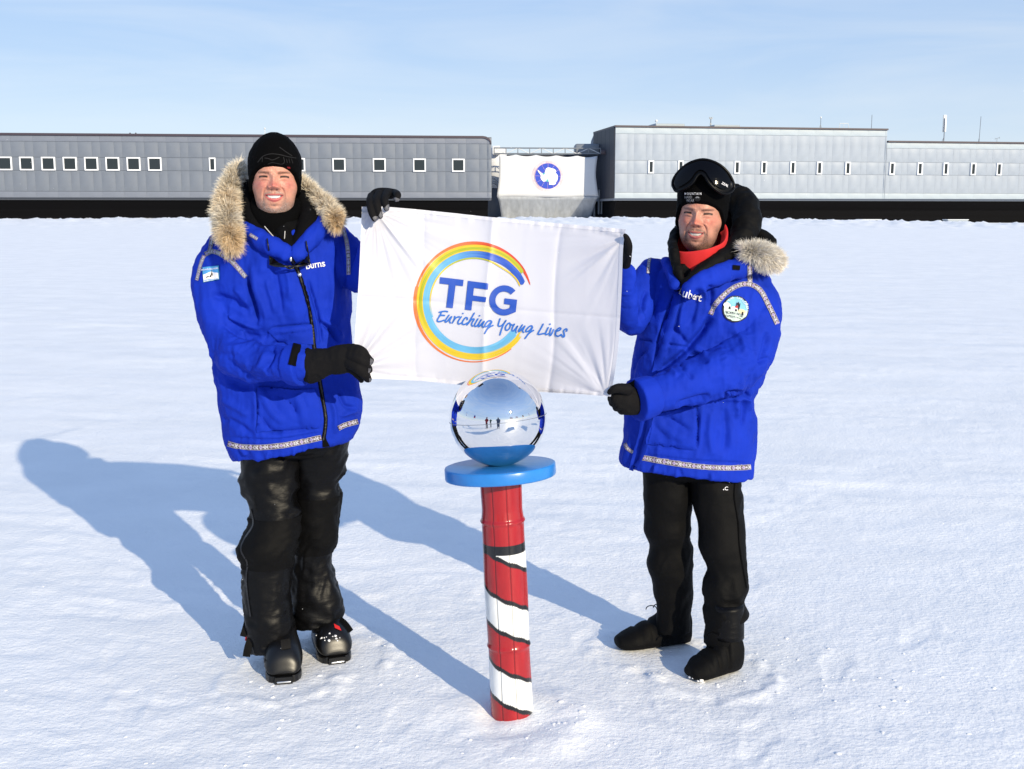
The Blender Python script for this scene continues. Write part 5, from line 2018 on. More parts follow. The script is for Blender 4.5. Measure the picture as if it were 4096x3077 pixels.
    tc = bvh(Vc, Fc)
    add_poly('cuff_tab', [Z3(*p) for p in ((672, 832), (716, 842), (683, 974), (640, 962))], tc, M_BLK, coat, 0.004)
    # zip and its storm flap
    zp = Z3.l([(655, 285), (690, 350), (735, 470), (770, 600), (790, 720), (802, 850), (820, 980), (838, 1080), (858, 1200), (874, 1300), (868, 1390), (858, 1440)])
    add_ribbon('zip', zp, 25 * Z3.k, tr, M_BLK, coat, 0.0030, 3, 8)
    add_ribbon('zip_teeth', zp, 9 * Z3.k, tr, M_ZIP, coat, 0.0050, 3, 5)
    p, n = hit(tr, *Z3(708, 392), 0.006)
    obj('snap', *ellipsoid(p, (0.0075, 0.005, 0.0075), 14, 8), M_METAL, coat)
    p, n = hit(tr, *Z3(662, 290), 0.008)
    obj('zip_pull', *ellipsoid(p, (0.004, 0.003, 0.008), 10, 8), M_METAL, coat)
    # dark gap where the parka falls open at the bottom
    add_poly('hem_vent', [Z3(*p) for p in ((852, 1432), (868, 1390), (880, 1440), (900, 1478), (855, 1484))], tr, M_BLK, coat, 0.003)
    tw = 24 * Z3.k
    add_trim(Z3.l([(258, 1462), (330, 1480), (450, 1486), (600, 1474), (740, 1448), (846, 1424)]), 34 * Z3.k, tr, coat)
    add_trim(Z3.l([(952, 1366), (1000, 1343), (1076, 1322)]), 32 * Z3.k, tr, coat)
    add_trim(Z3.l([(112, 268), (160, 250), (215, 268), (290, 318), (370, 408)]), 28 * Z3.k, tr, coat)
    add_trim(Z3.l([(158, 160), (150, 205), (140, 250)]), 26 * Z3.k, tr, coat)
    add_trim(Z3.l([(108, 275), (88, 325), (62, 430)]), 20 * Z3.k, tr, coat)
    add_trim(Z3.l([(985, 108), (1006, 180), (1018, 270), (1024, 395)]), 24 * Z3.k, tr, coat)
    add_trim(Z1.l([(640, 1120), (690, 1150), (720, 1170)]), 30 * Z1.k, tr, coat)
    add_text('name_embroidery', 'Burns', Z3(810, 350), 62 * Z3.k, -9, tr, M_THREAD, coat, 0.004, 0.012, 0.86)
    # arm patch with two skiers
    q = [(98, 350), (204, 336), (208, 424), (102, 446)]
    mid = [(99, 385), (206, 372)]
    pb = mat('patch_border_teal', (0.02, 0.19, 0.36), 0.7)
    pblue = mat('patch_sky_blue', (0.06, 0.28, 0.62), 0.7)
    patch = add_poly('arm_patch', [Z3(*p) for p in q], tr, pb, coat, 0.0040, 6)
    def inset(p, k=0.93):
        c = np.mean(q, 0)
        return tuple(c + (np.array(p) - c) * k)
    add_poly('patch_sky', [Z3(*inset(p)) for p in (q[0], q[1], (206, 384), (150, 376), (99, 398))], tr, pblue, patch, 0.0052, 6)
    add_poly('patch_snow', [Z3(*inset(p)) for p in ((99, 398), (150, 376), (206, 384), q[2], q[3])], tr, M_THREAD, patch, 0.0053, 6)
    add_poly('patch_skier', [Z3(*p) for p in ((150, 368), (157, 366), (161, 380), (165, 410), (160, 410), (155, 395), (151, 412), (145, 412), (149, 385))], tr, M_BLK, patch, 0.0066, 6)
    add_poly('patch_sled', [Z3(*p) for p in ((121, 412), (138, 402), (141, 410), (123, 416))], tr, M_BLK, patch, 0.0066, 6)
    add_text('patch_lettering', 'POLAR EXPLORERS', Z3(150, 366), 13 * Z3.k, -8, tr, M_THREAD, patch, 0.0066, 0.01)
    add_text('patch_lettering', 'polarexplorers.com', Z3(155, 430), 12 * Z3.k, -9, tr, pblue, patch, 0.0066, 0.01)

    # ---------------- hood fur
    pal = [(0.40, 0.33, 0.24), (0.76, 0.65, 0.50), (0.90, 0.85, 0.74), (0.80, 0.56, 0.30)]
    k1 = Z1.k * 3.75 / FPX
    pth = [(P(*Z1(x, y), yy), r * k1) for x, y, yy, r in ((545, 430, 3.93, 60), (480, 540, 3.86, 95), (420, 700, 3.79, 125), (400, 850, 3.73, 140), (405, 1000, 3.68, 140), (430, 1130, 3.65, 125), (455, 1235, 3.635, 95))]
    pth = [(p_, r_ * 0.84) for p_, r_ in pth]
    fur_ruff('fur_trim', pth, 20000, 0.031, coat, pal, 5, comb=(-0.25, -0.2, -0.35))
    pth = [(P(*Z1(x, y), yy), r * k1) for x, y, yy, r in ((1120, 560, 3.93, 60), (1210, 660, 3.88, 78), (1330, 760, 3.83, 88), (1430, 860, 3.76, 92), (1500, 950, 3.70, 92), (1520, 1010, 3.67, 75))]
    pth = [(p_, r_ * 0.88) for p_, r_ in pth]
    fur_ruff('fur_trim', pth, 14000, 0.026, coat, pal, 6, comb=(0.3, -0.1, -0.3))

    # ---------------- neck: hood lining, fleece and neck warmer
    lining = [TB(Z1, [(600, 620, 3.84, 70), (600, 800, 3.79, 70), (660, 980, 3.72, 75), (760, 1110, 3.69, 75), (900, 1210, 3.665, 50)], 16),
              TB(Z1, [(1150, 700, 3.86, 80), (1230, 880, 3.80, 105), (1240, 1010, 3.73, 110), (1180, 1130, 3.69, 90), (1090, 1250, 3.665, 50)], 16),
              ellipsoid(P(*Z1(940, 1140), 3.735), (0.085, 0.055, 0.075), 24, 16),
              TB(Z1, [(980, 1130, 3.69, 90), (1040, 1290, 3.655, 60)], 14)]
    solid('hood_lining', lining, M_BLK, root, 0.0045, 3, [(16, 0.005, 2), (35, 0.002, 4)])
    rings = []
    th = np.linspace(0, 2 * math.pi, 64, endpoint=False)
    for zf, zb_, w, dp, yc in ((-0.132, -0.02, 0.076, 0.074, -0.074), (-0.140, -0.03, 0.084, 0.084, -0.076), (-0.154, -0.05, 0.087, 0.088, -0.078), (-0.175, -0.09, 0.086, 0.088, -0.080), (-0.21, -0.15, 0.087, 0.090, -0.085), (-0.25, -0.22, 0.095, 0.095, -0.09)):
        x, y = np.sin(th) * w, np.cos(th) * dp
        zz = (zf + zb_) / 2 + (zf - zb_) / 2 * np.cos(th) ** 1 + 0.010 * np.sin(2 * th) * 0
        wr = 0.003 * vnoise(np.stack([np.cos(th) * 3, np.sin(th) * 3, np.full(64, zf * 60)], 1), 4)
        rings.append(hf(np.stack([x * (1 + wr * 10), y + yc, zz + wr], 1)))
    Vg, Fg = loft(rings)
    obj('neck_warmer', Vg, outward(Vg, Fg), M_KNIT, root)
    for pts in (((790, 1040), (850, 1110), (910, 1175)), ((997, 1090), (993, 1150), (990, 1200))):
        obj('drawcord', *tube([P(*Z1(x, y), 3.655 - 0.0) for x, y in pts], 0.0016, 6, 4), mat('pale_cord', (0.5, 0.48, 0.44), 0.6), root)

    # ---------------- beanie
    def brim(a):
        return np.interp(np.abs(a), [0, 20, 38, 52, 64, 76, 90, 110, 180], [32, 29, 17, 4, -17, -46, -58, -62, -55])
    def thick(a, z, d):
        return 0.0135 + 0.0100 * sstep(z, 10, 70) + 0.001 * sstep(d[:, 2], 0.8, 1.0)
    Vb, Fb, zz = cap_shell(brim, thick)
    Vb = hf(Vb)
    Fb = outward(Vb, Fb)
    hat = obj('beanie', Vb, Fb, M_KNIT, root)
    th_ = bvh(Vb, Fb)
    for pts, w in (([(720, 385), (770, 325), (850, 298), (940, 305), (1020, 325), (1110, 340)], 5), ([(770, 330), (720, 380)], 4), ([(770, 335), (765, 380)], 4), ([(790, 340), (830, 345), (870, 360), (940, 330)], 5),
                   ([(980, 330), (990, 380), (960, 400), (870, 385), (820, 400)], 5), ([(940, 230), (1010, 280), (1070, 320)], 5), ([(1010, 350), (1020, 390)], 4), ([(1035, 345), (1045, 390)], 4), ([(1060, 345), (1075, 395)], 4)):
        add_ribbon('knit_motif', [Z1(*p) for p in pts], w * Z1.k * 1.6, th_, M_GREYT, hat, 0.0012, 2, 6)
    add_poly('red_label', [Z1(*p) for p in ((1018, 425), (1048, 430), (1052, 446), (1022, 440))], th_, mat('red_label', (0.25, 0.006, 0.012), 0.7), hat, 0.0015, 6)

    # ---------------- gloves
    g = [TB(ZG1, [(450, 560, 3.62, 120), (640, 420, 3.60, 165), (900, 400, 3.59, 170), (1180, 420, 3.59, 150)], 16), TB(ZG1, [(800, 500, 3.62, 190), (780, 800, 3.64, 210), (740, 1150, 3.66, 230)], 16),
         TB(ZG1, [(470, 470, 3.58, 105), (440, 680, 3.525, 112), (490, 950, 3.505, 108), (570, 1150, 3.50, 88)], 14),
         TB(ZG1, [(700, 400, 3.57, 110), (640, 650, 3.52, 112), (690, 900, 3.505, 104), (745, 1080, 3.50, 82)], 14),
         TB(ZG1, [(950, 370, 3.57, 115), (880, 560, 3.52, 115), (900, 720, 3.505, 108), (930, 850, 3.50, 84)], 14),
         TB(ZG1, [(1190, 400, 3.58, 125), (1250, 450, 3.53, 118), (1230, 560, 3.515, 92)], 14),
         TB(ZG1, [(600, 700, 3.66, 110), (700, 1000, 3.67, 105), (800, 1200, 3.66, 90)], 12)]
    V, N, F = remesh(g, 0.0030, 3)
    gl = obj('glove', V, F, M_GLOVE, root)
    tg = bvh(V, F)
    for pts in (((1090, 540), (1200, 520), (1340, 575), (1300, 640), (1180, 660), (1090, 620)), ((870, 830), (960, 730), (1100, 705), (1095, 790), (1000, 880), (915, 925)), ((700, 1060), (760, 920), (850, 880), (830, 1000), (765, 1140)), ((520, 1110), (580, 1070), (690, 1080), (720, 1150), (585, 1235))):
        add_poly('grip_patch', [ZG1(*p) for p in pts], tg, M_GRIP, gl, 0.0012, 5)
    g = [TB(ZG2, [(430, 760, 3.52, 330), (620, 740, 3.505, 400), (800, 690, 3.495, 350), (1050, 640, 3.485, 300)], 22, flat=0.75),
         TB(ZG2, [(1000, 650, 3.485, 290), (1250, 600, 3.475, 325), (1500, 560, 3.47, 300), (1640, 600, 3.47, 240)], 22, flat=0.62),
         TB(ZG2, [(1560, 380, 3.46, 120), (1740, 430, 3.445, 118), (1860, 540, 3.455, 105), (1930, 640, 3.475, 88)], 14),
         TB(ZG2, [(1540, 520, 3.45, 125), (1720, 590, 3.435, 120), (1830, 720, 3.445, 108), (1900, 830, 3.47, 88)], 14),
         TB(ZG2, [(1500, 680, 3.45, 125), (1680, 790, 3.435, 120), (1810, 920, 3.44, 104), (1890, 1040, 3.46, 76)], 14),
         TB(ZG2, [(1450, 760, 3.47, 115), (1600, 880, 3.475, 105), (1700, 980, 3.485, 90), (1740, 1060, 3.49, 60)], 14),
         TB(ZG2, [(1480, 420, 3.50, 120), (1700, 480, 3.53, 105), (1850, 560, 3.535, 85)], 12)]
    V, N, F = remesh(g, 0.0033, 3)
    V = drape_noise(V, N, 24, 0.0035, 4, kind='ridged')
    gl = obj('glove', V, F, M_GLOVE, root)
    tg = bvh(V, F)
    for pts in (((1935, 570), (2000, 610), (1975, 730), (1925, 720)), ((1895, 790), (1955, 800), (1930, 900), (1890, 890)), ((1910, 1010), (1950, 1020), (1955, 1105), (1915, 1090))):
        add_poly('grip_patch', [ZG2(*p) for p in pts], tg, M_GRIP, gl, 0.0012, 5)

    # ---------------- trousers
    rr = [(80, 150, 430, 150, 3.84), (95, 280, 432, 270, 3.83), (100, 400, 424, 400, 3.82), (128, 500, 416, 500, 3.81), (150, 600, 424, 590, 3.80), (112, 700, 420, 700, 3.79), (76, 780, 408, 780, 3.785), (100, 850, 396, 850, 3.785), (108, 950, 386, 950, 3.785), (122, 1100, 380, 1100, 3.785), (124, 1200, 386, 1200, 3.78), (146, 1300, 386, 1290, 3.775), (150, 1375, 372, 1330, 3.77)]
    rl = [(420, 100, 735, 60, 3.86), (408, 220, 716, 190, 3.87), (406, 330, 696, 320, 3.88), (406, 420, 655, 410, 3.89), (406, 480, 672, 470, 3.90), (404, 600, 662, 590, 3.91), (410, 700, 656, 690, 3.92), (404, 770, 640, 760, 3.93), (400, 830, 616, 820, 3.935), (394, 900, 618, 895, 3.94), (390, 980, 640, 980, 3.945), (388, 1060, 662, 1050, 3.945), (386, 1150, 668, 1140, 3.945), (400, 1225, 660, 1195, 3.94)]
    V1, F1, S1 = leg(Z5, rr, 4, wr_amp=0.017, wr_freq=15)
    V2, F2, S2 = leg(Z5, rl, 14, wr_amp=0.017, wr_freq=15)
    hip = silo(Z5, [(60, -60, 740, -120, 3.84), (70, 60, 735, 0, 3.84), (100, 180, 715, 130, 3.84), (200, 260, 640, 230, 3.84)], depth=0.6)
    V, F = join([(V1, F1), (V2, F2), hip])
    tro = obj('trousers', V, F, M_NYLON, root)
    # matt knee panels, cut from the same surface and lying over it
    for Vx, Fx, zy0, zy1, nm in ((V1, F1, 590, 905, 'r'), (V2, F2, 480, 805, 'l')):
        pxx = proj(Vx)
        Sx = S1 if nm == 'r' else S2
        s0_, s1_ = (float(np.median(Sx[np.abs(pxx[:, 1] - Z5(0, zy)[1]) < 14])) for zy in (zy0, zy1))
        keep = [f for f in Fx if all(s0_ < Sx[i] < s1_ for i in f)]
        ids = sorted({i for f in keep for i in f})
        mp = {i: k for k, i in enumerate(ids)}
        Nx = normals(Vx, Fx)
        obj('knee_panel', Vx[ids] + Nx[ids] * 0.0022, [tuple(mp[i] for i in f) for f in keep], M_SOFT, tro)
    tt = bvh(V, F)
    add_ribbon('side_zip', Z5.l([(150, 560), (165, 650), (110, 740), (95, 800), (130, 870), (125, 960), (135, 1080), (150, 1180)]), 6, tt, M_ZIP, tro, 0.003, 3, 10)
    add_text('thigh_lettering', 'Primaloft', Z5(165, 530), 26 * Z5.k, 78, tt, M_GREYT, tro, 0.003)
    # ankle flaps
    strip3('ankle_flap', [P(*ZB1(150, 250), 3.76), P(*ZB1(110, 420), 3.75), P(*ZB1(55, 600), 3.74)], 0.022, 0.003, M_SOFT, tro, (0, 1, 0))
    strip3('ankle_flap', [P(*ZB1(200, 650), 3.735), P(*ZB1(150, 820), 3.725), P(*ZB1(120, 985), 3.715)], 0.026, 0.003, M_SOFT, tro, (0, 1, 0))
    strip3('ankle_flap', [P(*ZB1(1890, 290), 3.90), P(*ZB1(1990, 380), 3.89), P(*ZB1(2090, 520), 3.88)], 0.030, 0.003, M_SOFT, tro, (0, 1, 0))

    # ---------------- ski boots
    spec = [(0.0, 0.022, 0.10, 0.025), (0.03, 0.040, 0.14, 0.022), (0.18, 0.050, 0.170, 0.02), (0.36, 0.053, 0.165, 0.02), (0.52, 0.062, 0.146, 0.02), (0.68, 0.067, 0.132, 0.02), (0.84, 0.066, 0.114, 0.02), (0.94, 0.059, 0.086, 0.021), (0.985, 0.046, 0.054, 0.024), (1.0, 0.034, 0.040, 0.028)]
    for toe_px, d_, nm, snow in ((ZB1(830, 1500), (0.20, -1.0), 0, False), (ZB1(1850, 1120), (0.36, -1.0), 1, True)):
        toe = G(*toe_px); dv = np.array((d_[0], d_[1], 0)); dv /= np.linalg.norm(dv)
        heel = toe - dv * 0.315
        b = obj('boot', *boot_mesh(heel, toe - dv * 0.012, spec), M_RUB, root)
        # sole with square toe lip
        sd_ = np.array((dv[1], -dv[0], 0)) * -1
        out = []
        for t, w in ((-0.004, 0.026), (0.012, 0.040), (0.05, 0.048), (0.10, 0.050), (0.16, 0.052), (0.21, 0.060), (0.25, 0.0625), (0.275, 0.059), (0.295, 0.050), (0.303, 0.040), (0.305, 0.032), (0.318, 0.030)):
            out.append((t, w))
        rings = []
        for zz_ in (-0.004, 0.0, 0.020, 0.024):
            k = 0.96 if zz_ in (-0.004, 0.024) else 1.0
            pl = [heel + dv * t + sd_ * w * k for t, w in out] + [heel + dv * t - sd_ * w * k for t, w in reversed(out)]
            rings.append(np.array([p * (1, 1, 0) + (0, 0, zz_) for p in pl]))
        Vs, Fs = loft(rings)
        so = obj('sole', Vs, outward(Vs, Fs), M_RUB, b, smooth=False)
        bar0, bar1 = toe + sd_ * 0.022, toe - sd_ * 0.020
        obj('binding_bar', *tube([bar0 + dv * 0.004 + (0, 0, 0.008), bar1 + dv * 0.004 + (0, 0, 0.008)], 0.0035, 8, 2), M_METAL, b)
        # instep fabric and red lining
        Vb2, Fb2 = boot_mesh(heel, toe - dv * 0.012, spec)
        tb = bvh(Vb2, Fb2)
        if nm == 0:
            add_poly('red_lining', [ZB1(*p) for p in ((205, 935), (470, 780), (500, 860), (440, 940), (270, 1000))], tb, M_RED, b, 0.004, 10)
            add_poly('mesh_tongue', [ZB1(*p) for p in ((770, 680), (950, 650), (970, 830), (780, 860))], tb, M_MESH, b, 0.003, 10)
            add_text('boot_lettering', 'ALFA', ZB1(415, 1120), 110 * ZB1.k, -22, tb, M_GREYT, b, 0.002)
            strip3('gaiter_lining', [P(*ZB1(150, 320), 3.762), P(*ZB1(150, 480), 3.758), P(*ZB1(140, 680), 3.752)], 0.016, 0.004, M_RED, b, (0, 1, 0))
        else:
            add_poly('red_lining', [ZB1(*p) for p in ((1780, 370), (1880, 420), (1920, 500), (1800, 450))], tb, M_RED, b, 0.004, 10)
            add_poly('mesh_tongue', [ZB1(*p) for p in ((1290, 470), (1480, 440), (1520, 500), (1330, 560))], tb, M_MESH, b, 0.003, 10)
            cl = []
            rng = np.random.default_rng(3)
            for cx_, cy_, r_ in ((1550, 630, 22), (1600, 625, 16), (1690, 680, 30), (1810, 590, 26), (1830, 640, 22), (1850, 680, 20), (1700, 545, 20), (1760, 600, 14), (1640, 610, 12), (1895, 625, 12), (1610, 675, 14), (1530, 640, 12), (1450, 580, 14), (1330, 610, 16)):
                p, n_ = hit(tb, *ZB1(cx_, cy_), 0.0)
                if p is not None:
                    r2 = r_ * ZB1.k * 3.85 / FPX
                    v_, f_ = ellipsoid((0, 0, 0), (r2, r2, r2 * 0.8), 8, 6)
                    cl.append((v_ * (1 + 0.3 * rng.normal(size=(len(v_), 1)) * 0.6) + p, f_))
            if cl:
                so = obj('clinging_snow', *join(cl), M_SNOW, b)
    return root, tr

ROOT_A, TREE_A = person_a()

# ================================================================ the person on the right
def person_b():
    foot = G(*ZB2(1200, 700))
    root = empty('person', (foot[0], foot[1], 0))
    tag(root, 'bearded person in goggles-topped black hat and red neck warmer, holding the right flag corners', 'person')
    Y0 = 3.86
    hf = head_frame(Z2(938, 757), Y0 - 0.135, -20, 2, 4.0, 0.975)
    st = dict(skin=(0.50, 0.243, 0.170), red=(0.52, 0.14, 0.10), lip=(0.36, 0.09, 0.08), lip2=(0.46, 0.13, 0.12), beard=(0.050, 0.032, 0.026), frost=(0.40, 0.32, 0.27), frost_w=0.28,
              brow=(0.085, 0.045, 0.034), teeth=(0.58, 0.55, 0.50), jaw=0.78, chin=0.85, must=1.0, gote=1.0, soul=0.95, side=0.75, mw=28.0, open=9.5)
    Vh, Fh, Ch = face_head(st)
    Vh = hf(Vh)
    Fh = outward(Vh, Fh)
    limbs = [TB(Z2, [(1000, 950, Y0, 150), (1000, 1350, Y0 + 0.02, 170)], 16), silo(Z4, [(480, 240, 880, 260, Y0), (400, 400, 980, 430, Y0), (360, 800, 950, 800, Y0), (280, 1250, 880, 1250, Y0)], depth=0.6),
             TB(Z4, [(960, 360, 3.86, 70), (950, 640, 3.81, 65), (860, 820, 3.74, 60), (500, 930, 3.61, 45), (220, 1010, 3.54, 34)], 12),
             TB(Z4, [(350, 280, 3.86, 65), (230, 430, 3.78, 55), (182, 500, 3.72, 40), (172, 300, 3.635, 28)], 12),
             TB(Z6, [(450, 100, 3.88, 80), (450, 500, 3.90, 70), (480, 800, 3.92, 60), (490, 1120, 3.93, 45)], 12), TB(Z6, [(770, 120, 3.85, 85), (810, 500, 3.80, 75), (840, 850, 3.76, 65), (810, 1240, 3.74, 50)], 12)]
    hidden_body(None, limbs, 'body', root, (Vh, Fh, Ch))

    # ---------------- parka
    rows = [(500, 120, 850, 130, Y0 + 0.02), (440, 160, 930, 190, Y0), (380, 200, 1010, 260, Y0), (320, 260, 1070, 350, Y0), (285, 350, 1100, 450, Y0), (262, 470, 1108, 560, Y0), (248, 600, 1095, 670, Y0), (222, 730, 1065, 770, Y0), (200, 850, 1025, 880, Y0),
            (180, 960, 965, 990, Y0, 1.0), (166, 1080, 968, 1070, Y0), (165, 1180, 990, 1180, Y0), (168, 1270, 986, 1320, Y0), (150, 1340, 970, 1430, Y0), (140, 1415, 960, 1512, Y0)]
    torso = silo(Z4, rows, depth=0.60)
    arm_l = TB(Z4, [(985, 300, 3.88, 100), (985, 420, 3.85, 145), (975, 560, 3.82, 160), (940, 700, 3.78, 162), (860, 800, 3.73, 158), (740, 865, 3.68, 148), (600, 910, 3.64, 132), (450, 960, 3.59, 118), (310, 1008, 3.555, 112)], 26)
    arm_r = TB(Z4, [(345, 230, 3.88, 95), (285, 310, 3.84, 108), (230, 420, 3.79, 108), (195, 520, 3.74, 98), (172, 480, 3.69, 84), (166, 360, 3.65, 70), (170, 230, 3.625, 56)], 24)
    lap_r = TB(Z2, [(1650, 1180, 3.84, 110), (1480, 1300, 3.76, 105), (1280, 1400, 3.70, 95), (1050, 1490, 3.66, 80), (850, 1600, 3.645, 65)], 16)
    lap_l = TB(Z2, [(590, 1290, 3.80, 55), (630, 1400, 3.73, 55), (690, 1540, 3.68, 50)], 16)
    V, N, F = remesh([torso, arm_l, arm_r, lap_r, lap_l], 0.0048, 4)
    V = drape_noise(V, N, 5.0, 0.011, 33, oct=3)
    V = drape_noise(V, N, 7, 0.0085, 38, stretch=(1.4, 1, 0.6), kind='ridged')
    V = drape_noise(V, N, 15, 0.0048, 48, stretch=(1.1, 1, 0.75), kind='ridged')
    px = proj(V)
    for c_, rx, ry, am, sd_, stt in (((880, 800), 170, 150, 0.007, 41, (1.0, 0.7, 1.3)), ((870, 985), 190, 40, 0.010, 43, (2.2, 0.7, 0.3)), ((170, 400), 60, 150, 0.006, 45, (0.6, 0.7, 1.8))):
        el = np.array(Z4(*c_))
        m = np.exp(-(((px[:, 0] - el[0]) / (rx * Z4.k)) ** 2 + ((px[:, 1] - el[1]) / (ry * Z4.k)) ** 2)) * (N[:, 1] < 0.2)
        V = drape_noise(V, N, 22, am, sd_, stretch=stt, kind='ridged', mask=m)
    S = lambda pts, w, a: (Z4.l(pts), w * Z4.k, a * 1.9)
    V = folds(V, N, [
        S([(700, 500), (660, 580), (600, 650), (540, 720)], 20, -0.018), S([(560, 700), (450, 790), (350, 850)], 18, -0.014), S([(720, 470), (700, 400), (700, 300)], 16, -0.008),
        S([(560, 740), (640, 770), (690, 790)], 16, -0.007), S([(500, 800), (560, 850), (590, 900)], 15, -0.007), S([(590, 700), (680, 740)], 14, 0.007), S([(440, 830), (490, 880)], 14, 0.006),
        S([(700, 1005), (600, 1035), (480, 1070)], 20, -0.012), S([(830, 560), (900, 650), (930, 760)], 26, 0.006), S([(1060, 600), (1040, 720), (1010, 800)], 18, -0.008), S([(1000, 800), (1040, 780), (1070, 760)], 12, -0.007),
        S([(780, 1000), (860, 985), (945, 1000)], 12, -0.014), S([(760, 1030), (860, 1020), (950, 1035)], 14, 0.006), S([(850, 1000), (870, 1060), (865, 1150)], 14, 0.006), S([(900, 1000), (910, 1080), (900, 1200)], 14, -0.006), S([(930, 1010), (950, 1100)], 12, 0.006),
        S([(520, 340), (470, 480), (430, 640), (390, 760)], 12, 0.007), S([(480, 330), (420, 480), (370, 640), (345, 800)], 9, -0.010), S([(560, 330), (520, 480), (500, 600)], 18, 0.006), S([(620, 320), (600, 460), (560, 560)], 18, -0.006),
        S([(640, 300), (690, 400)], 16, 0.006), S([(450, 560), (520, 640), (560, 690)], 16, -0.006), S([(400, 670), (500, 690), (570, 700)], 8, -0.006),
        S([(300, 1130), (280, 1250), (230, 1400), (190, 1470)], 9, -0.010), S([(330, 1130), (310, 1250), (270, 1400)], 14, 0.006),
        S([(610, 1040), (620, 1180), (615, 1340)], 8, -0.008), S([(650, 1030), (640, 1180), (625, 1340)], 9, 0.004), S([(290, 1305), (450, 1330), (610, 1345)], 7, -0.006), S([(360, 1130), (420, 1220), (540, 1280)], 20, 0.006), S([(420, 1130), (500, 1180), (580, 1230)], 18, -0.006),
        S([(700, 1100), (690, 1250), (710, 1380)], 20, 0.006), S([(790, 1080), (800, 1230), (780, 1380)], 20, -0.006), S([(270, 1372), (600, 1415), (950, 1430)], 6, -0.004), S([(350, 1440), (340, 1490)], 11, 0.006), S([(500, 1460), (520, 1520)], 12, -0.006), S([(700, 1490), (710, 1540)], 11, 0.006),
        S([(240, 640), (330, 660)], 8, -0.006), S([(300, 700), (230, 770), (205, 860)], 10, -0.007), S([(290, 330), (270, 450), (255, 560)], 14, -0.010),
    ])
    coat = obj('parka', V, F, M_COAT, root)
    tr = bvh(V, F)
    # pocket and storm flap
    add_poly('pocket', [Z4(*p) for p in ((340, 1120), (430, 1100), (540, 1078), (612, 1060), (622, 1180), (614, 1340), (450, 1326), (292, 1302), (310, 1220))], tr, M_COAT, coat, 0.0055, 14)
    add_ribbon('front_flap', Z4.l([(498, 340), (455, 480), (412, 630), (378, 770), (352, 860)]), 46 * Z4.k, tr, M_COAT, coat, 0.0065, 5, 14)
    add_ribbon('front_flap', Z4.l([(296, 1130), (285, 1230), (250, 1360), (215, 1470)]), 62 * Z4.k, tr, M_COAT, coat, 0.0065, 5, 14)
    # cuffs
    a, b = P(*Z4(330, 1000), 3.560), P(*Z4(225, 1030), 3.530)
    cuff = tube([a, a * 0.5 + b * 0.5, b], [0.067, 0.070, 0.069], 30, 4, False)
    o, Vc, Nc, Fc = solid('cuff', [cuff], M_COAT, coat, 0.0045, 2, [(14, 0.004, 7)])
    tc = bvh(Vc, Fc)
    add_poly('cuff_tab', [ZG4(*p) for p in ((725, 300), (890, 230), (900, 540), (800, 550), (740, 430))], tc, M_BLK, coat, 0.004)
    # flap edge down the front
    fl = Z4.l([(470, 350), (430, 480), (395, 620), (365, 760), (340, 860)])
    add_ribbon('front_flap_edge', fl, 6, tr, M_COAT, coat, 0.006, 2, 12)
    tw = 33 * Z4.k
    add_trim(Z4.l([(268, 1394), (400, 1418), (560, 1442), (720, 1456), (860, 1458), (952, 1452)]), tw, tr, coat)
    add_trim(Z4.l([(160, 1305), (175, 1335), (212, 1362)]), 22 * Z4.k, tr, coat)
    add_trim(Z4.l([(944, 178), (946, 230), (948, 288)]), 28 * Z4.k, tr, coat)
    add_trim(Z4.l([(700, 488), (735, 420), (800, 350), (880, 303), (950, 300), (1010, 335), (1060, 420), (1120, 548)]), 30 * Z4.k, tr, coat)
    add_trim(Z4.l([(318, 128), (308, 175), (304, 230)]), 18 * Z4.k, tr, coat)
    add_text('name_embroidery', 'Lubert', Z4(570, 385), 70 * Z4.k, 18, tr, M_THREAD, coat, 0.004, 0.010, 0.78)
    add_poly('snap_square', [Z4(*p) for p in ((836, 178), (884, 180), (880, 208), (834, 206))], tr, M_BLK, coat, 0.004, 6)
    # round expedition patch
    pc, pr = Z4(855, 453), 84 * Z4.k
    pbk, psky = mat('patch_border_black', (0.012, 0.014, 0.02), 0.8), mat('patch_light_blue', (0.20, 0.50, 0.68), 0.7)
    pgr, ptan, pred = mat('patch_pale_green', (0.55, 0.66, 0.60), 0.7), mat('patch_cream', (0.72, 0.62, 0.36), 0.7), mat('patch_red', (0.5, 0.02, 0.02), 0.7)
    patch = add_poly('arm_patch', circle_px(pc, pr, 32), tr, pbk, coat, 0.0045, 8)
    add_poly('patch_sky', circle_px(pc, pr * 0.90, 32), tr, psky, patch, 0.0056, 8)
    low = [p for p in circle_px(pc, pr * 0.90, 48) if (p[1] - pc[1]) > -0.05 * pr + 0.22 * (p[0] - pc[0])]
    low = sorted(low, key=lambda p: math.atan2(p[1] - pc[1] - pr * 0.3, p[0] - pc[0]))
    add_poly('patch_ice', low, tr, pgr, patch, 0.0066, 8)
    for cx_, cy_, rx_, ry_, m_ in ((800, 430, 26, 17, M_THREAD), (845, 452, 22, 13, M_THREAD), (892, 470, 24, 14, ptan)):
        add_poly('patch_dome', circle_px(Z4(cx_, cy_), rx_ * Z4.k, 16, ry_ * Z4.k, 12), tr, m_, patch, 0.0072, 6)
    for x_, y_ in ((817, 448), (858, 463), (900, 482)):
        add_poly('patch_figure', [Z4(x_ - 7, y_ + 6), Z4(x_ - 4, y_ - 8), Z4(x_ + 4, y_ - 8), Z4(x_ + 7, y_ + 7)], tr, pbk, patch, 0.0080, 5)
    add_poly('patch_needle', [Z4(*p) for p in ((873, 407), (880, 432), (872, 470), (866, 436))], tr, pbk, patch, 0.0080, 5)
    add_poly('patch_star', [Z4(*p) for p in ((850, 440), (868, 432), (872, 445), (858, 450))], tr, pred, patch, 0.0080, 5)
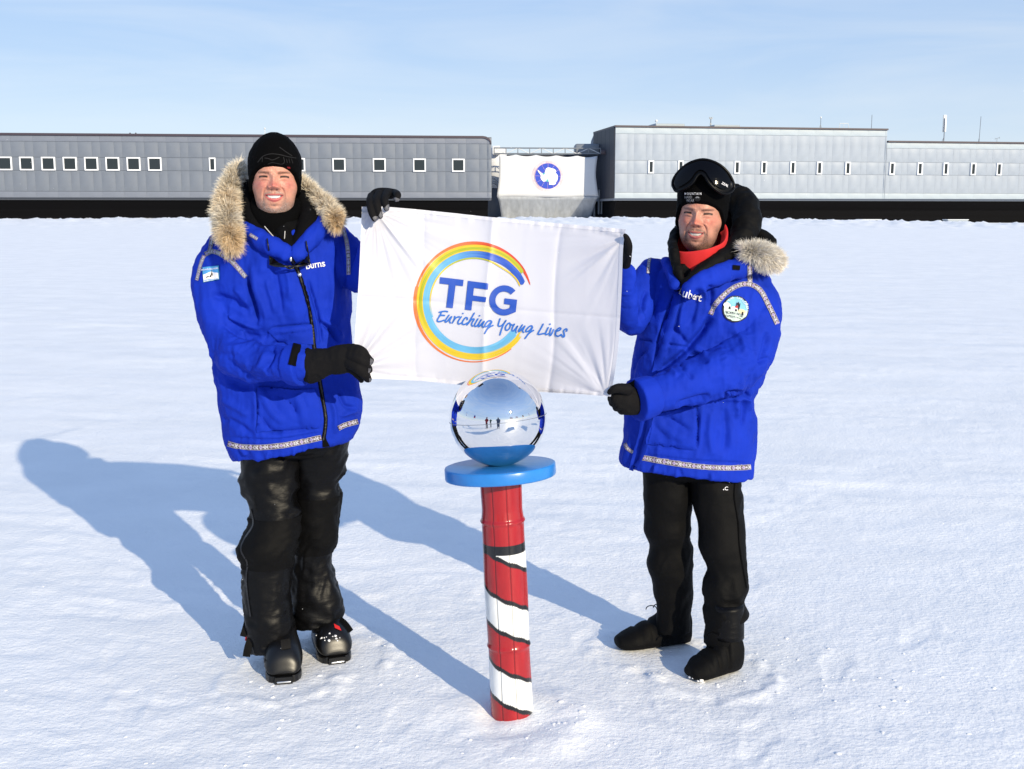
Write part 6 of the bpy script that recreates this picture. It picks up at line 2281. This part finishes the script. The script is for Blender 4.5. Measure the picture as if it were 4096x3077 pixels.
    add_text('patch_lettering', 'N', Z4(868, 440), 34 * Z4.k, 15, tr, pbk, patch, 0.0084, 0.01)
    add_text('patch_lettering', 'NORTH POLE', Z4(846, 490), 19 * Z4.k, 12, tr, pbk, patch, 0.0084)
    add_text('patch_lettering', 'EXPEDITION', Z4(838, 509), 17 * Z4.k, 12, tr, pbk, patch, 0.0084)
    for k, ch in enumerate('POLAR EXPLORERS'):
        if ch == ' ':
            continue
        an = R(-150 + k * 11.6)
        c_ = (pc[0] + pr * 0.76 * math.cos(an), pc[1] + pr * 0.76 * math.sin(an))
        add_text('patch_letter', ch, c_, 20 * Z4.k, math.degrees(an) + 90, tr, M_THREAD, patch, 0.0084)

    # ---------------- black hood and lining
    hood = [TB(Z2, [(1330, 560, 3.97, 130), (1430, 640, 3.93, 150), (1490, 780, 3.89, 150), (1470, 930, 3.85, 150), (1400, 1090, 3.80, 115), (1260, 1220, 3.74, 88), (1090, 1330, 3.70, 74), (930, 1440, 3.675, 62), (800, 1540, 3.665, 45)], 20),
            TB(Z2, [(725, 930, 3.88, 55), (672, 1040, 3.82, 50), (672, 1160, 3.75, 50), (700, 1310, 3.71, 48), (750, 1480, 3.675, 42)], 18),
            ellipsoid(P(*Z2(1280, 820), 4.00), (0.115, 0.07, 0.12), 20, 14), ellipsoid(P(*Z2(800, 1480), 3.75), (0.045, 0.03, 0.05), 20, 14),
            TB(Z2, [(1500, 1000, 3.93, 100), (1660, 1040, 3.90, 85), (1750, 1090, 3.88, 55)], 14)]
    Vn, Nn, Fn = remesh(hood, 0.0050, 3)
    Vn = drape_noise(Vn, Nn, 9, 0.008, 4)
    Vn = drape_noise(Vn, Nn, 18, 0.006, 6, kind='ridged')
    obj('hood_lining', Vn, Fn, M_SOFT, root)
    pal = [(0.44, 0.40, 0.33), (0.80, 0.73, 0.63), (0.88, 0.84, 0.76), (0.78, 0.66, 0.50)]
    k2 = Z2.k * 3.75 / FPX
    pth = [(P(*Z2(x, y), yy), r * k2 * 0.86) for x, y, yy, r in ((1480, 1180, 3.71, 75), (1560, 1185, 3.71, 115), (1640, 1215, 3.72, 135), (1710, 1250, 3.74, 135), (1770, 1280, 3.78, 110), (1810, 1300, 3.82, 75))]
    fur_ruff('fur_trim', pth, 15000, 0.029, coat, pal, 15, comb=(0.25, -0.2, -0.1), droop=0.1)

    # ---------------- red neck warmer, standing away from the chin
    rings = []
    th = np.linspace(0, 2 * math.pi, 72, endpoint=False)
    prof = [(-0.150, -0.060, 0.078, 0.064, -0.072), (-0.132, -0.030, 0.092, 0.086, -0.074), (-0.130, -0.028, 0.096, 0.091, -0.074), (-0.136, -0.036, 0.0985, 0.094, -0.075), (-0.165, -0.075, 0.098, 0.093, -0.078), (-0.205, -0.13, 0.096, 0.090, -0.082), (-0.26, -0.20, 0.098, 0.092, -0.088)]
    for k, (zf, zb_, w, dp, yc) in enumerate(prof):
        x, y = np.sin(th) * w, np.cos(th) * dp
        zz = (zf + zb_) / 2 + (zf - zb_) / 2 * np.cos(th) + 0.012 * np.sin(th) + 0.004 * np.sin(3 * th + 1)
        wr = 0.05 * vnoise(np.stack([np.cos(th) * 2.5, np.sin(th) * 2.5, np.full(72, k * 0.8)], 1), 14)
        rings.append(hf(np.stack([x * (1 + wr), y * (1 + wr) + yc, zz], 1)))
    Vg, Fg = loft(rings, cap=False)
    Fg = outward(Vg, Fg)
    ng = obj('neck_warmer', Vg, Fg, M_RED, root)
    sm = ng.modifiers.new('s', 'SUBSURF'); sm.levels = 1; sm.render_levels = 2

    # ---------------- hat
    def brim(a):
        return np.interp(a, [-180, -110, -85, -72, -60, -45, -25, 0, 20, 40, 55, 70, 85, 110, 180], [-55, -62, -60, -45, -12, 16, 28, 32, 30, 20, 7, -18, -52, -62, -55])
    def thick(a, z, d):
        return 0.0125 + 0.017 * sstep(z, 18, 75) + 0.022 * sstep(z, 65, 125)
    Vb, Fb, zz = cap_shell(brim, thick)
    Vb = hf(Vb)
    Fb = outward(Vb, Fb)
    hat = obj('beanie', Vb, Fb, M_KNIT, root)
    th_ = bvh(Vb, Fb)
    add_text('hat_lettering', 'M O U N T A I N', Z2(893, 552), 36 * Z2.k, 0, th_, M_THREAD, hat, 0.002, 0.010, 0.70)
    mg = mat('grey_embroidery', (0.30, 0.30, 0.31), 0.7)
    add_text('hat_lettering', 'HARD', Z2(842, 592), 42 * Z2.k, 0, th_, mg, hat, 0.002, 0.0, 0.72)
    add_text('hat_lettering', 'WEAR', Z2(862, 627), 42 * Z2.k, 0, th_, mg, hat, 0.002, 0.0, 0.72)
    add_poly('hat_emblem', circle_px(Z2(940, 593), 34 * Z2.k, 20, 30 * Z2.k), th_, M_GREYT, hat, 0.0015, 8)
    for r_ in (12, 20):
        pts = [(940 + r_ * math.cos(t), 590 - r_ * 0.8 * math.sin(t)) for t in np.linspace(0.3, 2.84, 7)]
        add_ribbon('hat_emblem_arc', [Z2(*p) for p in pts], 1.8, th_, mg, hat, 0.0025, 2, 3)

    # ---------------- gloves
    g = [TB(ZG3, [(400, 640, 3.620, 66), (425, 520, 3.585, 62), (420, 420, 3.555, 72), (410, 320, 3.548, 76), (400, 250, 3.545, 56)], 18),
         TB(ZG3, [(440, 440, 3.545, 54), (450, 340, 3.525, 50), (425, 250, 3.515, 42), (400, 205, 3.51, 30)], 14),
         TB(ZG3, [(400, 280, 3.565, 38), (340, 250, 3.568, 36), (280, 270, 3.572, 32)], 12), TB(ZG3, [(395, 340, 3.568, 38), (330, 320, 3.570, 36), (270, 340, 3.574, 32)], 12),
         TB(ZG3, [(395, 400, 3.570, 38), (330, 390, 3.572, 35), (275, 410, 3.576, 31)], 12), TB(ZG3, [(395, 450, 3.572, 36), (340, 450, 3.574, 33), (290, 465, 3.578, 28)], 12)]
    V, N, F = remesh(g, 0.0030, 3)
    obj('glove', V, F, M_GLOVE, root)
    g = [TB(ZG4, [(900, 700, 3.535, 320), (760, 680, 3.525, 330), (620, 640, 3.515, 290), (520, 620, 3.51, 220)], 20, flat=0.7),
         TB(ZG4, [(720, 430, 3.49, 125), (560, 410, 3.475, 112), (430, 430, 3.47, 102), (330, 490, 3.475, 72)], 14),
         TB(ZG4, [(560, 560, 3.51, 120), (440, 590, 3.515, 112), (370, 640, 3.535, 95)], 14), TB(ZG4, [(560, 660, 3.505, 118), (450, 690, 3.51, 108), (390, 730, 3.53, 90)], 14),
         TB(ZG4, [(620, 770, 3.505, 118), (520, 790, 3.51, 105), (470, 820, 3.53, 88)], 14), TB(ZG4, [(720, 870, 3.51, 118), (630, 880, 3.515, 102), (580, 900, 3.53, 84)], 14)]
    V, N, F = remesh(g, 0.0033, 3)
    V = drape_noise(V, N, 26, 0.003, 14, kind='ridged')
    obj('glove', V, F, M_GLOVE, root)

    # ---------------- trousers
    rr = [(270, 60, 600, 70, 3.88), (284, 160, 600, 200, 3.885), (290, 300, 612, 320, 3.89), (290, 420, 604, 420, 3.90), (292, 550, 600, 540, 3.905), (335, 640, 606, 620, 3.91), (312, 740, 610, 720, 3.915), (322, 800, 612, 800, 3.92), (350, 870, 612, 870, 3.925), (358, 960, 612, 950, 3.93), (376, 1020, 606, 1010, 3.93), (378, 1130, 600, 1110, 3.93), (376, 1200, 598, 1190, 3.93)]
    rl = [(560, 60, 935, 60, 3.86), (588, 200, 942, 190, 3.85), (616, 360, 950, 350, 3.83), (652, 500, 960, 490, 3.81), (654, 640, 966, 630, 3.79), (688, 715, 970, 710, 3.78), (716, 800, 978, 790, 3.77), (690, 880, 984, 870, 3.765), (684, 950, 988, 920, 3.76), (702, 1010, 960, 1000, 3.755), (692, 1070, 982, 1060, 3.75), (698, 1110, 990, 1100, 3.75), (702, 1160, 945, 1150, 3.745), (696, 1220, 925, 1210, 3.74), (694, 1290, 912, 1280, 3.74)]
    V1, F1, S1 = leg(Z6, rr, 24, wr_amp=0.009, wr_freq=9)
    V2, F2, S2 = leg(Z6, rl, 34, wr_amp=0.010, wr_freq=9)
    hip = silo(Z6, [(240, -200, 960, -180, 3.87), (250, -60, 950, -50, 3.87), (275, 90, 940, 80, 3.87), (380, 190, 860, 170, 3.87)], depth=0.6)
    V, F = join([(V1, F1), (V2, F2), hip])
    tro = obj('trousers', V, F, M_SOFT, root)
    tt = bvh(V, F)
    add_text('thigh_logo', 'C', Z6(838, 268), 34 * Z6.k, 0, tt, M_THREAD, tro, 0.003, 0.01)
    add_poly('logo_dot', circle_px(Z6(820, 264), 4 * Z6.k, 8), tt, M_THREAD, tro, 0.003)
    add_ribbon('side_seam', Z6.l([(895, 200), (890, 320), (915, 480), (925, 640), (950, 800), (972, 920)]), 4, tt, M_KNIT, tro, 0.003, 2, 12)
    for r_ in (7, 13):
        pts = [(848 + r_ * math.cos(t), 1146 - r_ * math.sin(t)) for t in np.linspace(-0.3, 3.5, 8)]
        add_ribbon('ankle_logo', [Z6(*p) for p in pts], 2.0, tt, M_GREYT, tro, 0.003, 2, 3)

    # ---------------- quilted booties
    spec = [(0.0, 0.020, 0.10, 0.012), (0.025, 0.040, 0.135, 0.004), (0.14, 0.052, 0.165, 0.0), (0.30, 0.056, 0.160, 0.0), (0.45, 0.057, 0.120, 0.0), (0.62, 0.059, 0.097, 0.0), (0.80, 0.057, 0.076, 0.0), (0.92, 0.046, 0.058, 0.004), (0.98, 0.034, 0.050, 0.012), (1.0, 0.018, 0.036, 0.020)]
    for heel_px, toe_px, nm in ((ZB2(1225, 555), ZB2(120, 625), 0), (ZB2(1925, 905), ZB2(1195, 1078), 1)):
        heel, toe = G(*heel_px), G(*toe_px)
        if nm == 0:
            heel[1] += 0.03
        Vb2, Fb2 = boot_mesh(heel, toe, spec, ex=2.4, n=40)
        Nb2 = normals(Vb2, Fb2)
        if np.mean(((Vb2 - Vb2.mean(0)) * Nb2).sum(1)) < 0:
            Fb2 = [tuple(reversed(f)) for f in Fb2]; Nb2 = -Nb2
        dv = (toe - heel); L = np.linalg.norm(dv); dv /= L
        t = ((Vb2 - heel) @ dv) / L
        q = -0.012 * np.exp(-((t - 0.38) / 0.022) ** 2) - 0.012 * np.exp(-((t - 0.56) / 0.022) ** 2) - 0.009 * np.exp(-((t - 0.72) / 0.02) ** 2)
        q = q * sstep(Vb2[:, 2], 0.02, 0.05) + 0.004 * fbm(Vb2 * 22, 3, 5 + nm) * sstep(Vb2[:, 2], 0.005, 0.03)
        Vb2 = Vb2 + Nb2 * q[:, None]
        b = obj('bootie', Vb2, Fb2, M_SOFT, root)
        tb = bvh(Vb2, Fb2)
        # ankle collar
        ak = heel + dv * (0.24 * L)
        obj('bootie_collar', *tube([ak + (0, 0, 0.13), ak + (0, 0, 0.19), ak + (0, 0, 0.25)], [0.058, 0.056, 0.054], 24, 4, False), M_NYLON, b)
        # lace loops
        lp = heel + dv * (0.50 * L) + np.array((0, 0, 0.142))
        for k in range(2):
            pts = [lp + dv * (-0.02 + 0.03 * k) + np.array((0.02 * math.cos(a), -0.01 * k, 0.014 * math.sin(a) + 0.006)) for a in np.linspace(0, math.pi, 7)]
            obj('lace', *tube(pts, 0.0018, 6, 3), M_KNIT, b)
        # snow caked on the toe edge of the sole
        cl = []
        rng = np.random.default_rng(5 + nm)
        spots = [(215, 680), (290, 710), (130, 640)] if nm == 0 else [(1150, 1000), (1215, 1050), (1275, 1075), (1340, 1100), (1395, 1085), (1440, 1110), (1480, 1090), (1530, 1100)]
        for x_, y_ in spots:
            for _ in range(5):
                p, n_ = hit(tb, *ZB2(x_ + rng.normal() * 12, y_ - 12 + rng.normal() * 10), 0.0)
                if p is not None:
                    r2 = 0.0035 * (0.5 + rng.random())
                    v_, f_ = ellipsoid((0, 0, 0), (r2 * 1.4, r2, r2), 7, 5)
                    cl.append((v_ + p, f_))
        if cl:
            obj('clinging_snow', *join(cl), M_SNOW, b)
        if nm == 0:
            mt = mat('silver_tape', (0.42, 0.42, 0.43), 0.5)
            add_ribbon('heel_tape', [ZB2(1055, 330), ZB2(1130, 280), ZB2(1195, 225)], 26 * ZB2.k, tb, mt, b, 0.003, 2, 6)
            add_ribbon('heel_tape_end', [ZB2(1020, 358), ZB2(1055, 335)], 22 * ZB2.k, tb, M_RED, b, 0.003, 2, 6)
    return root, tr, (Vb, Fb), hf

ROOT_B, TREE_B, HAT_B, HF_B = person_b()

# ================================================================ ski goggles on the right person's hat
def goggles():
    V, F = HAT_B
    c = HF_B(np.array([[0, -0.085, 0.03]]))[0]
    Ve, Fe = ellipsoid((0, -0.080, 0.068), (0.126, 0.132, 0.140), 64, 40)
    tg = bvh(HF_B(Ve), Fe)
    root = empty('ski_goggles', tuple(HF_B(np.array([[0, 0.02, 0.06]]))[0]))
    tag(root, 'black ski goggles pushed up on the black hat above a red neck warmer', 'goggles')
    out = [(662, 455), (668, 390), (725, 300), (840, 205), (1000, 160), (1160, 205), (1275, 300), (1340, 420), (1335, 500), (1245, 545), (1150, 500), (1075, 430), (1020, 345), (975, 318), (935, 345), (880, 425), (800, 480), (705, 515)]
    oc = catmull([Z2(*p) for p in out + [out[0]]], 4)[:-1]
    M_FRAMEB = mat('black_goggle_frame', (0.0015, 0.0015, 0.002), 0.35, spec=0.15)
    fr = add_poly('frame', oc, tg, M_FRAMEB, root, 0.0, 10)
    so = fr.modifiers.new('t', 'SOLIDIFY'); so.thickness = 0.02; so.offset = -1
    cen = np.mean(oc, 0)
    lens = [(700, 430), (712, 365), (770, 285), (870, 222), (1000, 190), (1130, 222), (1230, 300), (1290, 410), (1285, 465), (1220, 490), (1140, 455), (1080, 390), (1030, 310), (975, 285), (925, 310), (865, 390), (790, 445), (725, 470)]
    lc = catmull([Z2(*p) for p in lens + [lens[0]]], 4)[:-1]
    ln = add_poly('lens', lc, tg, M_LENS, root, 0.006, 8)
    ring = []
    for p in list(oc) + [oc[0]]:
        w, n = hit(tg, *(cen + (p - cen) * 0.985), 0.001)
        if w is not None:
            ring.append(w)
    obj('rim', *tube(np.array(ring), 0.0045, 10, 1, False, smooth_path=False), M_FRAMEB, root)
    tl = tg
    add_text('lens_lettering', 'ZEAL', Z2(1225, 452), 34 * Z2.k, 28, tg, M_THREAD, root, 0.0075, 0.01)
    th = bvh(V, F)
    for pts in ([(1335, 470), (1362, 500), (1366, 560)],):
        add_ribbon('strap', [Z2(*p) for p in ((1290, 480), (1330, 520), (1350, 570))], 100 * Z2.k, th, M_BLK, root, 0.004, 5, 6)
    add_ribbon('strap_print', [Z2(*p) for p in ((1325, 500), (1345, 540), (1328, 560), (1350, 600))], 4.5, th, M_THREAD, root, 0.0065, 2, 4)
    for s, (x, y) in ((-1, (672, 420)), (1, (1345, 440))):
        p, n = hit(tg, *Z2(x + (18 if s < 0 else -22), y), -0.012)
        if p is not None:
            obj('strap_hinge', *ellipsoid(p, (0.014, 0.016, 0.018), 16, 10), M_RUB, root)
goggles()

# ================================================================ sunglasses hanging at the left person's collar
def sunglasses():
    def dep(x, y, o):
        p, n = hit(TREE_A, *Z1(x, y), 0.0)
        Y = p[1] - o if p is not None else 3.6
        return P(*Z1(x, y), Y)
    root = empty('sunglasses', tuple(dep(1050, 1455, 0.02)))
    tag(root, 'black wraparound sunglasses hanging from the collar below the fur hood', 'sunglasses')
    top = [(845, 1425), (900, 1440), (980, 1448), (1050, 1446), (1120, 1446), (1190, 1436), (1250, 1415)]
    o_ = [0.012, 0.030, 0.040, 0.042, 0.042, 0.034, 0.014]
    obj('frame', *tube([dep(x, y, o) for (x, y), o in zip(top, o_)], [0.004, 0.0042, 0.0035, 0.003, 0.0035, 0.0042, 0.004], 10, 4), M_RUB, root)
    for pts in (((850, 1345), (880, 1365), (930, 1405), (1000, 1438), (940, 1448), (852, 1430)), ((1238, 1335), (1210, 1360), (1170, 1400), (1110, 1436), (1170, 1444), (1246, 1420))):
        W = []
        for x, y in pts:
            W.append(dep(x, y, 0.026))
        W = np.array(W)
        T = [tuple(f) for f in tri_poly([(p[0], p[2]) for p in W])]
        ob = obj('lens', W, T, M_LENS, root, smooth=False)
        so = ob.modifiers.new('t', 'SOLIDIFY'); so.thickness = 0.004; so.offset = 0
        so2 = [dep(x, y, 0.028) for x, y in ((1000, 1455), (930, 1478), (870, 1450))]
    for pts in (((815, 1165), (828, 1250), (840, 1340), (848, 1425)), ((1213, 1190), (1228, 1270), (1240, 1350), (1248, 1418))):
        obj('temple', *tube([dep(x, y, 0.010) for x, y in pts], [0.0022, 0.0026, 0.003, 0.0036], 8, 4), M_RUB, root)
    obj('nose_bridge', *tube([dep(x, y, 0.040) for x, y in ((1015, 1460), (1050, 1472), (1085, 1462))], 0.003, 8, 4), M_RUB, root)
sunglasses()

# ================================================================ what stands behind the camera and shows in the mirror globe
def simple_figure(x, y, h, coat_col, label, face=0.0):
    root = empty('person', (x, y, 0))
    tag(root, label, 'person', 'onlookers mirrored in the globe')
    s = h / 1.8
    def q(a, b, c): 
        ca, sa = math.cos(face), math.sin(face)
        return np.array((x + (a * ca - b * sa) * s, y + (a * sa + b * ca) * s, c * s))
    def tb(pts, r, seg=14): return tube([q(*p) for p in pts], [k * s for k in r], seg, 4)
    mc = mat('onlooker_coat', coat_col, 0.75)
    body = [tb([(0, 0, 0.80), (0, 0, 1.1), (0, 0, 1.42)], [0.17, 0.19, 0.15]), tb([(0, 0, 1.42), (0, 0.01, 1.55)], [0.08, 0.07]), ellipsoid(q(0, 0.02, 1.67), np.array((0.085, 0.105, 0.13)) * s, 20, 12),
            tb([(-0.18, 0, 1.38), (-0.30, 0.04, 1.12), (-0.24, 0.20, 1.15)], [0.075, 0.06, 0.045]), tb([(0.18, 0, 1.38), (0.30, 0.03, 1.12), (0.27, 0.06, 0.86)], [0.075, 0.06, 0.045]),
            tb([(-0.10, 0, 0.85), (-0.11, 0.01, 0.48), (-0.12, 0, 0.08)], [0.10, 0.075, 0.05]), tb([(0.10, 0, 0.85), (0.11, 0.01, 0.48), (0.12, 0, 0.08)], [0.10, 0.075, 0.05]),
            tb([(-0.12, -0.03, 0.05), (-0.13, 0.17, 0.045)], [0.05, 0.045]), tb([(0.12, -0.03, 0.05), (0.13, 0.17, 0.045)], [0.05, 0.045])]
    V, N, F = remesh(body, 0.02, 4)
    obj('body', V, F, mat('onlooker_trousers', (0.012, 0.012, 0.015), 0.7), root)
    coat = [tb([(0, 0, 0.74), (0, 0, 0.95), (0, 0, 1.2), (0, 0, 1.40)], [0.215, 0.22, 0.23, 0.17], 20), tb([(-0.18, 0, 1.38), (-0.30, 0.04, 1.12), (-0.25, 0.16, 1.14)], [0.10, 0.085, 0.07]), tb([(0.18, 0, 1.38), (0.30, 0.03, 1.12), (0.27, 0.06, 0.92)], [0.10, 0.085, 0.07]),
            ellipsoid(q(0, -0.03, 1.68), np.array((0.115, 0.125, 0.15)) * s, 20, 12), tb([(0, -0.02, 1.42), (0, -0.02, 1.58)], [0.12, 0.10])]
    V, N, F = remesh(coat, 0.016, 4)
    V = drape_noise(V, N, 6, 0.012, int(abs(x * 100)) % 50)
    obj('hooded_coat', V, F, mc, root)

simple_figure(-1.85, -0.45, 1.78, (0.22, 0.012, 0.018), 'tall figure in a dark red coat mirrored left of centre in the globe')
simple_figure(-2.35, -1.5, 1.72, (0.16, 0.010, 0.016), 'second figure in a dark red coat mirrored behind the taller one')
simple_figure(-1.75, -2.6, 1.70, (0.05, 0.09, 0.075), 'figure in a grey-green coat mirrored between the red coats and the globe centre')
simple_figure(0.05, -0.42, 1.70, (0.05, 0.07, 0.12), 'figure in a slate blue coat mirrored below the sun glare')

def mirrored_flag(x, y, cols, label):
    root = empty('flagpole', (x, y, 0))
    tag(root, label, 'flag', 'flags mirrored in the globe')
    obj('pole', *tube([(x, y, -0.1), (x, y, 2.6)], 0.022, 10, 2), M_PALE, root)
    n = len(cols)
    for k, c in enumerate(cols):
        z1, z0 = 2.55 - 0.8 * k / n, 2.55 - 0.8 * (k + 1) / n
        V, F = [], []
        for i in range(13):
            t = i / 12
            for z in (z1, z0):
                V.append((x + 0.02 + t * 1.15, y + 0.10 * math.sin(t * 7) * t, z - 0.1 * t * t))
        for i in range(12):
            F.append((2 * i, 2 * i + 1, 2 * i + 3, 2 * i + 2))
        o = obj('flag_band', V, F, mat('flag_band', c, 0.7), root)
        so = o.modifiers.new('t', 'SOLIDIFY'); so.thickness = 0.006

W_, R_, B_, Yl, Bk = (0.8, 0.8, 0.8), (0.5, 0.02, 0.03), (0.02, 0.05, 0.35), (0.7, 0.5, 0.03), (0.01, 0.01, 0.01)
for x, y, cols, lab in ((-8.2, 2.0, (B_, W_, B_), 'blue and white banded flag mirrored at the left of the globe'), (-7.4, -1.2, (B_, R_), 'dark blue and red flag mirrored beside the red coats'),
                        (4.2, -4.2, (W_, R_), 'white over red flag mirrored right of the sun glare'), (5.8, -2.8, (W_, R_, W_), 'red banded white flag mirrored right of centre in the globe'),
                        (7.4, -0.8, (Bk, Yl, R_), 'black, gold and red flag mirrored at the right of the globe'), (8.3, 1.8, (B_, W_, R_), 'blue, white and red flag mirrored at the far right of the globe')):
    mirrored_flag(x, y, cols, lab)

# ================================================================ ice crystals drifting in the air
def ice_crystals():
    rng = np.random.default_rng(9)
    parts = []
    V0, F0 = ellipsoid((0, 0, 0), (1, 1, 1), 6, 4)
    for _ in range(170):
        Y = 2.4 + 4.5 * rng.random() ** 0.8
        u, v = rng.random() * 4300 - 100, 250 + rng.random() * 2700
        p = P(u, v, Y)
        if p[2] < 0.03:
            continue
        r = 0.0003 + 0.0004 * rng.random() ** 2
        a = rng.normal() * 0.3
        d = np.array((math.cos(a), rng.normal() * 0.3, -0.35 + 0.2 * rng.normal()))
        d /= np.linalg.norm(d)
        v_ = V0 * r
        v_ = v_ + np.outer(v_ @ d, d) * (1.0 + 2.0 * rng.random())
        parts.append((v_ + p, F0))
    tag(obj('ice_crystals', *join(parts), M_SNOW), 'tiny white ice crystals drifting in the air', 'ice crystals', kind='stuff')
ice_crystals()
